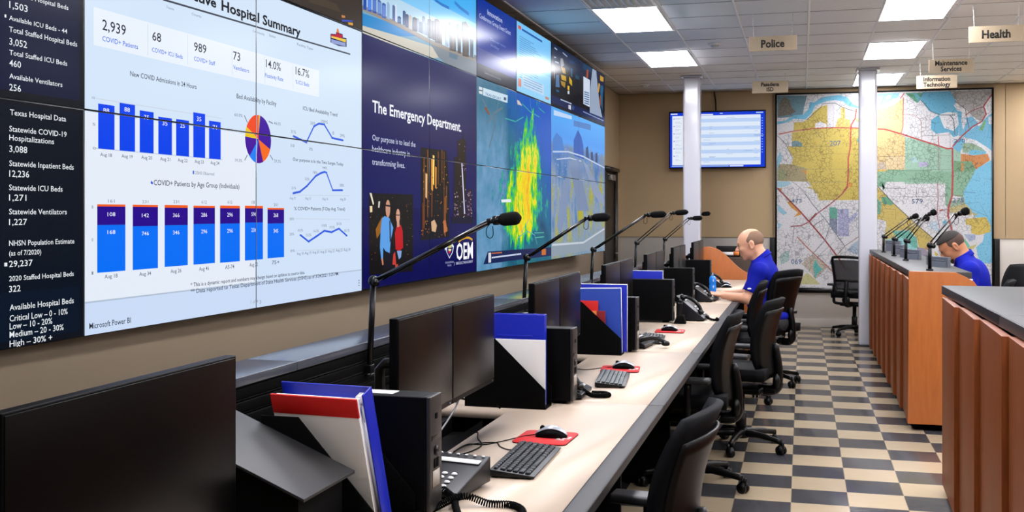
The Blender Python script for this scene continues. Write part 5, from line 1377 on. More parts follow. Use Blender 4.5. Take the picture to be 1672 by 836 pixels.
def radar_mat():
    m, s, z, M, noise, ramp, mix, out = node_mat('weather_radar_picture')
    n_big = noise(2.2, 1.0, 0.6); n_str = noise(5.0, 1.6, 0.45, 6, 0.65, rot=-0.25); n_fine = noise(40, 1, 1, 3)
    # ground map: slate land at left, teal elsewhere, stronger blue at the upper right
    land = M('SMOOTH_MIN', 1.0, M('MAXIMUM', 0.0, M('MULTIPLY', M('SUBTRACT', M('ADD', 8.62, M('MULTIPLY', M('SUBTRACT', n_big, 0.5), 0.6)), s), 6.0)), 0.1)
    teal = ramp(noise(3, 1, 1, 6), [(0.3, (4, 70, 110)), (0.55, (10, 105, 130)), (0.75, (20, 110, 100))])
    ur = M('MINIMUM', 1.0, M('MAXIMUM', 0.0, M('ADD', M('MULTIPLY', M('SUBTRACT', s, 8.9), 0.7), M('MULTIPLY', M('SUBTRACT', z, 1.95), 1.2))))
    base = mix(M('MULTIPLY', ur, 0.8), teal, (18, 84, 205))
    slate = ramp(noise(6, 1, 1, 6), [(0.3, (70, 135, 170)), (0.55, (100, 150, 190)), (0.75, (120, 160, 200))])
    top = M('MINIMUM', 1.0, M('MAXIMUM', 0.0, M('MULTIPLY', M('SUBTRACT', z, 2.1), 3.0)))
    slate = mix(M('MULTIPLY', top, 0.75), slate, (35, 100, 125))
    base = mix(land, base, slate)
    spk = M('GREATER_THAN', noise(55, 1, 1, 2, 0.5), 0.72)
    base = mix(M('MULTIPLY', spk, 0.5), base, (150, 185, 205))
    # rain band
    ax = M('ADD', M('ADD', 8.98, M('MULTIPLY', M('SUBTRACT', z, 1.33), 0.36)), M('MULTIPLY', M('SUBTRACT', noise(1.6, 0.2, 1.0, 2), 0.5), 0.5))
    wid = M('MAXIMUM', 0.16, M('SUBTRACT', 0.66, M('MULTIPLY', M('ABSOLUTE', M('SUBTRACT', z, 1.68)), 0.52)))
    d = M('DIVIDE', M('ABSOLUTE', M('SUBTRACT', s, ax)), wid)
    d = M('ADD', d, M('ADD', M('MAXIMUM', 0.0, M('MULTIPLY', M('SUBTRACT', z, 2.15), 2.2)), M('MAXIMUM', 0.0, M('MULTIPLY', M('SUBTRACT', 1.45, z), 4.0))))
    n_lobe = noise(4.2, 1.5, 0.75, 4, 0.6, rot=-0.35)
    v = M('ADD', M('SUBTRACT', 0.72, M('MULTIPLY', d, 0.42)), M('ADD', M('MULTIPLY', M('SUBTRACT', n_lobe, 0.5), 1.25), M('MULTIPLY', M('SUBTRACT', noise(16, 1.6, 0.8, 3), 0.5), 0.5)))
    rain = ramp(v, [(0.30, (6, 90, 160)), (0.36, (20, 165, 150)), (0.43, (30, 190, 60)), (0.53, (150, 215, 20)), (0.58, (240, 230, 10)), (0.78, (245, 190, 20)), (0.95, (225, 90, 30))])
    mask = M('MINIMUM', 1.0, M('MAXIMUM', 0.0, M('MULTIPLY', M('SUBTRACT', v, 0.27), 14.0)))
    out(mix(mask, base, rain))
    return m
def aerial_mat():
    m, s, z, M, noise, ramp, mix, out = node_mat('aerial_highway_picture')
    sky = ramp(M('DIVIDE', M('SUBTRACT', z, 2.1), 0.55), [(0.0, (95, 165, 240)), (0.5, (70, 150, 235)), (1.0, (80, 170, 245))])
    land = ramp(noise(2.6, 1.3, 0.6, 6, 0.62, rot=0.3), [(0.30, (40, 95, 165)), (0.42, (95, 135, 180)), (0.50, (135, 155, 185)), (0.56, (150, 160, 90)), (0.63, (185, 175, 40)), (0.72, (80, 130, 60))])
    up = M('MINIMUM', 1.0, M('MAXIMUM', 0.0, M('MULTIPLY', M('SUBTRACT', z, 1.95), 4.0)))
    land = mix(M('MULTIPLY', up, 0.6), land, (50, 100, 175))
    lo = M('MINIMUM', 1.0, M('MAXIMUM', 0.0, M('MULTIPLY', M('SUBTRACT', 1.55, z), 3.0)))
    land = mix(M('MULTIPLY', lo, 0.6), land, (125, 150, 165))
    spk = M('GREATER_THAN', noise(34, 1, 1, 2, 0.5), 0.66)
    land = mix(M('MULTIPLY', spk, 0.6), land, (185, 200, 225))
    edge = M('ADD', 2.2, M('MULTIPLY', noise(6, 1, 0.0, 2), 0.12))
    f = M('MINIMUM', 1.0, M('MAXIMUM', 0.0, M('MULTIPLY', M('SUBTRACT', z, edge), 18.0)))
    out(mix(f, land, sky))
    return m
SC = [2.05, 3.26, 4.47, 5.662, 6.75, 7.762, 8.855, 10.075, 11.281, 12.695]
ZR = [1.14, 1.957, 2.634, 3.255]
PANEL_LABELS = {
 (0, 0): 'dark video wall screen listing statewide ventilators and bed totals at the far lower left', (0, 1): 'dark video wall screen listing staffed hospital beds at the upper left corner', (0, 2): 'unlit video wall screen above the dark hospital bed list',
 (1, 0): 'white video wall screen with the leftmost stacked blue age group bars', (1, 1): 'white video wall screen with the 24 hour admissions bar chart and 2,939 figure', (1, 2): 'unlit video wall screen above the admissions chart',
 (2, 0): 'white video wall screen with two lower trend lines beside the stacked bars', (2, 1): 'white video wall screen with the Summary heading, badge and pie chart', (2, 2): 'unlit video wall screen, brown ceiling reflection painted in, above the Summary heading',
 (3, 0): 'navy video wall screen with a picture of two people in blue and red tops', (3, 1): 'navy video wall screen starting the Emergency Department heading', (3, 2): 'video wall screen showing the left half of the waterfront skyline',
 (4, 0): 'navy video wall screen with a lit tower picture and OEM lettering', (4, 1): 'navy video wall screen ending the Emergency Department heading', (4, 2): 'video wall screen showing the right half of the waterfront skyline',
 (5, 0): 'lower left screen of the weather radar map, left edge of the rain band', (5, 1): 'upper left screen of the weather radar map with a white title bar', (5, 2): 'blue video wall screen headed Innovation in the top row',
 (6, 0): 'lower right screen of the weather radar map with the yellow rain core', (6, 1): 'upper right screen of the weather radar map, mostly blue', (6, 2): 'pale blue video wall screen showing a text document in the top row',
 (7, 0): 'lower left screen of the aerial highway picture', (7, 1): 'upper left screen of the aerial picture with the tallest blue tower', (7, 2): 'black video wall screen with gold map shapes in the top row',
 (8, 0): 'lower right screen of the aerial highway picture at the far end', (8, 1): 'upper right screen of the aerial picture with small towers at the far end', (8, 2): 'dark video wall screen with a grey road strip at the far top corner'}
def video_wall():
    rects = []; keys = []
    for c in range(9):
        for r in range(3):
            rects.append((SC[c] + 0.0035, SC[c + 1] - 0.0035, ZR[r] + 0.0035, ZR[r + 1] - 0.0035)); keys.append((c, r))
    bases = {}
    for k, q in zip(keys, rects): bases[k] = q
    outs = flat_items(WALL_ITEMS, rects, -0.0002)
    radar = radar_mat(); aerial = aerial_mat(); off = screen_mat((10, 14, 24))
    M_BEZ = mat('black_screen_bezel', (5, 5, 6), 0.35)
    for (c, r), (x0, x1, z0, z1), (bm, cols) in zip(keys, rects, outs):
        xc = (SC[c] + SC[c + 1]) / 2; zc = ZR[r]
        P = WO + WDR * xc
        t = thing('video_wall_panel', PANEL_LABELS[(c, r)], 'wall screen', (P.x, P.y, zc), WRZ, 'screens of the video wall')
        w = SC[c + 1] - SC[c]; h = ZR[r + 1] - ZR[r]
        b = MB(); b.box(-w / 2 + 0.0006, w / 2 - 0.0006, 0.0, 0.085, 0.0006, h - 0.0006); b.build('housing', M_BEZ, t)
        gap = (P.x - LEFT) / math.cos(PHI)
        b = MB(); b.box(-w * 0.3, w * 0.3, 0.086, gap - 0.012, h * 0.25, h * 0.75); b.build('wall_mount', M_MATTE, t)
        # picture
        full = bmesh.new(); full.faces.new([full.verts.new(p) for p in ((x0, -0.0002, z0), (x1, -0.0002, z0), (x1, -0.0002, z1), (x0, -0.0002, z1))])
        me0 = bpy.data.meshes.new('tmp')
        for f in full.faces: f.material_index = len(cols)
        full.to_mesh(me0); full.free(); bm.from_mesh(me0); bpy.data.meshes.remove(me0)
        base = radar if (c in (5, 6) and r < 2) else aerial if (c in (7, 8) and r < 2) else off
        uvl = bm.loops.layers.uv.new('wall')
        for f in bm.faces:
            f.normal_update()
            if f.normal.y > 0: f.normal_flip()
            for l in f.loops: l[uvl].uv = (l.vert.co.x, l.vert.co.z)
        for v in bm.verts: v.co.x -= xc; v.co.z -= zc
        me = bpy.data.meshes.new('display'); bm.to_mesh(me); bm.free()
        for q in cols: me.materials.append(screen_mat(q))
        me.materials.append(base)
        o = bpy.data.objects.new('display', me); COL.objects.link(o); o.parent = t
video_wall()

# ------------------------------------------------------------------ wall maps
def paper_print(name, c):
    """printed map colour with fine street clutter, as ink on paper"""
    k = 'map_ink_%02x%02x%02x' % c
    if k in MATS: return MATS[k]
    m = bpy.data.materials.new(k); m.use_nodes = True; nt = m.node_tree; b = nt.nodes['Principled BSDF']; L = nt.links.new
    b.inputs['Roughness'].default_value = 0.45
    tc = nt.nodes.new('ShaderNodeTexCoord')
    g_ = sum(c) / 3; col = lin(tuple(0.84 * (x * 0.86 + g_ * 0.14) for x in c))
    water = c[2] > c[0] + 50
    v = nt.nodes.new('ShaderNodeTexVoronoi'); v.feature = 'DISTANCE_TO_EDGE'; v.inputs['Scale'].default_value = 20 if not water else 4
    L(tc.outputs['Object'], v.inputs['Vector'])
    lt = nt.nodes.new('ShaderNodeMath'); lt.operation = 'LESS_THAN'; lt.inputs[1].default_value = 0.05 if not water else 0.008; L(v.outputs[0], lt.inputs[0])
    n = nt.nodes.new('ShaderNodeTexNoise'); n.inputs['Scale'].default_value = 2.5; n.inputs['Detail'].default_value = 5; L(tc.outputs['Object'], n.inputs['Vector'])
    gt = nt.nodes.new('ShaderNodeMath'); gt.operation = 'GREATER_THAN'; gt.inputs[1].default_value = 0.47; L(n.outputs['Fac'], gt.inputs[0])
    mu = nt.nodes.new('ShaderNodeMath'); mu.operation = 'MULTIPLY'; L(lt.outputs[0], mu.inputs[0]); L(gt.outputs[0], mu.inputs[1])
    n2 = nt.nodes.new('ShaderNodeTexNoise'); n2.inputs['Scale'].default_value = 60; n2.inputs['Detail'].default_value = 3; L(tc.outputs['Object'], n2.inputs['Vector'])
    g2 = nt.nodes.new('ShaderNodeMath'); g2.operation = 'GREATER_THAN'; g2.inputs[1].default_value = 0.62; L(n2.outputs['Fac'], g2.inputs[0])
    ad = nt.nodes.new('ShaderNodeMath'); ad.operation = 'MAXIMUM'; L(mu.outputs[0], ad.inputs[0]); L(g2.outputs[0], ad.inputs[1])
    sc = nt.nodes.new('ShaderNodeMath'); sc.operation = 'MULTIPLY'; sc.inputs[1].default_value = 0.75; L(ad.outputs[0], sc.inputs[0])
    mx = nt.nodes.new('ShaderNodeMix'); mx.data_type = 'RGBA'; mx.inputs[6].default_value = col
    mx.inputs[7].default_value = tuple(x * 0.38 for x in col[:3]) + (1,)
    L(sc.outputs[0], mx.inputs[0]); L(mx.outputs[2], b.inputs['Base Color'])
    MATS[k] = m; return m
def wall_map():
    YM = 15.58
    for (x0, x1, z0, z1, data, lab) in ((-0.346, 0.86, 0.552, 3.262, MAP_LEFT, 'tall framed city map with a large yellow district, left of the right-hand column'), (0.885, 2.458, 0.552, 3.262, MAP_RIGHT, 'tall framed coastal map with blue water and 579 printed on it')):
        t = thing('wall_map', lab, 'map', ((x0 + x1) / 2, YM, z0), group='framed maps on the back wall'); xc = (x0 + x1) / 2
        items = [('R', x0, z0, x1, z1, (218, 216, 218))] + data
        (bm, cols), = flat_items(items, [(x0, x1, z0, z1)], 0.0, 0.00012)
        for v in bm.verts: v.co.x -= xc; v.co.z -= z0
        me = bpy.data.meshes.new('map_sheet'); bm.to_mesh(me); bm.free()
        for c in cols: me.materials.append(paper_print('map', c))
        o = bpy.data.objects.new('map_sheet', me); COL.objects.link(o); o.parent = t
        w = (x1 - x0) / 2; h = z1 - z0; b = MB(); bd = 0.022
        b.box(-w - bd, w + bd, -0.012, 0.03, h, h + bd); b.box(-w - bd, w + bd, -0.012, 0.03, -0.07, 0); b.box(-w - bd if x0 < 0 else -w, -w, -0.012, 0.03, 0, h); b.box(w, w + (bd if x0 > 0 else 0.012), -0.012, 0.03, 0, h)
        b.box(-w, w, 0.001, 0.03, 0, h)
        b.build('frame', M_SATIN, t)
    for x, lab in ((-0.41, 'tall black strip standing beside the lower left edge of the maps'), (2.483 + 0.04, 'tall black strip standing beside the lower right edge of the maps')):
        b = MB(); b.box(-0.035, 0.035, -0.03, 0.03, 0, 0.78, 0.005); o = b.build('map_side_post', M_SATIN, None, (x, BACK - 0.031, 0.47)); tag(o, lab, 'post', 'black posts beside the maps')
wall_map()

# ------------------------------------------------------------------ wooden counters on the right
def counter(y0, y1, npan, lab, end_panel, top_len=None, first_w=None):
    xf = 0.745
    t = thing('reception_counter', lab, 'counter', (xf, y0, 0)); L_ = y1 - y0
    b = MB(); b.box(0.05, 0.30, 0.03, L_, 0.0, 1.09); b.build('carcass', M_MATTE, t)
    pw = L_ / npan
    for k in range(npan):
        b = MB(); b.prism([(0.0, k * pw + 0.004), (0.034, k * pw + 0.004), (0.048, (k + 1) * pw - 0.004), (0.024, (k + 1) * pw - 0.004)], 'z', 0.045, 1.105, 0.002); b.build('front_panel', M_WOOD, t)
    b = MB(); b.box(0.036, 0.44, 0.0, L_, 1.115, 1.16, 0.003); b.build('countertop', [M_CTOP], t)
    b = MB(); b.box(0.030, 0.0365, 0.0, L_, 1.116, 1.159, 0.001); b.build('countertop_edge', M_CEDGE, t)
    if end_panel:
        pts = [(0.0, 0.05), (0.006, 1.165), (0.327, 1.161), (0.40, 1.125), (0.448, 1.095), (0.50, 1.02), (0.56, 0.80), (0.60, 0.74), (0.60, 0.05)]
        b = MB(); b.prism(pts, 'y', -0.038, -0.002, 0.003); b.build('end_panel', M_WOOD2, t)
    # work surface behind
    b = MB(); b.box(0.30, 0.95, 0.02, L_, 0.72, 0.75, 0.003); b.build('work_surface', M_TOP, t)
    b = MB(); b.box(0.88, 0.91, 0.1, 0.14, 0, 0.72); b.box(0.88, 0.91, L_ - 0.14, L_ - 0.1, 0, 0.72); b.build('support_leg', M_SATIN, t)
    return t
counter(8.35, 13.48, 8, 'far wooden counter with a rounded orange end panel and four microphones', True)
def near_counter():
    xf = 0.745; y0, y1 = 2.2, 6.55
    t = thing('reception_counter', 'near reddish wooden counter cut by the right edge of the photo', 'counter', (xf, y0, 0)); L_ = y1 - y0
    b = MB(); b.box(0.06, 0.30, 0.03, L_ + 0.02, 0.0, 1.09); b.build('carcass', M_MATTE, t)
    edges = [4.55 + 1.8]
    ys = [6.54, 5.85, 5.19, 4.50, 3.83, 3.16, 2.5, 2.2]
    for a, c in zip(ys[1:], ys[:-1]):
        b = MB(); b.prism([(0.0, a - y0 + 0.003), (0.036, a - y0 + 0.003), (0.056, c - y0 - 0.004), (0.024, c - y0 - 0.004)], 'z', 0.045, 1.108, 0.002); b.build('front_panel', M_WOOD, t)
    for a, c in ((0.0, 2.9 - y0), (2.904 - y0, 4.84 - y0), (4.844 - y0, L_ + 0.19)):
        b = MB(); b.box(0.052, 0.50, a, c, 1.112, 1.162, 0.003); b.build('countertop', M_CTOP, t)
        b = MB(); b.box(0.046, 0.0525, a + 0.001, c - 0.001, 1.113, 1.161, 0.001); b.build('countertop_edge', M_CEDGE, t)
    b = MB(); b.box(0.30, 0.95, 0.02, L_, 0.72, 0.75, 0.003); b.build('work_surface', M_TOP, t)
    b = MB(); b.box(0.88, 0.91, 0.1, 0.14, 0, 0.72); b.box(0.88, 0.91, L_ - 0.14, L_ - 0.1, 0, 0.72); b.build('support_leg', M_SATIN, t)
near_counter()

# ------------------------------------------------------------------ left console and long worktop
def cx(y): return -1.905 + 0.0206 * (y - 3.3)         # front face of the console
CY0_, CY1_ = 0.6, 13.38
def console():
    P = Vector((cx(CY0_), CY0_, 0)); t = thing('slatted_console', 'long black slatted console with a grey top shelf under the video wall', 'console', P, WRZ)
    L_ = (CY1_ - CY0_) / math.cos(PHI)
    # local x along the row, local y towards the wall
    for k in range(8):
        a, c = k * L_ / 8, (k + 1) * L_ / 8
        b = MB(); b.box(a + 0.001, c - 0.001, -0.005, 0.22, 0.975, 1.01, 0.003); b.build('top_shelf', M_SHELF, t)
    b = MB(); b.box(0, L_, 0.012, 0.21, 0.0, 0.974); b.build('carcass', M_MATTE, t)
    b = MB()
    for k in range(4): b.box(0.0, L_, 0.0, 0.012, 0.785 + k * 0.048, 0.785 + k * 0.048 + 0.038, 0.004)
    b.build('slats', M_MATTE, t)
    b = MB()
    for k in range(3): b.box(0.0, L_, 0.0045, 0.0118, 0.824 + k * 0.048, 0.8325 + k * 0.048)
    b.build('slat_rails', mat('dark_grey_rail', (30, 30, 33), 0.35, metal=0.7), t)
console()
PCY = [2.665, 4.42, 6.18, 7.94, 9.69, 11.45]
def worktop():
    t = thing('long_worktop', 'long beige operators worktop with a charcoal front edge and black wells', 'desk', (-0.625, 0.8, 0))
    segs = [0.8, 2.73, 4.49, 6.25, 8.0, 9.76, 11.5, 13.35]
    for k in range(7):
        a, c = segs[k] + 0.001, segs[k + 1] - 0.001
        wa, wc = (a + 0.08, c - 0.31) if k else (a + 0.5, c - 0.3)
        XL = lambda y: cx(y) + 0.008 + 0.625
        xl = XL(c) + 0.004
        pts = [(0.0, a - 0.8), (0.0, c - 0.8), (XL(c), c - 0.8), (XL(wc), wc - 0.8), (-0.53, wc - 0.8), (-0.53, wa - 0.8), (XL(wa), wa - 0.8), (XL(a), a - 0.8)]
        b = MB(); b.prism(pts, 'z', DESK - 0.03, DESK); b.build('worktop', M_TOP, t)
        b = MB(); b.box(0.0005, 0.066, a - 0.8, c - 0.8, DESK - 0.034, DESK + 0.0005, 0.006); b.build('edge_trim', M_EDGE, t)
        b = MB(); b.box(xl, -0.531, wa - 0.8, wc - 0.8, DESK - 0.10, DESK - 0.09); b.box(-0.5315, -0.5295, wa - 0.8, wc - 0.8, DESK - 0.1, DESK - 0.004); b.box(-0.80, -0.76, wa - 0.8, wc - 0.8, DESK - 0.09, DESK - 0.03)
        b.build('cable_well', M_MATTE, t)
        b = MB(); b.box(xl + 0.02, -0.12, a - 0.8 + 0.02, a - 0.8 + 0.05, 0.0, DESK - 0.031, 0.004); b.build('support_panel', M_MATTE, t)
    b = MB(); b.box(-0.75, -0.73, 0.0, 12.5, 0.02, DESK - 0.105); b.build('modesty_panel', M_MATTE, t)
    b = MB(); b.box(-1.05, -0.06, 12.54, 12.57, 0.0, DESK + 0.0, 0.003); b.build('end_leg', M_MATTE, t)
worktop()
def curved_end():
    pts = [(-1.215, 0.0), (-1.215, 1.172), (-1.15, 1.182), (-1.09, 1.180), (-1.03, 1.163), (-0.98, 1.135), (-0.92, 1.09), (-0.86, 1.03), (-0.80, 0.97), (-0.755, 0.93), (-0.70, 0.89), (-0.66, 0.87), (-0.60, 0.86), (-0.60, 0.0)]
    t = thing('curved_end_panel', 'orange wooden end panel with a sweeping curved top beyond the seated man', 'end panel', (0, 13.42, 0))
    b = MB(); b.prism(pts, 'y', 0, 0.036, 0.003); b.build('panel', M_WOOD2, t)
    b = MB(); b.box(-1.14, -0.68, 0.036, 0.10, 0.0, 0.06); b.build('foot', M_MATTE, t)
curved_end()
def back_cabinet():
    t = thing('dark_cabinet', 'low dark brown cabinet by the back wall behind the curved orange panel', 'cabinet', (-0.9, 15.1, 0))
    b = MB(); b.box(-0.3, 0.3, -0.2, 0.28, 0.03, 1.0, 0.004); b.build('body', mat('dark_brown_laminate', (66, 50, 34), 0.5), t)
    for s in (-0.15, 0.15):
        b = MB(); b.box(s - 0.145, s + 0.145, -0.218, -0.201, 0.05, 0.98, 0.003); d = b.build('door', MATS['dark_brown_laminate'], t)
        b = MB(); b.tube([(s - math.copysign(0.1, s), -0.228, 0.5), (s - math.copysign(0.1, s), -0.228, 0.62)], 0.006); b.build('handle', M_STEEL, d)
    t = thing('desk_organizer', 'black box organizer with white and orange strips on the dark cabinet', 'organizer', (-0.98, 14.98, 1.0))
    b = MB(); b.box(-0.16, 0.16, -0.06, 0.08, 0.0, 0.145, 0.004); b.build('body', M_SATIN, t)
    b = MB(); b.box(-0.085, 0.07, -0.064, -0.0605, 0.02, 0.065); b.build('white_strip', M_PAPER, t)
    b = MB(); b.box(0.072, 0.15, -0.064, -0.0605, 0.02, 0.075); b.build('orange_strip', M_ORANGE, t)
back_cabinet()

# ------------------------------------------------------------------ monitors on the worktop (parallel to the video wall)
def monitor(x, y0, y1, z0, z1, lab, group=None, loff=None):
    """screen towards +x, spanning y0..y1"""
    w = y1 - y0; h = z1 - z0
    t = thing('monitor', lab, 'monitor', (x, (y0 + y1) / 2, DESK), group=group); zb = z0 - DESK
    b = MB(); b.box(-0.028, -0.002, -w / 2, w / 2, zb, zb + h, 0.003); b.box(-0.05, -0.026, -w * 0.35, w * 0.35, zb + 0.05, zb + h - 0.06, 0.008); b.build('housing', M_BLACK, t)
    b = MB(); b.box(-0.0025, 0.0, -w / 2 + 0.005, w / 2 - 0.005, zb + 0.018, zb + h - 0.005, 0.0008); b.build('screen', M_GLASS_OFF, t)
    b = MB(); b.ell((0.0, w / 2 - 0.03, zb + 0.009), (0.002, 0.003, 0.003), 8); b.build('power_button', M_STEEL, t)
    b = MB(); d = x - cx((y0 + y1) / 2) - 0.014
    b.box(-0.062, -0.048, -0.06, 0.06, zb + h * 0.3, zb + h * 0.7, 0.003)
    b.tube([(-0.06, 0, zb + h / 2), (-0.14, 0, zb + h / 2), (-0.16, 0, zb + h / 2 - 0.02), (-0.16, 0, -0.03)], 0.017)
    b.build('stand', M_SATIN, t)
    return t
# (inner bar and foot are hidden in the wells; the stands are bolted through the worktop)
def mon_row():
    monitor(-1.165, 1.361, 2.055, 0.85, 1.279, 'large dark monitor filling the lower left corner of the photo', None)
    R = [(2.91, 3.918), (4.551, 5.557), (6.31, 7.368), (8.075, 9.10), (9.80, 10.836), (11.666, 12.85)]
    nm = ['behind the nearest computer tower', 'behind the tower that holds a white folder', 'behind the tower with red and orange cards', 'fourth along the row, behind the low blue folder', 'fifth along the row, left of the seated man', 'farthest along the row, before the orange curved panel']
    for (ya, yb), n in zip(R, nm):
        x = -1.13; ym = (ya + yb) / 2
        monitor(x, ya, ym - 0.001, 0.944, 1.277, 'nearer dark monitor of the joined pair ' + n, 'dark monitors in joined pairs')
        monitor(x, ym + 0.001, yb, 0.944, 1.277, 'farther dark monitor of the joined pair ' + n, 'dark monitors in joined pairs')
mon_row()

# ------------------------------------------------------------------ computer towers
def pc_proto():
    t = thing('computer_tower', 'x', 'computer', (0, 0, DESK))
    b = MB(); b.box(-0.37, -0.012, 0.0, 0.095, 0.012, 0.318, 0.004); b.build('case', M_BLACK, t)
    b = MB(); b.box(-0.0115, 0.0, 0.0, 0.095, 0.012, 0.318, 0.003); b.build('front_panel', mat('dark_grey_plastic', (30, 28, 27), 0.42), t)
    b = MB(); b.box(0.0, 0.0015, 0.012, 0.083, 0.20, 0.214, 0.0005); b.tube([(0.001, 0.047, 0.17), (0.0035, 0.047, 0.17)], 0.013, 16); b.build('drive_slot', M_SATIN, t)
    b = MB(); b.box(0.0, 0.002, 0.03, 0.045, 0.125, 0.15, 0.0008); b.box(0.0, 0.002, 0.05, 0.065, 0.125, 0.15, 0.0008); b.box(0.0, 0.0025, 0.04, 0.055, 0.255, 0.27, 0.001); b.build('ports', M_MATTE, t)
    b = MB(); b.box(0.0002, 0.0012, 0.02, 0.075, 0.075, 0.118); b.build('sticker', mat('grey_sticker', (165, 155, 142), 0.5), t)
    for s in (-0.3, -0.06):
        b = MB(); b.box(s - 0.02, s + 0.02, 0.01, 0.085, 0.0, 0.0125); b.build('foot', M_MATTE, t)
    return t
pc = pc_proto()
PCX = [-0.945, -0.932, -0.925, -0.918, -0.94, -0.93]
PCL = ['nearest black computer tower, beside the big white and blue binder', 'black computer tower holding a white folder, second from the front', 'black computer tower beside the blue folder with red and orange cards', 'plain black computer tower, fourth from the front, behind the standing handset', 'black computer tower beside the blue bottle, fifth from the front', 'farthest black computer tower, just beyond the blue bottle']
for i in range(6):
    o = pc if i == 0 else copy_tree(pc)
    o.location = (PCX[i], PCY[i], DESK); o['label'] = PCL[i]; o['group'] = 'computer towers along the worktop'
t = tag(MB().box(-0.12, 0.0, 0.0, 0.05, 0.0, 0.0012).build('paper_label', M_PAPER, None, (-1.06, 2.69, DESK + 0.3183)), 'white paper slip lying on top of the nearest computer tower', 'paper slip')

# ------------------------------------------------------------------ file racks, folders and binders
def rack(x0, x1, y0, y1, ztop, zend, xdiag, lab, bump=False):
    """near cheek cut on a diagonal: flat top from x0 to xdiag, then down to (x1, zend)"""
    t = thing('file_rack', lab, 'file rack', (x1, y0, DESK), group='black file racks')
    X = lambda v: v - x1; Z = lambda v: v - DESK
    pts = [(X(x0), Z(DESK)), (X(x1), Z(DESK)), (X(x1), Z(zend)), (X(xdiag), Z(ztop)), (X(x0), Z(ztop))]
    b = MB(); b.prism(pts, 'y', 0.0, 0.004, 0.0008); b.build('side_panel', M_MATTE, t)
    b = MB(); b.prism([(p[0], p[1]) for p in pts], 'y', y1 - y0 - 0.004, y1 - y0, 0.0008); b.build('side_panel', M_MATTE, t)
    b = MB(); b.box(X(x0), 0.0, 0.0045, y1 - y0 - 0.0045, 0.0, 0.006); b.box(X(x0), X(x0) + 0.004, 0.0045, y1 - y0 - 0.0045, 0.006, Z(ztop) - 0.02); b.build('tray', M_MATTE, t)
    return t
def lean(ang, px, py, pz): return Matrix.Translation((px, py, pz)) @ Matrix.Rotation(ang, 4, 'Y')
def folder(name, lab, w, h, th, loc, ang, m, edge=None, group=None, cat='folder', yaw=0.0):
    t = thing(name, lab, cat, loc, yaw, group); t.rotation_euler = (0, ang, yaw)
    b = MB(); b.box(-w, 0, 0.0, th * 0.22, 0, h, 0.0006); b.build('front_cover', m, t)
    b = MB(); b.box(-w, 0, th * 0.78, th, 0, h, 0.0006); b.build('back_cover', m, t)
    if edge is not None:
        b = MB(); b.box(-w + 0.002, 0.002, th * 0.23, th * 0.77, 0.003, h + 0.003); b.build('sheets', edge, t)
    return t
# nearest: white booklet with a red band in front of a blue ring binder, both leaning
def near_binders():
    T_ = math.radians(18.0); Zr = math.radians(-5.0)
    t = thing('booklet', 'white booklet with a red band across its top, leaning in the nearest rack', 'booklet', (-1.039, 2.526, 0.795)); t.rotation_euler = (T_, 0, Zr)
    b = MB(); b.box(-0.242, 0.0, 0.0, 0.004, 0.0, 0.35, 0.001); b.build('cover', M_PAPER, t)
    b = MB(); b.box(-0.2425, 0.0005, -0.0008, 0.0048, 0.30, 0.3508, 0.0005); b.build('red_band', M_RED, t)
    b = MB(); b.box(-0.238, -0.001, 0.0045, 0.022, 0.002, 0.343); b.build('sheets', M_PAPER, t)
    t = thing('ring_binder', 'blue ring binder standing open behind the white and red booklet', 'binder', (-1.036, 2.556, 0.787)); t.rotation_euler = (T_, 0, Zr)
    b = MB(); b.box(-0.245, 0.0125, 0.032, 0.036, 0.0, 0.373, 0.001); b.build('back_cover', M_BLUE, t)
    b = MB(); b.box(0.0085, 0.0125, -0.012, 0.0315, 0.0, 0.373, 0.001); b.build('spine', M_BLUE, t)
    b = MB(); b.box(-0.21, 0.004, 0.008, 0.031, 0.004, 0.335); b.build('sheets', M_PAPER, t)
    b = MB(); b.box(-0.02, 0.006, 0.006, 0.03, 0.336, 0.358); b.build('divider_tab', M_PAPER, t)
    rack(-1.30, -0.985, 2.412, 2.66, 1.08, 0.845, -1.20, 'black file rack holding the white and red booklet and the blue binder')
    t = thing('document_tray', 'sloping black tray beside the big monitor in the lower left', 'document tray', (-1.05, 2.131, 0.0)); 
    b = MB(); b.prism([(0.004, 0.953), (0.004, 0.960), (-0.40, 1.125), (-0.40, 1.118)], 'y', 0.0, 0.275, 0.001); b.build('plate', mat('charcoal_plate', (22, 22, 24), 0.5), t)
    b = MB(); b.prism([(-0.02, DESK), (-0.02, 0.955), (-0.385, 1.105), (-0.385, DESK)], 'y', 0.02, 0.255, 0.002); b.build('base', M_MATTE, t)
    t = thing('power_strip', 'black power strip with a dull red switch at the bottom edge of the photo', 'power strip', (-0.985, 1.985, DESK))
    b = MB(); b.box(-0.05, 0.0, -0.3, 0.0, 0.0, 0.045, 0.004); b.build('body', M_BLACK, t)
    b = MB(); b.box(-0.035, -0.02, -0.03, -0.012, 0.045, 0.05, 0.002); b.build('switch', mat('dull_red_switch', (150, 80, 70), 0.5), t)
near_binders()
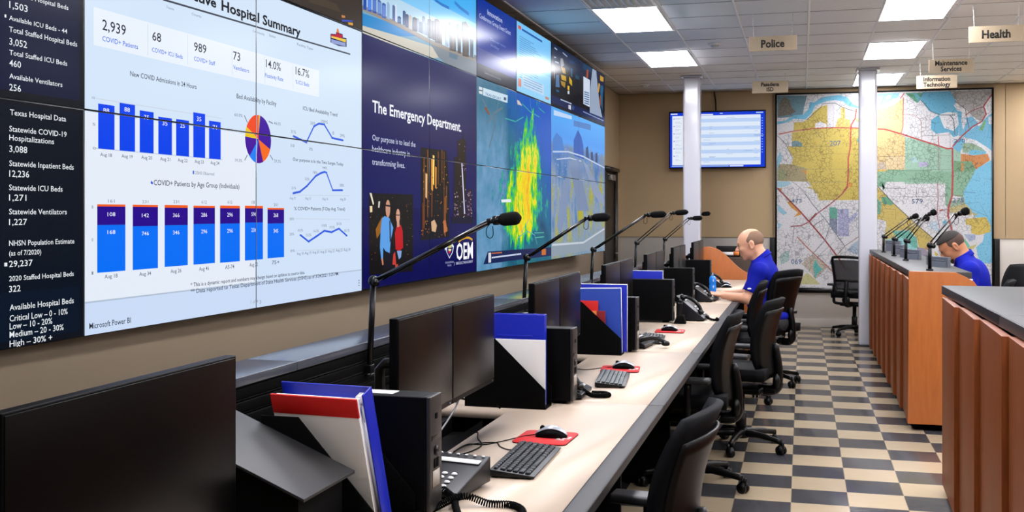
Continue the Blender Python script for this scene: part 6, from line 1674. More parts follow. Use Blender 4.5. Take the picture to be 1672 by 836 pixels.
def rack_two():
    y = 4.27
    folder('folder', 'white folder in the second rack, cut off by the diagonal side', 0.225, 0.268, 0.006, (-1.02, y + 0.02, 0.794), 0, M_PAPER)
    t = thing('ring_binder', 'blue ring binder standing behind the white folder in the second rack', 'binder', (-1.034, y + 0.05, 0.787))
    b = MB(); b.box(-0.245, 0.0, 0.0, 0.003, 0.0, 0.376, 0.001); b.box(-0.2, -0.05, -0.001, 0.0, 0.28, 0.29, 0.0004); b.build('front_cover', M_BLUE, t)
    b = MB(); b.box(-0.245, 0.0, 0.04, 0.043, 0.0, 0.376, 0.001); b.build('back_cover', M_BLUE, t)
    b = MB(); b.box(-0.003, 0.002, -0.0005, 0.0435, 0.0, 0.376, 0.001); b.build('spine', M_BLUE, t)
    b = MB(); b.box(-0.23, -0.01, 0.006, 0.036, 0.004, 0.29); b.build('sheets', M_PAPER, t)
    rack(-1.36, -1.014, y - 0.005, y + 0.11, 1.066, 0.861, -1.229, 'black file rack holding the white folder and a blue binder')
rack_two()
def rack_three():
    y = 6.02
    folder('folder', 'blue folder with white edges holding red and orange cards in the third rack', 0.25, 0.370, 0.012, (-0.992, y + 0.045, 0.788), math.radians(-1.2), M_BLUE2, M_PAPER)
    folder('folder', 'blue folder with a white border behind the one with red and orange cards', 0.27, 0.386, 0.008, (-0.97, y + 0.085, 0.79), 0, M_BLUE, M_PAPER)
    for (xr, zt, w, h, m, lab, dy) in ((-1.127, 1.085, 0.11, 0.15, M_RED, 'red card at the top of the cards in the third rack', 0.034), (-1.099, 1.028, 0.09, 0.13, M_ORANGE, 'orange card below the red card in the third rack', 0.028), (-1.083, 1.029, 0.05, 0.11, mat('dark_red_card', (130, 16, 26), 0.5), 'dark red card beside the orange card in the third rack', 0.022)):
        b = MB(); b.box(-w, 0.0, 0.0, 0.003, 0.0, h, 0.0005); b.box(-w, 0.0, 0.0005, 0.0025, -(zt - h - 0.787), 0.0); o = b.build('index_card', m, None, (xr, y + dy - 0.008, zt - h)); tag(o, lab, 'card', 'cards in the third rack')
    rack(-1.36, -0.99, y - 0.005, y + 0.11, 1.08, 0.876, -1.216, 'black file rack holding the blue folder with red and orange cards')
    folder('folder', 'low blue folder with a white right edge on top behind the fourth tower', 0.235, 0.374, 0.008, (-1.009, 8.045, 0.781), 0, M_BLUE, M_PAPER)
rack_three()

# ------------------------------------------------------------------ keyboards
def keyboard_rows():
    """key rectangles (x towards the operator, y along the row) for one keyboard 0.15 x 0.43"""
    keys = []; L_ = 0.40; y0 = -0.20
    def row(x, widths, h=0.0165):
        tot = sum(widths); y = y0; 
        for w in widths:
            ww = w / tot * L_
            if w > 0: keys.append((x - h / 2, x + h / 2, y + 0.0012, y + ww - 0.0012))
            y += abs(ww)
    row(-0.056, [1] * 13 + [1.2, 1.2, 1.2], 0.011)
    row(-0.034, [1] * 13 + [2, 1.1, 1.1, 1.1]); row(-0.0145, [1.5] + [1] * 12 + [1.5, 1.1, 1.1, 1.1]); row(0.005, [1.8] + [1] * 11 + [2.2, 1.1, 1.1, 1.1]); row(0.0245, [2.3] + [1] * 10 + [2.7, 1.1, 1.1, 1.1]); row(0.044, [1.3, 1.2, 1.3, 6, 1.3, 1.2, 1.3, 1.1, 1.1, 1.1])
    return keys
def keyboard(loc, rz, lab, mk, single):
    t = thing('keyboard', lab, 'keyboard', loc, rz, 'keyboards on the worktop')
    b = MB(); b.prism([(-0.072, 0.004), (0.066, 0.004), (0.070, 0.010), (-0.072, 0.026)], 'y', -0.212, 0.212, 0.003); b.build('case', M_KBODY, t)
    for yy in (-0.19, 0.19):
        b = MB(); b.box(-0.065, -0.05, yy - 0.012, yy + 0.012, 0.0, 0.006); b.box(0.04, 0.055, yy - 0.012, yy + 0.012, 0.0, 0.006); b.build('foot', M_MATTE, t)
    ks = keyboard_rows(); sl = math.atan2(-0.016, 0.142)
    def kz(x): return 0.010 + (0.070 - x) * 0.016 / 0.142
    if single:
        cache = {}
        for (a, c, d, e) in ks:
            key = (round(c - a, 4), round(e - d, 4)); xm, ym = (a + c) / 2, (d + e) / 2
            if key not in cache:
                b = MB(); w, l = key; tb = bmesh.new(); bmesh.ops.create_cube(tb, size=1.0)
                for v in tb.verts:
                    k = 0.8 if v.co.z > 0 else 1.0; v.co = Vector((v.co.x * w * k, v.co.y * l * (1 - (1 - k) * 0.016 / l), v.co.z * 0.007 + 0.0035))
                bmesh.ops.bevel(tb, geom=tb.edges[:], offset=0.0012, segments=1, affect='EDGES'); b.add(tb)
                o = b.build('key', mk, t); cache[key] = o
            else:
                o = cache[key].copy(); COL.objects.link(o); o.parent = t
            o.location = (xm, ym, kz(xm) - 0.001); o.rotation_euler = (0, -sl, 0)
    else:
        b = MB()
        for (a, c, d, e) in ks: b.box(a, c, d, e, kz((a + c) / 2) - 0.001, kz((a + c) / 2) + 0.006, 0.001)
        b.build('keys', mk, t)
    return t
kb = keyboard((-0.852, 3.338, DESK), math.radians(1.5), 'nearest dark keyboard, in front of the red mousepad', M_KEY, True)
keyboard((-0.875, 5.09, DESK), math.radians(6), 'olive grey keyboard beside the second mousepad', M_KEY2, False)
keyboard((-0.915, 6.80, DESK), math.radians(4), 'grey keyboard partly hidden behind the third computer tower', M_KEY, False)
keyboard((-0.83, 10.17, DESK), 0.0, 'black keyboard under the hands of the seated man', M_KBODY, False)

# ------------------------------------------------------------------ mousepads and mice
def mousepad(x, y, rz, lab, print_=True):
    t = thing('mousepad', lab, 'mousepad', (x, y, DESK), rz, 'red mousepads')
    n = 8; pts = []
    hx, hy, r = 0.098, 0.11, 0.025
    for cx_, cy_, a0 in ((hx - r, hy - r, 0), (-hx + r, hy - r, 90), (-hx + r, -hy + r, 180), (hx - r, -hy + r, 270)):
        for k in range(n): a = math.radians(a0 + 90 * k / (n - 1)); pts.append((cx_ + r * math.cos(a), cy_ + r * math.sin(a)))
    b = MB(); b.prism(pts, 'z', 0.0, 0.003); b.build('base', M_MATTE, t)
    b = MB(); b.prism(pts, 'z', 0.0031, 0.0048); b.build('cloth_top', M_REDPAD, t)
    if print_:
        b = MB(); 
        for (px, py, w, l) in ((0.05, -0.01, 0.012, 0.05), (0.068, 0.0, 0.01, 0.03), (0.06, 0.025, 0.03, 0.008), (0.06, -0.03, 0.03, 0.008), (0.085, 0.015, 0.012, 0.022), (0.083, -0.008, 0.014, 0.008)):
            b.box(px - w / 2, px + w / 2, py - l / 2, py + l / 2, 0.0049, 0.0052)
        b.build('white_emblem', M_PAPER, t)
def mouse(x, y, rz, lab, cable, zoff=0.0052):
    t = thing('computer_mouse', lab, 'mouse', (x, y, DESK + zoff), rz, 'computer mice')
    # nose towards -x, palm end at +x
    def body(sc, zk, lift, cut):
        rows = []
        for i in range(15):
            u = i / 14; xx = -0.056 + 0.112 * u
            hw = 0.030 * (math.sin(PI * (0.08 + 0.84 * u)) ** 0.45) * sc
            hz = (0.012 + 0.026 * math.sin(PI * (0.12 + 0.72 * u)) ** 1.1) * zk * (math.sin(PI * min(1, max(0, 0.04 + 0.95 * u))) ** 0.28)
            rows.append([(xx * sc, hw * math.cos(PI * k / 12), lift + hz * (math.sin(PI * k / 12) ** 0.7 if 0 < k < 12 else 0)) for k in range(13)])
        return rows
    b = MB(); R = body(1.0, 0.92, 0.001, 0)
    tb = bmesh.new(); G = [[tb.verts.new(p) for p in r] for r in R]
    for i in range(14):
        for k in range(12): tb.faces.new([G[i][k], G[i][k + 1], G[i + 1][k + 1], G[i + 1][k]])
        tb.faces.new([G[i][0], G[i + 1][0], G[i + 1][12], G[i][12]])
    tb.faces.new(G[0]); tb.faces.new(G[14][::-1]); bmesh.ops.recalc_face_normals(tb, faces=tb.faces[:]); b.add(tb); b.build('body', M_BLACK, t)
    b = MB(); R = body(1.012, 1.0, 0.0014, 0); rows = [[r[k] for k in range(3, 10)] for r in R]
    b.sheet(rows, -0.0015); b.build('top_shell', M_SILVER, t)
    b = MB(); b.tube([(-0.033, -0.004, 0.031), (-0.033, 0.004, 0.031)], 0.009, 12); b.build('scroll_wheel', M_MATTE, t)
    if cable:
        b = MB(); b.tube(bezier_path(cable), 0.0019, 8); b.build('cable', M_MATTE, t)
mousepad(-0.884, 3.724, math.radians(-2), 'nearest red mousepad with a white emblem, under the silver mouse')
mousepad(-0.905, 5.48, math.radians(6), 'second red mousepad, beside the olive grey keyboard', True)
mousepad(-0.872, 7.345, math.radians(3), 'small looking red mousepad beyond the third computer tower', True)
mouse(-0.865, 3.735, math.radians(4), 'silver and black mouse on the nearest red mousepad', [(-0.055, 0, 0.006), (-0.10, -0.01, 0.0), (-0.16, -0.10, -0.002), (-0.21, -0.16, -0.003), (-0.27, -0.17, -0.003), (-0.285, -0.30, -0.003), (-0.27, -0.36, -0.003), (-0.31, -0.36, 0.0), (-0.36, -0.30, -0.08)])
mouse(-0.89, 5.49, math.radians(6), 'silver and black mouse on the second mousepad', [(-0.055, 0, 0.006), (-0.11, 0.02, -0.002), (-0.2, -0.06, -0.003), (-0.3, 0.05, -0.003)])
mouse(-0.875, 7.35, math.radians(0), 'black and silver mouse on the small looking red mousepad', None)
mouse(-0.80, 11.9, math.radians(10), 'black mouse on the worktop beyond the blue bottle', None, 0.0)
mouse(-0.84, 12.35, math.radians(-10), 'farther black mouse near the curved orange panel', None, 0.0)
def loose_cable(pts, r, lab, m=M_MATTE, name='cable'):
    b = MB(); b.tube(bezier_path(pts), r, 8); o = b.build(name, m); return tag(o, lab, 'cable', 'loose cables on the worktop')
loose_cable([(-1.22, 2.98, DESK - 0.05), (-1.155, 3.3, DESK + 0.003), (-1.11, 3.36, DESK + 0.0025), (-1.075, 3.45, DESK + 0.0025), (-1.07, 3.55, DESK + 0.0025), (-1.115, 3.65, DESK + 0.003), (-1.15, 3.75, DESK + 0.003), (-1.22, 3.8, DESK - 0.05)], 0.0022, 'thin black cable looping over the edge of the nearest black well')
loose_cable([(-0.925, 3.50, DESK + 0.012), (-0.955, 3.50, DESK + 0.003), (-1.0, 3.54, DESK + 0.0025), (-1.035, 3.60, DESK + 0.0025), (-1.10, 3.56, DESK + 0.0025), (-1.13, 3.45, DESK + 0.0025), (-1.2, 3.35, DESK - 0.05)], 0.0019, 'thin keyboard cable crossing the beige worktop behind the nearest keyboard')
loose_cable([(-1.155, 3.62, 0.985), (-1.17, 3.55, 0.9), (-1.19, 3.35, 0.82), (-1.25, 3.1, 0.74)], 0.003, 'grey cable hanging below the nearest pair of monitors', mat('grey_cable', (110, 110, 112), 0.5))
loose_cable([(-1.20, 4.24, DESK + 0.004), (-1.25, 4.3, DESK + 0.02), (-1.31, 4.33, DESK + 0.004), (-1.38, 4.27, DESK + 0.03), (-1.42, 4.33, DESK + 0.004)], 0.004, 'tangled black cable on the worktop under the second rack')

# ------------------------------------------------------------------ telephones
def coil(path, r, turns, wire, n=14):
    P = bezier_path(path, 24); out = []; N = turns * n
    L = [0]
    for a, c in zip(P[:-1], P[1:]): L.append(L[-1] + (c - a).length)
    tot = L[-1]; j = 0
    for i in range(N + 1):
        s = tot * i / N
        while j < len(L) - 2 and L[j + 1] < s: j += 1
        f = (s - L[j]) / max(1e-9, L[j + 1] - L[j]); p = P[j].lerp(P[j + 1], min(1, f)); d = (P[j + 1] - P[j]).normalized()
        a = d.cross(Vector((0, 0, 1))); a = a.normalized() if a.length > 1e-4 else d.orthogonal().normalized(); b_ = a.cross(d)
        w = 2 * PI * i / n; out.append(p + (a * math.cos(w) + b_ * math.sin(w)) * r)
    return out
def handset(b, M=None):
    b.tube(bezier_path([(-0.085, 0, 0.006), (-0.05, 0, 0.026), (0, 0, 0.033), (0.05, 0, 0.026), (0.085, 0, 0.006)], 6), [0.015] + [0.0135] * 23 + [0.015], 12, M=M)
    for s in (-1, 1): b.lathe([(0.016, -0.012), (0.024, -0.006), (0.025, 0.006), (0.017, 0.016), (0.0, 0.018)], 16, M=(M if M is not None else Matrix()) @ Matrix.Translation((s * 0.085, 0, 0.0)))
def telephone(loc, rz, lab, full=True, cord=None, tilt=24, off_hook=False, world=False):
    """keypad faces up and towards local +x"""
    t = thing('desk_telephone', lab, 'telephone', loc, rz, 'black desk telephones')
    a = math.radians(tilt); w, d = 0.115, 0.105
    zf = lambda x: 0.028 + (d - x) * math.tan(a)
    b = MB(); b.prism([(-d, 0.012), (d, 0.008), (d, 0.024), (-d, zf(-d) - 0.003)], 'y', -w, w, 0.004); b.build('body', M_PHONE, t)
    b = MB(); b.box(-d * 0.8, -d * 0.2, -w * 0.8, w * 0.8, 0.0, 0.013); b.box(d * 0.4, d * 0.9, -w * 0.8, w * 0.8, 0.0, 0.013); b.build('foot', M_MATTE, t)
    R = Matrix.Rotation(a, 4, 'Y')
    def face(x, y): return Matrix.Translation((x, y, zf(x) - 0.0035)) @ R
    nb = 0; proto = None
    def button(x, y, sx, sy):
        nonlocal proto
        if proto is None:
            b = MB(); b.lathe([(1.0, 0.0), (1.0, 0.6), (0.8, 1.0), (0.0, 1.05)], 12); proto = b.build('button', M_BUTTON, t); o = proto
        else: o = proto.copy(); COL.objects.link(o); o.parent = t
        o.matrix_basis = face(x, y) @ Matrix.Diagonal((sx, sy, 0.0045, 1))
    if full:
        for r in range(4):
            for c in range(3): button(0.012 + r * 0.022, -0.005 + c * 0.031, 0.0065, 0.0095)
        for c in range(8): button(-0.096, -0.10 + c * 0.028, 0.003, 0.006)
        b = MB(); b.box(-0.011, 0.011, -0.075, 0.098, 0.003, 0.0045); o = b.build('label_strip', M_PAPER, t); o.matrix_basis = face(-0.06, 0.005)
        b = MB(); b.ell((0, 0, 0.004), (0.005, 0.016, 0.002), 12); o = b.build('message_lamp', M_BUTTON, t); o.matrix_basis = face(-0.02, -0.065)
    else:
        b = MB()
        for r in range(4):
            for c in range(3): b.box(-0.006, 0.006, -0.008, 0.008, 0.003, 0.007, 0.001, M=face(0.012 + r * 0.022, 0.0 + c * 0.031))
        b.build('buttons', M_BUTTON, t)
        b = MB(); b.box(-0.02, 0.02, -0.075, 0.09, 0.003, 0.0045); o = b.build('display_strip', mat('pale_phone_display', (190, 196, 200), 0.3), t); o.matrix_basis = face(-0.065, 0.005)
    if not off_hook:
        b = MB(); handset(b); o = b.build('handset', M_SATIN, t); o.matrix_basis = Matrix.Translation((0.005, -0.075, zf(0.005) + 0.016)) @ R
    else:
        b = MB(); handset(b); o = b.build('handset', M_SATIN, t); o.matrix_basis = Matrix.Translation((0.13, -0.06, 0.028)) @ Matrix.Rotation(math.radians(20), 4, 'Z')
    if cord:
        wm = Matrix.Translation(loc) @ Matrix.Rotation(rz, 4, 'Z')
        if world: cord = ([wm.inverted() @ Vector(p) for p in cord[0]],) + tuple(cord[1:])
        b = MB(); b.tube(coil(*cord), 0.0022, 6); b.build('coiled_cord', M_MATTE, t)
    return t
telephone((-1.02, 2.955, DESK), math.radians(-100), 'nearest desk telephone with white buttons and a label strip, beside the first tower', True, ([(-0.965, 2.83, 0.815), (-0.925, 2.80, 0.80), (-0.90, 2.745, 0.7905), (-0.86, 2.66, 0.7905), (-0.80, 2.60, 0.7905), (-0.72, 2.66, 0.7905), (-0.715, 2.75, 0.7905), (-0.76, 2.81, 0.7905), (-0.83, 2.81, 0.7905), (-0.90, 2.80, 0.8075), (-0.96, 2.70, 0.7905), (-0.99, 2.62, 0.7905)], 0.0085, 130, 0.002), 16, False, True)
telephone((-1.02, 4.64, DESK), math.radians(0), 'desk telephone hidden behind the second tower, only its coiled cord in view', False, ([(0.09, -0.02, 0.03), (0.13, -0.03, 0.0105), (0.18, -0.035, 0.0105), (0.205, -0.01, 0.0105), (0.18, 0.03, 0.0105), (0.12, 0.03, 0.0105)], 0.0085, 50, 0.002))
telephone((-0.99, 6.47, DESK), math.radians(-8), 'desk telephone with its handset laid down, at the third tower', False, None, 24, True)
telephone((-0.80, 8.2, DESK), math.radians(-5), 'large desk telephone on the worktop, tilted up, near the blue bottle', False, ([(0.1, -0.02, 0.03), (0.15, -0.04, 0.0105), (0.19, -0.02, 0.0105), (0.17, 0.06, 0.0105)], 0.0085, 36, 0.002), 38)
telephone((-0.885, 9.98, DESK), math.radians(-5), 'desk telephone in front of the seated man beside the fifth tower', False, None, 34)
telephone((-0.95, 11.98, DESK), math.radians(15), 'small looking black telephone on the worktop before the curved panel', False, None, 30)
def radio_handset():
    t = thing('radio_handset', 'black upright radio handset standing in a charger before the fourth tower', 'radio', (-0.865, 7.905, DESK))
    b = MB(); b.prism([(-0.045, 0.0), (0.045, 0.0), (0.03, 0.06), (-0.02, 0.06)], 'y', -0.035, 0.035, 0.005); b.build('charger', M_BLACK, t)
    b = MB(); b.box(-0.018, 0.018, -0.025, 0.025, 0.035, 0.155, 0.008); b.build('body', M_SATIN, t)
    b = MB(); b.ell((0.0, 0.0, 0.165), (0.014, 0.016, 0.016), 14); b.build('earpiece', M_SATIN, t)
radio_handset()
def bottle():
    t = thing('drink_bottle', 'blue plastic bottle on the worktop in front of the seated man', 'bottle', (-0.885, 11.12, DESK))
    b = MB(); b.lathe([(0.0, 0.0), (0.033, 0.0), (0.036, 0.006), (0.036, 0.075), (0.032, 0.085), (0.036, 0.095), (0.036, 0.145), (0.026, 0.165), (0.014, 0.172), (0.0, 0.172)], 22); b.build('body', mat('blue_bottle_plastic', (30, 120, 215), 0.25), t)
    b = MB(); b.lathe([(0.013, 0.172), (0.013, 0.185), (0.007, 0.19), (0.006, 0.205), (0.0, 0.206)], 14); b.build('cap', mat('grey_cap', (130, 135, 150), 0.4), t)
    b = MB()
    for z in (0.06, 0.125): b.lathe([(0.0, -0.0005), (0.014, -0.0005), (0.014, 0.0005), (0.0, 0.0005)], 12, M=Matrix.Translation((0.012, -0.0345, z)) @ Matrix.Rotation(math.radians(72), 4, 'Z') @ Matrix.Rotation(math.radians(90), 4, 'X') @ Matrix.Rotation(0, 4, 'Z'))
    b.build('label_print', M_PAPER, t)
bottle()

# ------------------------------------------------------------------ boom microphones
def microphone(base, joint, tail, tip, lab, s=1.0, double=False):
    """base, joint, start and end of the foam tip in world coordinates"""
    B = Vector(base); J = Vector(joint) - B; A = Vector(tail) - B; T = Vector(tip) - B
    t = thing('boom_microphone', lab, 'microphone', base, 0, 'boom microphones')
    b = MB(); b.tube([(0, 0, 0), (0, 0, 0.012)], 0.026, 16); b.build('clamp_base', M_SATIN, t)
    b = MB(); b.tube([(0, 0, 0.01), J * 0.5 + Vector((0, 0, 0.005)), J], 0.0135, 14); b.build('pole', M_SATIN, t)
    b = MB(); b.ell(J + Vector((0, 0, 0.004)), (0.023, 0.023, 0.024), 20); b.tube([J + Vector((0.012, -0.012, 0.0)), J + Vector((0.026, -0.034, -0.004))], 0.016, 14); b.build('joint', M_SATIN, t)
    d = (A - J).normalized(); b = MB()
    if double:
        o = Vector((0, 0, 1)).cross(d).normalized(); n = d.cross(o).normalized() * 0.013
        b.tube([J + d * 0.02 + n, A + n], 0.0055, 10); b.tube([J + d * 0.02 - n, A - n], 0.0055, 10); b.tube([A - n * 1.3, A + n * 1.3], 0.008, 10)
    else: b.tube([J + d * 0.01, A], 0.0105, 12); b.tube([J + d * 0.05 - Vector((0, 0, 0.014)), A - Vector((0, 0, 0.012))], 0.003, 8)
    b.build('boom', mat('black_gloss_tube', (16, 15, 15), 0.15, spec=0.7), t)
    e = (T - A).normalized(); b = MB(); b.tube([A - e * 0.012, A + e * 0.02], 0.012, 12); b.tube([A + e * 0.016, A + e * 0.042], 0.02, 16); b.build('holder', M_SATIN, t)
    Lf = (T - A).length; b = MB(); p0 = A + e * 0.036; n = 9
    path = []; rad = []
    for k in range(n + 1):
        u = k / n; path.append(p0 + e * (Lf - 0.036) * u); rad.append(0.031 * (1 - (2 * abs(u - 0.5)) ** 5 * 0.75) * (0.9 + 0.1 * u))
    b.tube(path, rad, 18); b.build('foam_cover', M_FOAM, t)
    b = MB(); c = A + e * 0.0 - Vector((0, 0, 0.012)); b.tube(bezier_path([c, c + Vector((-0.014, 0, -0.02)), c + Vector((-0.015, 0, -0.05)), c + Vector((0.0, 0, -0.062)), c + Vector((0.014, 0, -0.05)), c + Vector((0.013, 0, -0.01))], 6), 0.0018, 8); b.build('cable_loop', M_MATTE, t)
    return t
MICL = [((-1.846, 4.452, 1.28), (-1.305, 4.452, 1.551), (-1.165, 4.452, 1.566), 'nearest boom microphone, reaching across the weather radar screens', False),
 ((-1.823, 7.10, 1.283), (-1.406, 7.10, 1.553), (-1.243, 7.10, 1.564), 'second boom microphone from the front, reaching across the aerial picture', False),
 ((-1.771, 9.249, 1.269), (-1.309, 9.249, 1.573), (-1.129, 9.249, 1.582), 'third boom microphone from the front, in front of the dark door', False),
 ((-1.734, 11.548, 1.268), (-1.358, 11.548, 1.592), (-1.175, 11.548, 1.606), 'fourth boom microphone from the front, with a double rod, beside the left column', True),
 ((-1.638, 13.232, 1.271), (-1.339, 13.232, 1.530), (-1.176, 13.232, 1.535), 'low boom microphone just before the left white column', True),
 ((-1.467, 14.107, 1.30), (-1.301, 14.107, 1.58), (-1.151, 14.107, 1.592), 'farthest boom microphone on the left, behind the white column', True)]
for J, A, T, lab, dbl in MICL:
    z0 = 0.86 if J[1] < 13.3 else 0.0
    o = microphone((J[0] - (0.02 if J[1] < 13.3 else 0), J[1], z0), J, A, T, lab, 1.0, dbl)
    if J[1] < 13.3:
        g = J[0] - 0.02 - cx(J[1]); b = MB(); b.box(-g - 0.004, 0.016, -0.022, 0.022, 0.0, 0.05, 0.003); b.build('console_clamp', M_SATIN, o)
for bx, by, J, A, T, lab in ((0.867, 12.517, (0.869, 12.512, 1.331), (1.131, 12.517, 1.533), (1.232, 12.517, 1.573), 'boom microphone on the far counter nearest the right white column'),
 (0.893, 11.441, (0.892, 11.436, 1.329), (1.128, 11.441, 1.525), (1.231, 11.441, 1.545), 'second boom microphone on the far counter, counted from the white column'),
 (0.907, 10.332, (0.909, 10.325, 1.336), (1.085, 10.332, 1.572), (1.168, 10.332, 1.608), 'third boom microphone on the far counter, rising above its neighbours'),
 (0.92, 8.553, (0.92, 8.545, 1.345), (1.105, 8.553, 1.578), (1.196, 8.553, 1.612), 'large looking boom microphone on the far counter beside the bent man')):
    microphone((bx, by, 1.16), J, A, T, lab, 1.0, True)
# monitors standing behind the far counter, their grey backs in view
def back_monitor(x, y, rz, z0, z1, w, lab):
    t = thing('monitor', lab, 'monitor', (x, y, 0.75), rz, 'monitors behind the far counter')
    m = mat('grey_monitor_back', (88, 92, 102), 0.4)
    b = MB(); b.box(-w / 2, w / 2, -0.03, 0.0, z0 - 0.75, z1 - 0.75, 0.004); b.build('housing', m, t)
    b = MB(); b.box(-w / 2 + 0.02, w / 2 - 0.02, -0.034, -0.029, z0 - 0.73, z1 - 0.79, 0.003); b.box(-w * 0.3, w * 0.3, -0.0345, -0.029, z1 - 0.782, z1 - 0.776); b.build('back_cover', mat('grey_back_cover', (100, 104, 114), 0.38), t)
    b = MB(); b.box(-w / 2 + 0.006, w / 2 - 0.006, 0.0, 0.003, z0 - 0.744, z1 - 0.756); b.build('screen', M_GLASS_OFF, t)
    b = MB(); b.box(-0.03, 0.03, -0.055, -0.035, 0.008, z1 - 0.9, 0.004); b.box(-0.1, 0.1, -0.09, 0.08, 0.0, 0.012, 0.004); b.build('stand', M_SATIN, t)
# (placed from the counter towards the operators, turned a little to the aisle)
back_monitor(1.082, 9.20, math.radians(-57), 0.92, 1.24, 0.20, 'grey backed monitor directly before the bent man behind the counter')
back_monitor(1.055, 9.44, math.radians(-76), 0.92, 1.24, 0.22, 'dark monitor edge tucked behind the tallest counter microphone')
back_monitor(1.015, 10.68, math.radians(-58), 0.90, 1.25, 0.20, 'grey backed monitor behind the third counter microphone')
back_monitor(0.985, 11.05, math.radians(-72), 0.90, 1.25, 0.22, 'dark monitor between the second and third counter microphones')
back_monitor(0.985, 11.95, math.radians(-58), 0.90, 1.26, 0.20, 'grey monitor behind the second counter microphone')
back_monitor(1.02, 13.0, math.radians(-58), 0.90, 1.28, 0.26, 'farthest small monitor behind the counter, beside the white column')

# ------------------------------------------------------------------ office chairs (facing local +x)
def chair(name='office_chair', mesh=False, top_w=0.47, low_w=0.42, top_z=1.02):
    t = thing(name, 'x', 'chair')
    b = MB(); 
    rows = []
    for i in range(9):
        u = i / 8; x = -0.21 + 0.45 * u; hw = 0.245 * (1 - 0.10 * abs(u - 0.45) ** 2 * 4) * (1 - 0.25 * max(0, u - 0.85) / 0.15)
        rows.append([(x, -hw + 2 * hw * k / 12, 0.50 - 0.03 * max(0, u - 0.75) / 0.25 - 0.012 * abs(2 * k / 12 - 1) ** 3 - 0.006 * math.sin(PI * k / 12)) for k in range(13)])
    b.sheet(rows, 0.075); b.build('seat', M_CHAIR, t)
    b = MB(); b.box(-0.16, 0.14, -0.13, 0.13, 0.385, 0.425, 0.012); b.box(-0.24, -0.10, -0.04, 0.04, 0.39, 0.42, 0.008); b.tube([(0.02, -0.13, 0.40), (0.02, -0.24, 0.40)], 0.008); b.build('tilt_mechanism', M_CHAIR2, t)
    def bx(z): 
        u = max(0.0, (z - 0.56) / (top_z - 0.56)); return -0.215 - 0.035 * math.sin(PI * 0.9 * (1 - u)) * 0 - 0.075 * u ** 1.4 + 0.03 * math.sin(PI * u)
    def bw(z):
        u = (z - 0.56) / (top_z - 0.56); return (low_w + (top_w - low_w) * min(1, u * 1.6)) / 2 * (1 - 0.10 * max(0, (u - 0.86) / 0.14) ** 2) * (1 - 0.12 * max(0, (0.12 - u) / 0.12))
    def back(off, shrink, n=13, z0=0.56, z1=None):
        z1 = z1 or top_z; R = []
        for i in range(n):
            z = z0 + (z1 - z0) * i / (n - 1); h = bw(z) - shrink
            R.append([(bx(z) + off + 0.055 * (2 * k / 12 - 1) ** 2 - 0.0 * i, -h + 2 * h * k / 12, z - 0.012 * abs(2 * k / 12 - 1) ** 2.5 * (i / (n - 1))) for k in range(13)])
        return R
    if not mesh:
        b = MB(); R = back(0, 0); th = [[0.018 + 0.022 * math.sin(PI * (0.08 + 0.84 * i / 12)) for k in range(13)] for i in range(13)]; b.sheet(R, [[-v for v in q] for q in th]); b.build('backrest', M_CHAIR, t)
        b = MB(); R = back(-0.004, 0.03, 11, 0.50, top_z - 0.06); b.sheet(R, 0.012); b.build('back_shell', M_CHAIR2, t)
        b = MB(); z1 = top_z - 0.02
        pth = [(bx(0.6) + 0.02, -bw(0.6) + 0.004, 0.60)] + [(bx(z) + 0.045, -bw(z) + 0.002, z) for z in (0.72, 0.84, z1 - 0.04)]
    else:
        R = back(0, 0.012); b = MB(); b.sheet([[p for p in r] for r in R[1:-1]], 0.004)
        mm = bpy.data.materials.new('black_chair_mesh'); mm.use_nodes = True; nt = mm.node_tree; pb = nt.nodes['Principled BSDF']; pb.inputs['Base Color'].default_value = (0.008, 0.008, 0.01, 1); pb.inputs['Roughness'].default_value = 0.7
        tr = nt.nodes.new('ShaderNodeBsdfTransparent'); mxs = nt.nodes.new('ShaderNodeMixShader'); mxs.inputs[0].default_value = 0.72
        nt.links.new(tr.outputs[0], mxs.inputs[1]); nt.links.new(pb.outputs[0], mxs.inputs[2]); nt.links.new(mxs.outputs[0], nt.nodes['Material Output'].inputs[0])
        b.build('backrest', mm, t)
        b = MB(); n = len(R); loop = [R[0][k] for k in range(13)] + [R[i][12] for i in range(1, n)] + [R[-1][k] for k in range(11, -1, -1)] + [R[i][0] for i in range(n - 2, -1, -1)]
        b.tube(loop, 0.02, 8, cap=False); b.tube([R[4][0], (R[4][6][0] - 0.01, 0, R[4][6][2]), R[4][12]], 0.016, 8); b.build('back_frame', M_CHAIR2, t)
    b = MB(); b.tube(bezier_path([(-0.12, 0, 0.405), (-0.22, 0, 0.41), (-0.255, 0, 0.47), (-0.252, 0, 0.58), (bx(0.72) - 0.022, 0, 0.72)], 6), [0.034] * 12 + [0.026] * 12 + [0.016], 12); b.ell((-0.245, 0, 0.47), (0.03, 0.055, 0.06), 14); b.build('spine', M_CHAIR2, t)
    for s in (-1, 1):
        b = MB(); b.tube(bezier_path([(0.0, s * 0.16, 0.40), (0.0, s * 0.27, 0.41), (0.0, s * 0.29, 0.46), (-0.005, s * 0.285, 0.64)], 6), 0.02, 10); a = b.build('armrest', M_CHAIR2, t)
        b = MB(); b.box(-0.13, 0.12, s * 0.28 - 0.043, s * 0.28 + 0.043, 0.64, 0.67, 0.013, seg=3); b.build('arm_pad', mat('dark_grey_arm_pad', (30, 30, 32), 0.45), a)
    b = MB(); b.lathe([(0.036, 0.10), (0.036, 0.24), (0.025, 0.245), (0.025, 0.39), (0.0, 0.39)], 18); b.build('gas_column', M_CHAIR2, t)
    b = MB(); b.lathe([(0.0, 0.07), (0.05, 0.075), (0.052, 0.12), (0.04, 0.14), (0.0, 0.14)], 18); b.build('base_hub', M_CHAIR2, t)
    legp = castp = None
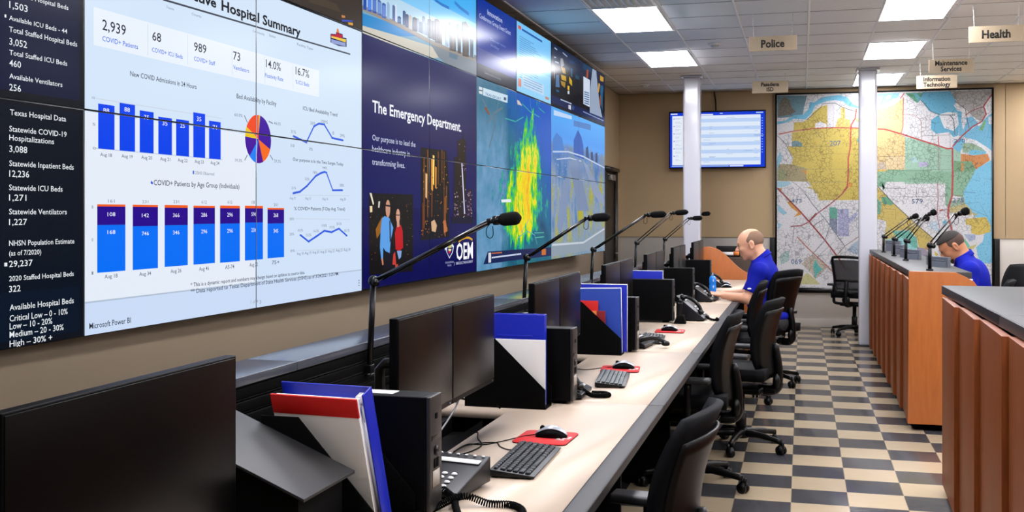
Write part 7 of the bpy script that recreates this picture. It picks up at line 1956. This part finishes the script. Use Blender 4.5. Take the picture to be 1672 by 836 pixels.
    for k in range(5):
        an = math.radians(72 * k + 20)
        if legp is None:
            b = MB(); tb = MB(); b.tube(bezier_path([(0.03, 0, 0.108), (0.15, 0, 0.104), (0.30, 0, 0.082)], 6), [0.026] * 4 + [0.022] * 5 + [0.018] * 4, 10); tb.bm.free(); legp = b.build('base_leg', M_CHAIR2, t); lo = legp
            b = MB(); b.tube([(0.0, -0.024, 0.029), (0.0, -0.006, 0.029)], 0.029, 16); b.tube([(0.0, 0.006, 0.029), (0.0, 0.024, 0.029)], 0.029, 16); b.tube([(-0.015, 0, 0.085), (-0.012, 0, 0.04)], 0.011, 10); b.tube([(0.0, -0.024, 0.029), (0.0, 0.024, 0.029)], 0.008, 8); b.ell((0.0, 0, 0.047), (0.026, 0.022, 0.02), 10); castp = b.build('caster', M_CHAIR2, t); co = castp
        else:
            lo = legp.copy(); COL.objects.link(lo); lo.parent = t; co = castp.copy(); COL.objects.link(co); co.parent = t
        lo.rotation_euler = (0, 0, an); co.location = (0.30 * math.cos(an), 0.30 * math.sin(an), 0); co.rotation_euler = (0, 0, an + 0.9 + k)
    return t
CH = chair(); CHT = chair('office_chair', False, 0.54, 0.36, 1.07); CHM = chair('office_chair', True, 0.44, 0.40, 1.03)
CHAIRS = [(CH, -0.515, 3.20, 174, 'nearest black office chair, its curved back cut by the bottom edge', 'black office chairs along the worktop'),
 (None, -0.61, 6.30, 178, 'black office chair pushed under the worktop, second from the front', 'black office chairs along the worktop'),
 (None, -0.40, 7.40, 168, 'black office chair in the aisle with its five star base in full view', 'black office chairs along the worktop'),
 (None, -0.56, 9.22, 180, 'black office chair tucked in beside the seated man at the worktop', 'black office chairs along the worktop')]
for i, (p, x, y, r, lab, g) in enumerate(CHAIRS):
    o = CH if i == 0 else copy_tree(CH)
    o.location = (x, y, 0); o.rotation_euler = (0, 0, math.radians(r)); o['label'] = lab; o['group'] = g
CHT.location = (-0.31, 10.30, 0); CHT.rotation_euler = (0, 0, math.radians(152)); CHT['label'] = 'wide backed black office chair of the bald man at the worktop'
CHM.location = (0.66, 14.72, 0); CHM.rotation_euler = (0, 0, math.radians(62)); CHM['label'] = 'black mesh backed chair standing alone at the back wall before the map'
place_copy(CH, (1.47, 9.95, 0), math.radians(170), 'black office chair of the bent man behind the far counter')
place_copy(CHT, (1.93, 11.75, 0), math.radians(196), 'tall black office chair standing farther right behind the far counter')

# ------------------------------------------------------------------ people: one smooth surface per body
def sdf_mesh(prims, vox):
    """prims: dicts of rounded cones, ellipsoids; op '+' smooth union (k), '-' smooth cut; returns verts, quads"""
    lo = np.array([1e9] * 3); hi = -lo
    for p in prims:
        if p['op'] == '+':
            if p['t'] == 'c': r = max(p['r']); pts = [np.array(p['a']), np.array(p['b'])]
            else: r = max(p['r']); pts = [np.array(p['c'])]
            for q in pts: lo = np.minimum(lo, q - r); hi = np.maximum(hi, q + r)
    lo -= 0.03; hi += 0.03
    n = np.ceil((hi - lo) / vox).astype(int) + 1
    F = np.full(n, 0.05, np.float32)
    ax = [lo[i] + vox * np.arange(n[i]) for i in range(3)]
    for p in prims:
        k = p.get('k', 0.015); m = 0.05 + k
        if p['t'] == 'c': a, b = np.array(p['a'], float), np.array(p['b'], float); r = max(p['r']); l = np.minimum(a, b) - r - m; h = np.maximum(a, b) + r + m
        else: a = np.array(p['c'], float); r = max(p['r']); l = a - r - m; h = a + r + m
        i0 = np.maximum(0, ((l - lo) / vox).astype(int)); i1 = np.minimum(n, ((h - lo) / vox).astype(int) + 2)
        if (i1 <= i0).any(): continue
        sl = tuple(slice(x, y) for x, y in zip(i0, i1))
        X, Y, Z = np.meshgrid(*[ax[i][i0[i]:i1[i]] for i in range(3)], indexing='ij')
        P = np.stack([X, Y, Z], -1)
        if p['t'] == 'c':
            d = b - a; L2 = d @ d + 1e-12; tt = np.clip(((P - a) @ d) / L2, 0, 1)
            s = np.linalg.norm(P - a - tt[..., None] * d, axis=-1) - (p['r'][0] + (p['r'][1] - p['r'][0]) * tt)
        else:
            Q = P - a
            if 'M' in p: Q = Q @ np.array(p['M'])
            rr = np.array(p['r']); kq = np.linalg.norm(Q / rr, axis=-1); k2 = np.linalg.norm(Q / (rr * rr), axis=-1)
            s = kq * (kq - 1) / np.maximum(k2, 1e-6)
        for (pp, nn) in p.get('cut', []): s = np.maximum(s, (P - np.array(pp)) @ np.array(nn))
        f = F[sl]
        if p['op'] == '+':
            hh = np.clip(0.5 + 0.5 * (f - s) / k, 0, 1); F[sl] = f + (s - f) * hh - k * hh * (1 - hh)
        else:
            hh = np.clip(0.5 - 0.5 * (f + s) / k, 0, 1); F[sl] = f + (-s - f) * hh + k * hh * (1 - hh)
    # surface nets
    ins = F < 0
    c = np.zeros(np.array(F.shape) - 1, np.int8)
    offs = [(i, j, k) for i in (0, 1) for j in (0, 1) for k in (0, 1)]
    for i, j, k in offs: c += ins[i:F.shape[0] - 1 + i, j:F.shape[1] - 1 + j, k:F.shape[2] - 1 + k]
    act = np.argwhere((c > 0) & (c < 8)); idx = -np.ones(c.shape, np.int64); idx[tuple(act.T)] = np.arange(len(act))
    V = np.zeros((len(act), 3)); W = np.zeros(len(act))
    val = {o: F[act[:, 0] + o[0], act[:, 1] + o[1], act[:, 2] + o[2]] for o in offs}
    for o in offs:
        for d in range(3):
            if o[d]: continue
            q = list(o); q[d] = 1; q = tuple(q); a, b = val[o], val[q]; cr = (a < 0) != (b < 0)
            tt = np.where(cr, a / np.where(cr, a - b, 1), 0); pos = np.tile(np.array(o, float), (len(act), 1)); pos[:, d] += tt
            V[cr] += pos[cr]; W += cr
    V = (act + V / W[:, None]) * vox + lo
    Q = []
    for d in range(3):
        u, v = (d + 1) % 3, (d + 2) % 3
        s0 = [slice(1, -1)] * 3; s0[d] = slice(0, -1); s1 = [slice(1, -1)] * 3; s1[d] = slice(1, None)
        A = ins[tuple(s0)]; B = ins[tuple(s1)]; e = np.argwhere(A != B)
        if not len(e): continue
        base = e.copy(); base[:, u] += 1; base[:, v] += 1
        fl = A[tuple(e.T)]
        def cell(du, dv): q = base.copy(); q[:, u] += du; q[:, v] += dv; return idx[tuple(q.T)]
        q = np.stack([cell(-1, -1), cell(0, -1), cell(0, 0), cell(-1, 0)], 1)
        q[~fl] = q[~fl][:, ::-1]; Q.append(q)
    Q = np.concatenate(Q); Q = Q[(Q >= 0).all(1)]
    return V, Q
def sdf_obj(name, prims, vox, m, parent, smooth=1):
    V, Q = sdf_mesh(prims, vox); me = bpy.data.meshes.new(name)
    me.from_pydata(V.tolist(), [], Q.tolist()); me.update()
    me.materials.append(m)
    for p in me.polygons: p.use_smooth = True
    o = bpy.data.objects.new(name, me); COL.objects.link(o); o.parent = parent
    if smooth: s = o.modifiers.new('smooth', 'SMOOTH'); s.factor = 0.5; s.iterations = smooth
    return o
def skin_mat(name, c, c2):
    m = mat(name, c, 0.5, spec=0.4, vary=0.08, vscale=25); m.node_tree.nodes['Principled BSDF'].inputs['Subsurface Weight'].default_value = 0.08
    m.node_tree.nodes['Principled BSDF'].inputs['Subsurface Radius'].default_value = (0.02, 0.008, 0.005)
    return m
def person(lab, loc, rz, head_c, pitch, hs, neck_to, skin, pose, hairf):
    t = thing('person', lab, 'person', loc, rz)
    HM = np.array(Matrix.Rotation(pitch, 3, 'Y')) * 1.0
    hc = np.array(head_c)
    def H(p): return tuple(hc + HM @ (np.array(p) * hs))
    def Hd(n): return tuple(HM @ np.array(n))
    def he(c, r, op='+', k=0.012, cut=()): return {'t': 'e', 'op': op, 'c': H(c), 'r': tuple(x * hs for x in r), 'M': HM.tolist(), 'k': k * hs, 'cut': [(H(a), Hd(b)) for a, b in cut]}
    def hcap(a, b, r, op='+', k=0.01): return {'t': 'c', 'op': op, 'a': H(a), 'b': H(b), 'r': (r[0] * hs, r[1] * hs), 'k': k * hs}
    def cap(a, b, r0, r1, k=0.02, op='+', cut=()): return {'t': 'c', 'op': op, 'a': a, 'b': b, 'r': (r0, r1), 'k': k, 'cut': list(cut)}
    def mir(p): return (p[0], -p[1], p[2])
    P = pose
    body = [he((-0.014, 0, 0.034), (0.100, 0.078, 0.086)), he((0.030, 0, -0.012), (0.060, 0.063, 0.088), k=0.03), he((0.024, 0, -0.066), (0.054, 0.054, 0.046), k=0.025), hcap((0.055, -0.012, -0.098), (0.055, 0.012, -0.098), (0.019, 0.019), k=0.02),
            hcap((0.084, 0, 0.010), (0.109, 0, -0.026), (0.008, 0.0125), k=0.008), hcap((0.096, -0.011, -0.031), (0.096, 0.011, -0.031), (0.0085, 0.0085), k=0.008), hcap((0.080, -0.034, 0.024), (0.080, 0.034, 0.024), (0.010, 0.010), k=0.018),
            hcap((0.083, -0.019, -0.053), (0.083, 0.019, -0.053), (0.0075, 0.0075), k=0.005), hcap((0.080, -0.017, -0.068), (0.080, 0.017, -0.068), (0.008, 0.008), k=0.005), he((0.092, 0, -0.0605), (0.012, 0.02, 0.0022), '-', 0.003)]
    for s in (-1, 1):
        body += [he((0.098, s * 0.031, 0.004), (0.018, 0.017, 0.012), '-', 0.010), he((0.079, s * 0.031, 0.006), (0.0115, 0.0125, 0.0115), k=0.003), he((0.058, s * 0.042, -0.030), (0.024, 0.020, 0.022), k=0.02)]
        body += [he((-0.018, s * 0.080, -0.004), (0.021, 0.010, 0.034), k=0.006), he((-0.014, s * 0.090, -0.004), (0.011, 0.007, 0.021), '-', 0.006), he((-0.012, s * 0.080, -0.033), (0.010, 0.008, 0.010), k=0.006)]
    body += [cap(H((-0.035, 0, -0.045)), neck_to, 0.060 * hs, 0.066 * hs, 0.03)]
    sh, el, wr = P['sh'], P['el'], P['wr']
    ch, be, pe = P['chest'], P['belly'], P['pelvis']
    tors = [({'t': 'e', 'op': '+', 'c': ch, 'r': (0.135, 0.175, 0.19), 'k': 0.05}), ({'t': 'e', 'op': '+', 'c': be, 'r': (0.150, 0.165, 0.17), 'k': 0.06}), ({'t': 'e', 'op': '+', 'c': pe, 'r': (0.15, 0.175, 0.12), 'k': 0.06})]
    body += tors + [cap(neck_to, (sh[0], 0.11, sh[2] + 0.02), 0.06, 0.055, 0.04), cap(neck_to, (sh[0], -0.11, sh[2] + 0.02), 0.06, 0.055, 0.04)]
    for s, kx in ((1, 'L'), (-1, 'R')):
        S_ = (sh[0], s * sh[1], sh[2]); E_ = P['el' + kx] if 'el' + kx in P else (el[0], s * el[1], el[2]); W_ = P['wr' + kx] if 'wr' + kx in P else (wr[0], s * wr[1], wr[2])
        body += [cap((sh[0], s * 0.12, sh[2]), S_, 0.07, 0.064, 0.03), cap(S_, E_, 0.058, 0.046, 0.03), cap(E_, W_, 0.052, 0.032, 0.02)]
        e, w = np.array(E_), np.array(W_); d = (w - e) / np.linalg.norm(w - e); d = d * np.array((1, 1, 0.25)); d /= np.linalg.norm(d)
        side = np.cross((0, 0, 1), d); side /= np.linalg.norm(side); up = np.cross(d, side)
        pc_ = w + d * 0.05; hsz = P.get('hand', 1.0)
        body += [{'t': 'e', 'op': '+', 'c': tuple(w + d * 0.048 * hsz + up * 0.004), 'r': (0.052 * hsz, 0.040 * hsz, 0.017 * hsz), 'M': np.stack([d, side, up], 1).tolist(), 'k': 0.012}]
        for f, (oy, ln) in enumerate(((0.031, 0.070), (0.011, 0.080), (-0.010, 0.075), (-0.029, 0.060))):
            oy *= -s
            k0 = w + d * 0.086 * hsz + side * oy * hsz * 1.0 + up * 0.004; k1 = k0 + (d * 0.55 + side * oy * 0.8) * ln * 0.9 * hsz + up * 0.008; k2 = k1 + d * ln * 0.28 * hsz - up * ln * 0.34 * hsz; k3 = k2 + d * 0.006 - up * ln * 0.22 * hsz
            body += [cap(tuple(k0), tuple(k1), 0.0092 * hsz, 0.0085 * hsz, 0.006), cap(tuple(k1), tuple(k2), 0.0085 * hsz, 0.0078 * hsz, 0.004), cap(tuple(k2), tuple(k3), 0.0078 * hsz, 0.0068 * hsz, 0.003)]
        a0 = w + d * 0.022 * hsz - side * s * 0.026 * hsz; a1 = a0 + d * 0.035 * hsz - side * s * 0.024 * hsz - up * 0.006; a2 = a1 + d * 0.030 * hsz - up * 0.010 - side * s * 0.004
        body += [cap(tuple(a0), tuple(a1), 0.0125 * hsz, 0.0105 * hsz, 0.01), cap(tuple(a1), tuple(a2), 0.0105 * hsz, 0.008 * hsz, 0.004)]
        hip = (pe[0] + 0.02, s * 0.095, pe[2] - 0.02); kn = (pe[0] + 0.42, s * 0.12, P['knee']); an = (pe[0] + 0.37, s * 0.12, 0.10)
        body += [cap(hip, kn, 0.080, 0.058, 0.03), cap(kn, an, 0.055, 0.036, 0.02), cap(an, (an[0] + 0.02, an[1], 0.06), 0.038, 0.035, 0.02)]
    sdf_obj('body', body, 0.0052, skin, t, 1)
    # polo shirt
    g = 0.012; sm = P['shirt']
    shirt = [{'t': 'e', 'op': '+', 'c': ch, 'r': (0.135 + g, 0.175 + g, 0.19 + g), 'k': 0.05}, {'t': 'e', 'op': '+', 'c': be, 'r': (0.150 + g, 0.165 + g, 0.17 + g), 'k': 0.06}, {'t': 'e', 'op': '+', 'c': (pe[0], 0, pe[2] + 0.07), 'r': (0.155, 0.18, 0.085), 'k': 0.05}]
    for s, kx in ((1, 'L'), (-1, 'R')):
        S_ = np.array((sh[0], s * sh[1], sh[2])); E_ = np.array(P['el' + kx] if 'el' + kx in P else (el[0], s * el[1], el[2])); d = (E_ - S_) / np.linalg.norm(E_ - S_); hem = S_ + (E_ - S_) * P['hem']
        shirt += [cap(neck_to, (sh[0], s * 0.11, sh[2] + 0.02), 0.069 * hs + 0.006, 0.07, 0.03), cap((sh[0], s * 0.12, sh[2]), tuple(S_), 0.082, 0.078, 0.035)]
        shirt += [cap(tuple(S_), tuple(E_), 0.074, 0.072, 0.025, cut=[(tuple(hem), tuple(d))])]
    nk = np.array(neck_to); hb = np.array(H((-0.035, 0, -0.045))); nd = (hb - nk) / np.linalg.norm(hb - nk)
    cutp = nk + nd * 0.022
    for q in shirt:
        if q['t'] == 'c' and q['a'] == neck_to: q['cut'] = [(tuple(cutp), tuple(nd))]
    # folds along the sleeve and the side
    sdf_obj('polo_shirt', shirt, 0.0062, sm, t, 1)
    S_ = np.array((sh[0], sh[1], sh[2])); E_ = np.array(P['elL'] if 'elL' in P else el); q = S_ + (E_ - S_) * P['logo'][0]
    b = MB(); b.ell((q[0] + P['logo'][1], q[1] + 0.072, q[2]), (0.020, 0.006, 0.008), 10); b.build('sleeve_emblem', M_PAPER, t)
    # collar: a standing band round the neck
    side = np.cross(nd, (0, 1, 0)); fwd = side / np.linalg.norm(side)
    fwd = fwd if fwd[0] > 0 else -fwd
    b = MB(); R = []; rr = 0.072 * hs
    for i in range(5):
        u = i / 4; row = []
        for k in range(25):
            a = math.radians(28) + (2 * PI - math.radians(56)) * k / 24
            rad = rr * (1.12 + 0.16 * (1 - u)) ; hh = 0.004 + 0.050 * u - 0.012 * (1 - math.cos(a)) * 0 - 0.03 * (1 + math.cos(a)) / 2 * (0.5 + 0.5 * u)
            pnt = nk + nd * hh + fwd * math.cos(a) * rad + np.array((0, 1, 0)) * math.sin(a) * rad
            row.append(tuple(pnt))
        R.append(row)
    b.sheet(R, 0.005); b.build('collar', sm, t)
    # trousers and shoes
    tr = [{'t': 'e', 'op': '+', 'c': pe, 'r': (0.158, 0.184, 0.128), 'k': 0.05}]; shoes = []
    for s in (-1, 1):
        hip = (pe[0] + 0.02, s * 0.095, pe[2] - 0.02); kn = (pe[0] + 0.42, s * 0.12, P['knee']); an = (pe[0] + 0.37, s * 0.12, 0.10)
        tr += [cap(hip, kn, 0.092, 0.070, 0.03), cap(kn, an, 0.068, 0.055, 0.02)]
        shoes.append([cap((an[0] - 0.03, an[1], 0.046), (an[0] + 0.16, an[1], 0.036), 0.042, 0.036, 0.02), cap((an[0], an[1], 0.05), (an[0] + 0.02, an[1], 0.085), 0.045, 0.045, 0.02)])
    sdf_obj('trousers', tr, 0.009, mat('dark_trousers', (26, 26, 30), 0.8), t, 1)
    for q in shoes: sdf_obj('shoe', q, 0.007, mat('black_shoe', (14, 13, 13), 0.4), t, 1)
    for nm, prims, m in hairf(he, hcap): sdf_obj(nm, prims, 0.0042, m, t, 1)
    for s in (-1, 1):
        b = MB(); b.ell(H((0.0885, s * 0.031, 0.0055)), 0.0042 * hs, 10); b.build('iris', mat('dark_eye', (30, 22, 18), 0.15), t)
        b = MB(); b.tube([H((0.0905, s * 0.020, 0.0085)), H((0.0925, s * 0.031, 0.0105)), H((0.086, s * 0.043, 0.0085))], 0.0022 * hs, 6); b.build('eyelashes', MATS['dark_eye'], t)
    return t
M_SHIRT = mat('royal_blue_polo', (9, 22, 146), 0.75, bump=0.35, bscale=700, vary=0.10, vscale=9, spec=0.15)
sk1 = skin_mat('light_skin', (214, 158, 128), (200, 130, 110)); sk2 = skin_mat('tan_skin', (178, 118, 84), (150, 95, 70))
def hair1(he, hcap):
    m = mat('cropped_brown_hair', (128, 99, 80), 0.85, bump=0.5, bscale=900); e = mat('light_brown_brow', (120, 84, 60), 0.8)
    return [('cropped_hair', [he((-0.015, 0, 0.032), (0.1005, 0.0795, 0.087), k=0.004, cut=[((0.012, 0, 0.05), (0.82, 0, 0.57)), ((0.022, 0, 0.0), (1, 0, 0)), ((-0.02, 0, -0.02), (0.5, 0, -0.86))])], m),
            ('eyebrow', [hcap((0.0885, 0.018, 0.028), (0.080, 0.046, 0.026), (0.006, 0.0045))], e), ('eyebrow', [hcap((0.0885, -0.018, 0.028), (0.080, -0.046, 0.026), (0.006, 0.0045))], e)]
def hair2(he, hcap):
    m = mat('black_brown_hair', (34, 26, 22), 0.75, bump=0.6, bscale=900); f = mat('faded_dark_hair', (74, 54, 44), 0.85, bump=0.4, bscale=900); br = mat('short_dark_beard', (52, 36, 28), 0.85, bump=0.5, bscale=900)
    return [('top_hair', [he((-0.008, 0, 0.045), (0.104, 0.080, 0.087), k=0.004, cut=[((0, 0, 0.062), (0.10, 0, -0.99)), ((0.082, 0, 0.05), (1, 0, -0.2))])], m),
            ('faded_sides', [he((-0.015, 0, 0.032), (0.1015, 0.0805, 0.088), k=0.004, cut=[((0.030, 0, 0.0), (0.98, 0, 0.1)), ((-0.02, 0, -0.022), (0.35, 0, -0.94))])], f),
            ('beard', [he((0.024, 0, -0.066), (0.0575, 0.0575, 0.0495), k=0.02, cut=[((0.0, 0, -0.032), (0.30, 0, 0.95)), ((-0.012, 0, 0), (-1, 0, 0))]), hcap((0.056, -0.012, -0.098), (0.056, 0.012, -0.098), (0.0215, 0.0215), k=0.02), hcap((0.0865, -0.022, -0.0485), (0.0865, 0.022, -0.0485), (0.0055, 0.0055), k=0.004)], br),
            ('eyebrow', [hcap((0.0885, 0.016, 0.028), (0.080, 0.046, 0.027), (0.005, 0.0035))], m), ('eyebrow', [hcap((0.0885, -0.016, 0.028), (0.080, -0.046, 0.027), (0.005, 0.0035))], m)]
p1 = person('bald man in a blue polo shirt seated at the long worktop, hands on the keyboard', (-0.25, 10.23, 0.0), PI,
    (0.222, 0.0, 1.300), math.radians(12), 1.18, (0.115, 0.0, 1.165), sk1,
    dict(sh=(0.125, 0.205, 1.06), el=(0.235, 0.235, 0.815), wr=(0.455, 0.115, 0.828), elL=(0.235, 0.235, 0.812), wrL=(0.452, 0.125, 0.826), chest=(0.10, 0, 0.985), belly=(0.09, 0, 0.77), pelvis=(0.02, 0, 0.575), knee=0.56, hem=0.76, logo=(0.62, 0.02), shirt=M_SHIRT, hand=1.12), hair1)
p2 = person('dark haired bearded man in a blue polo shirt bent over behind the far counter', (1.62, 9.98, 0.0), PI,
    (0.366, 0.0, 1.297), math.radians(34), 1.08, (0.275, 0.0, 1.20), sk2,
    dict(sh=(0.25, 0.195, 1.10), el=(0.27, 0.25, 0.85), wr=(0.53, 0.15, 0.80), chest=(0.205, 0, 1.005), belly=(0.15, 0, 0.80), pelvis=(0.06, 0, 0.595), knee=0.56, hem=0.62, logo=(0.28, 0.0), shirt=M_SHIRT), hair2)
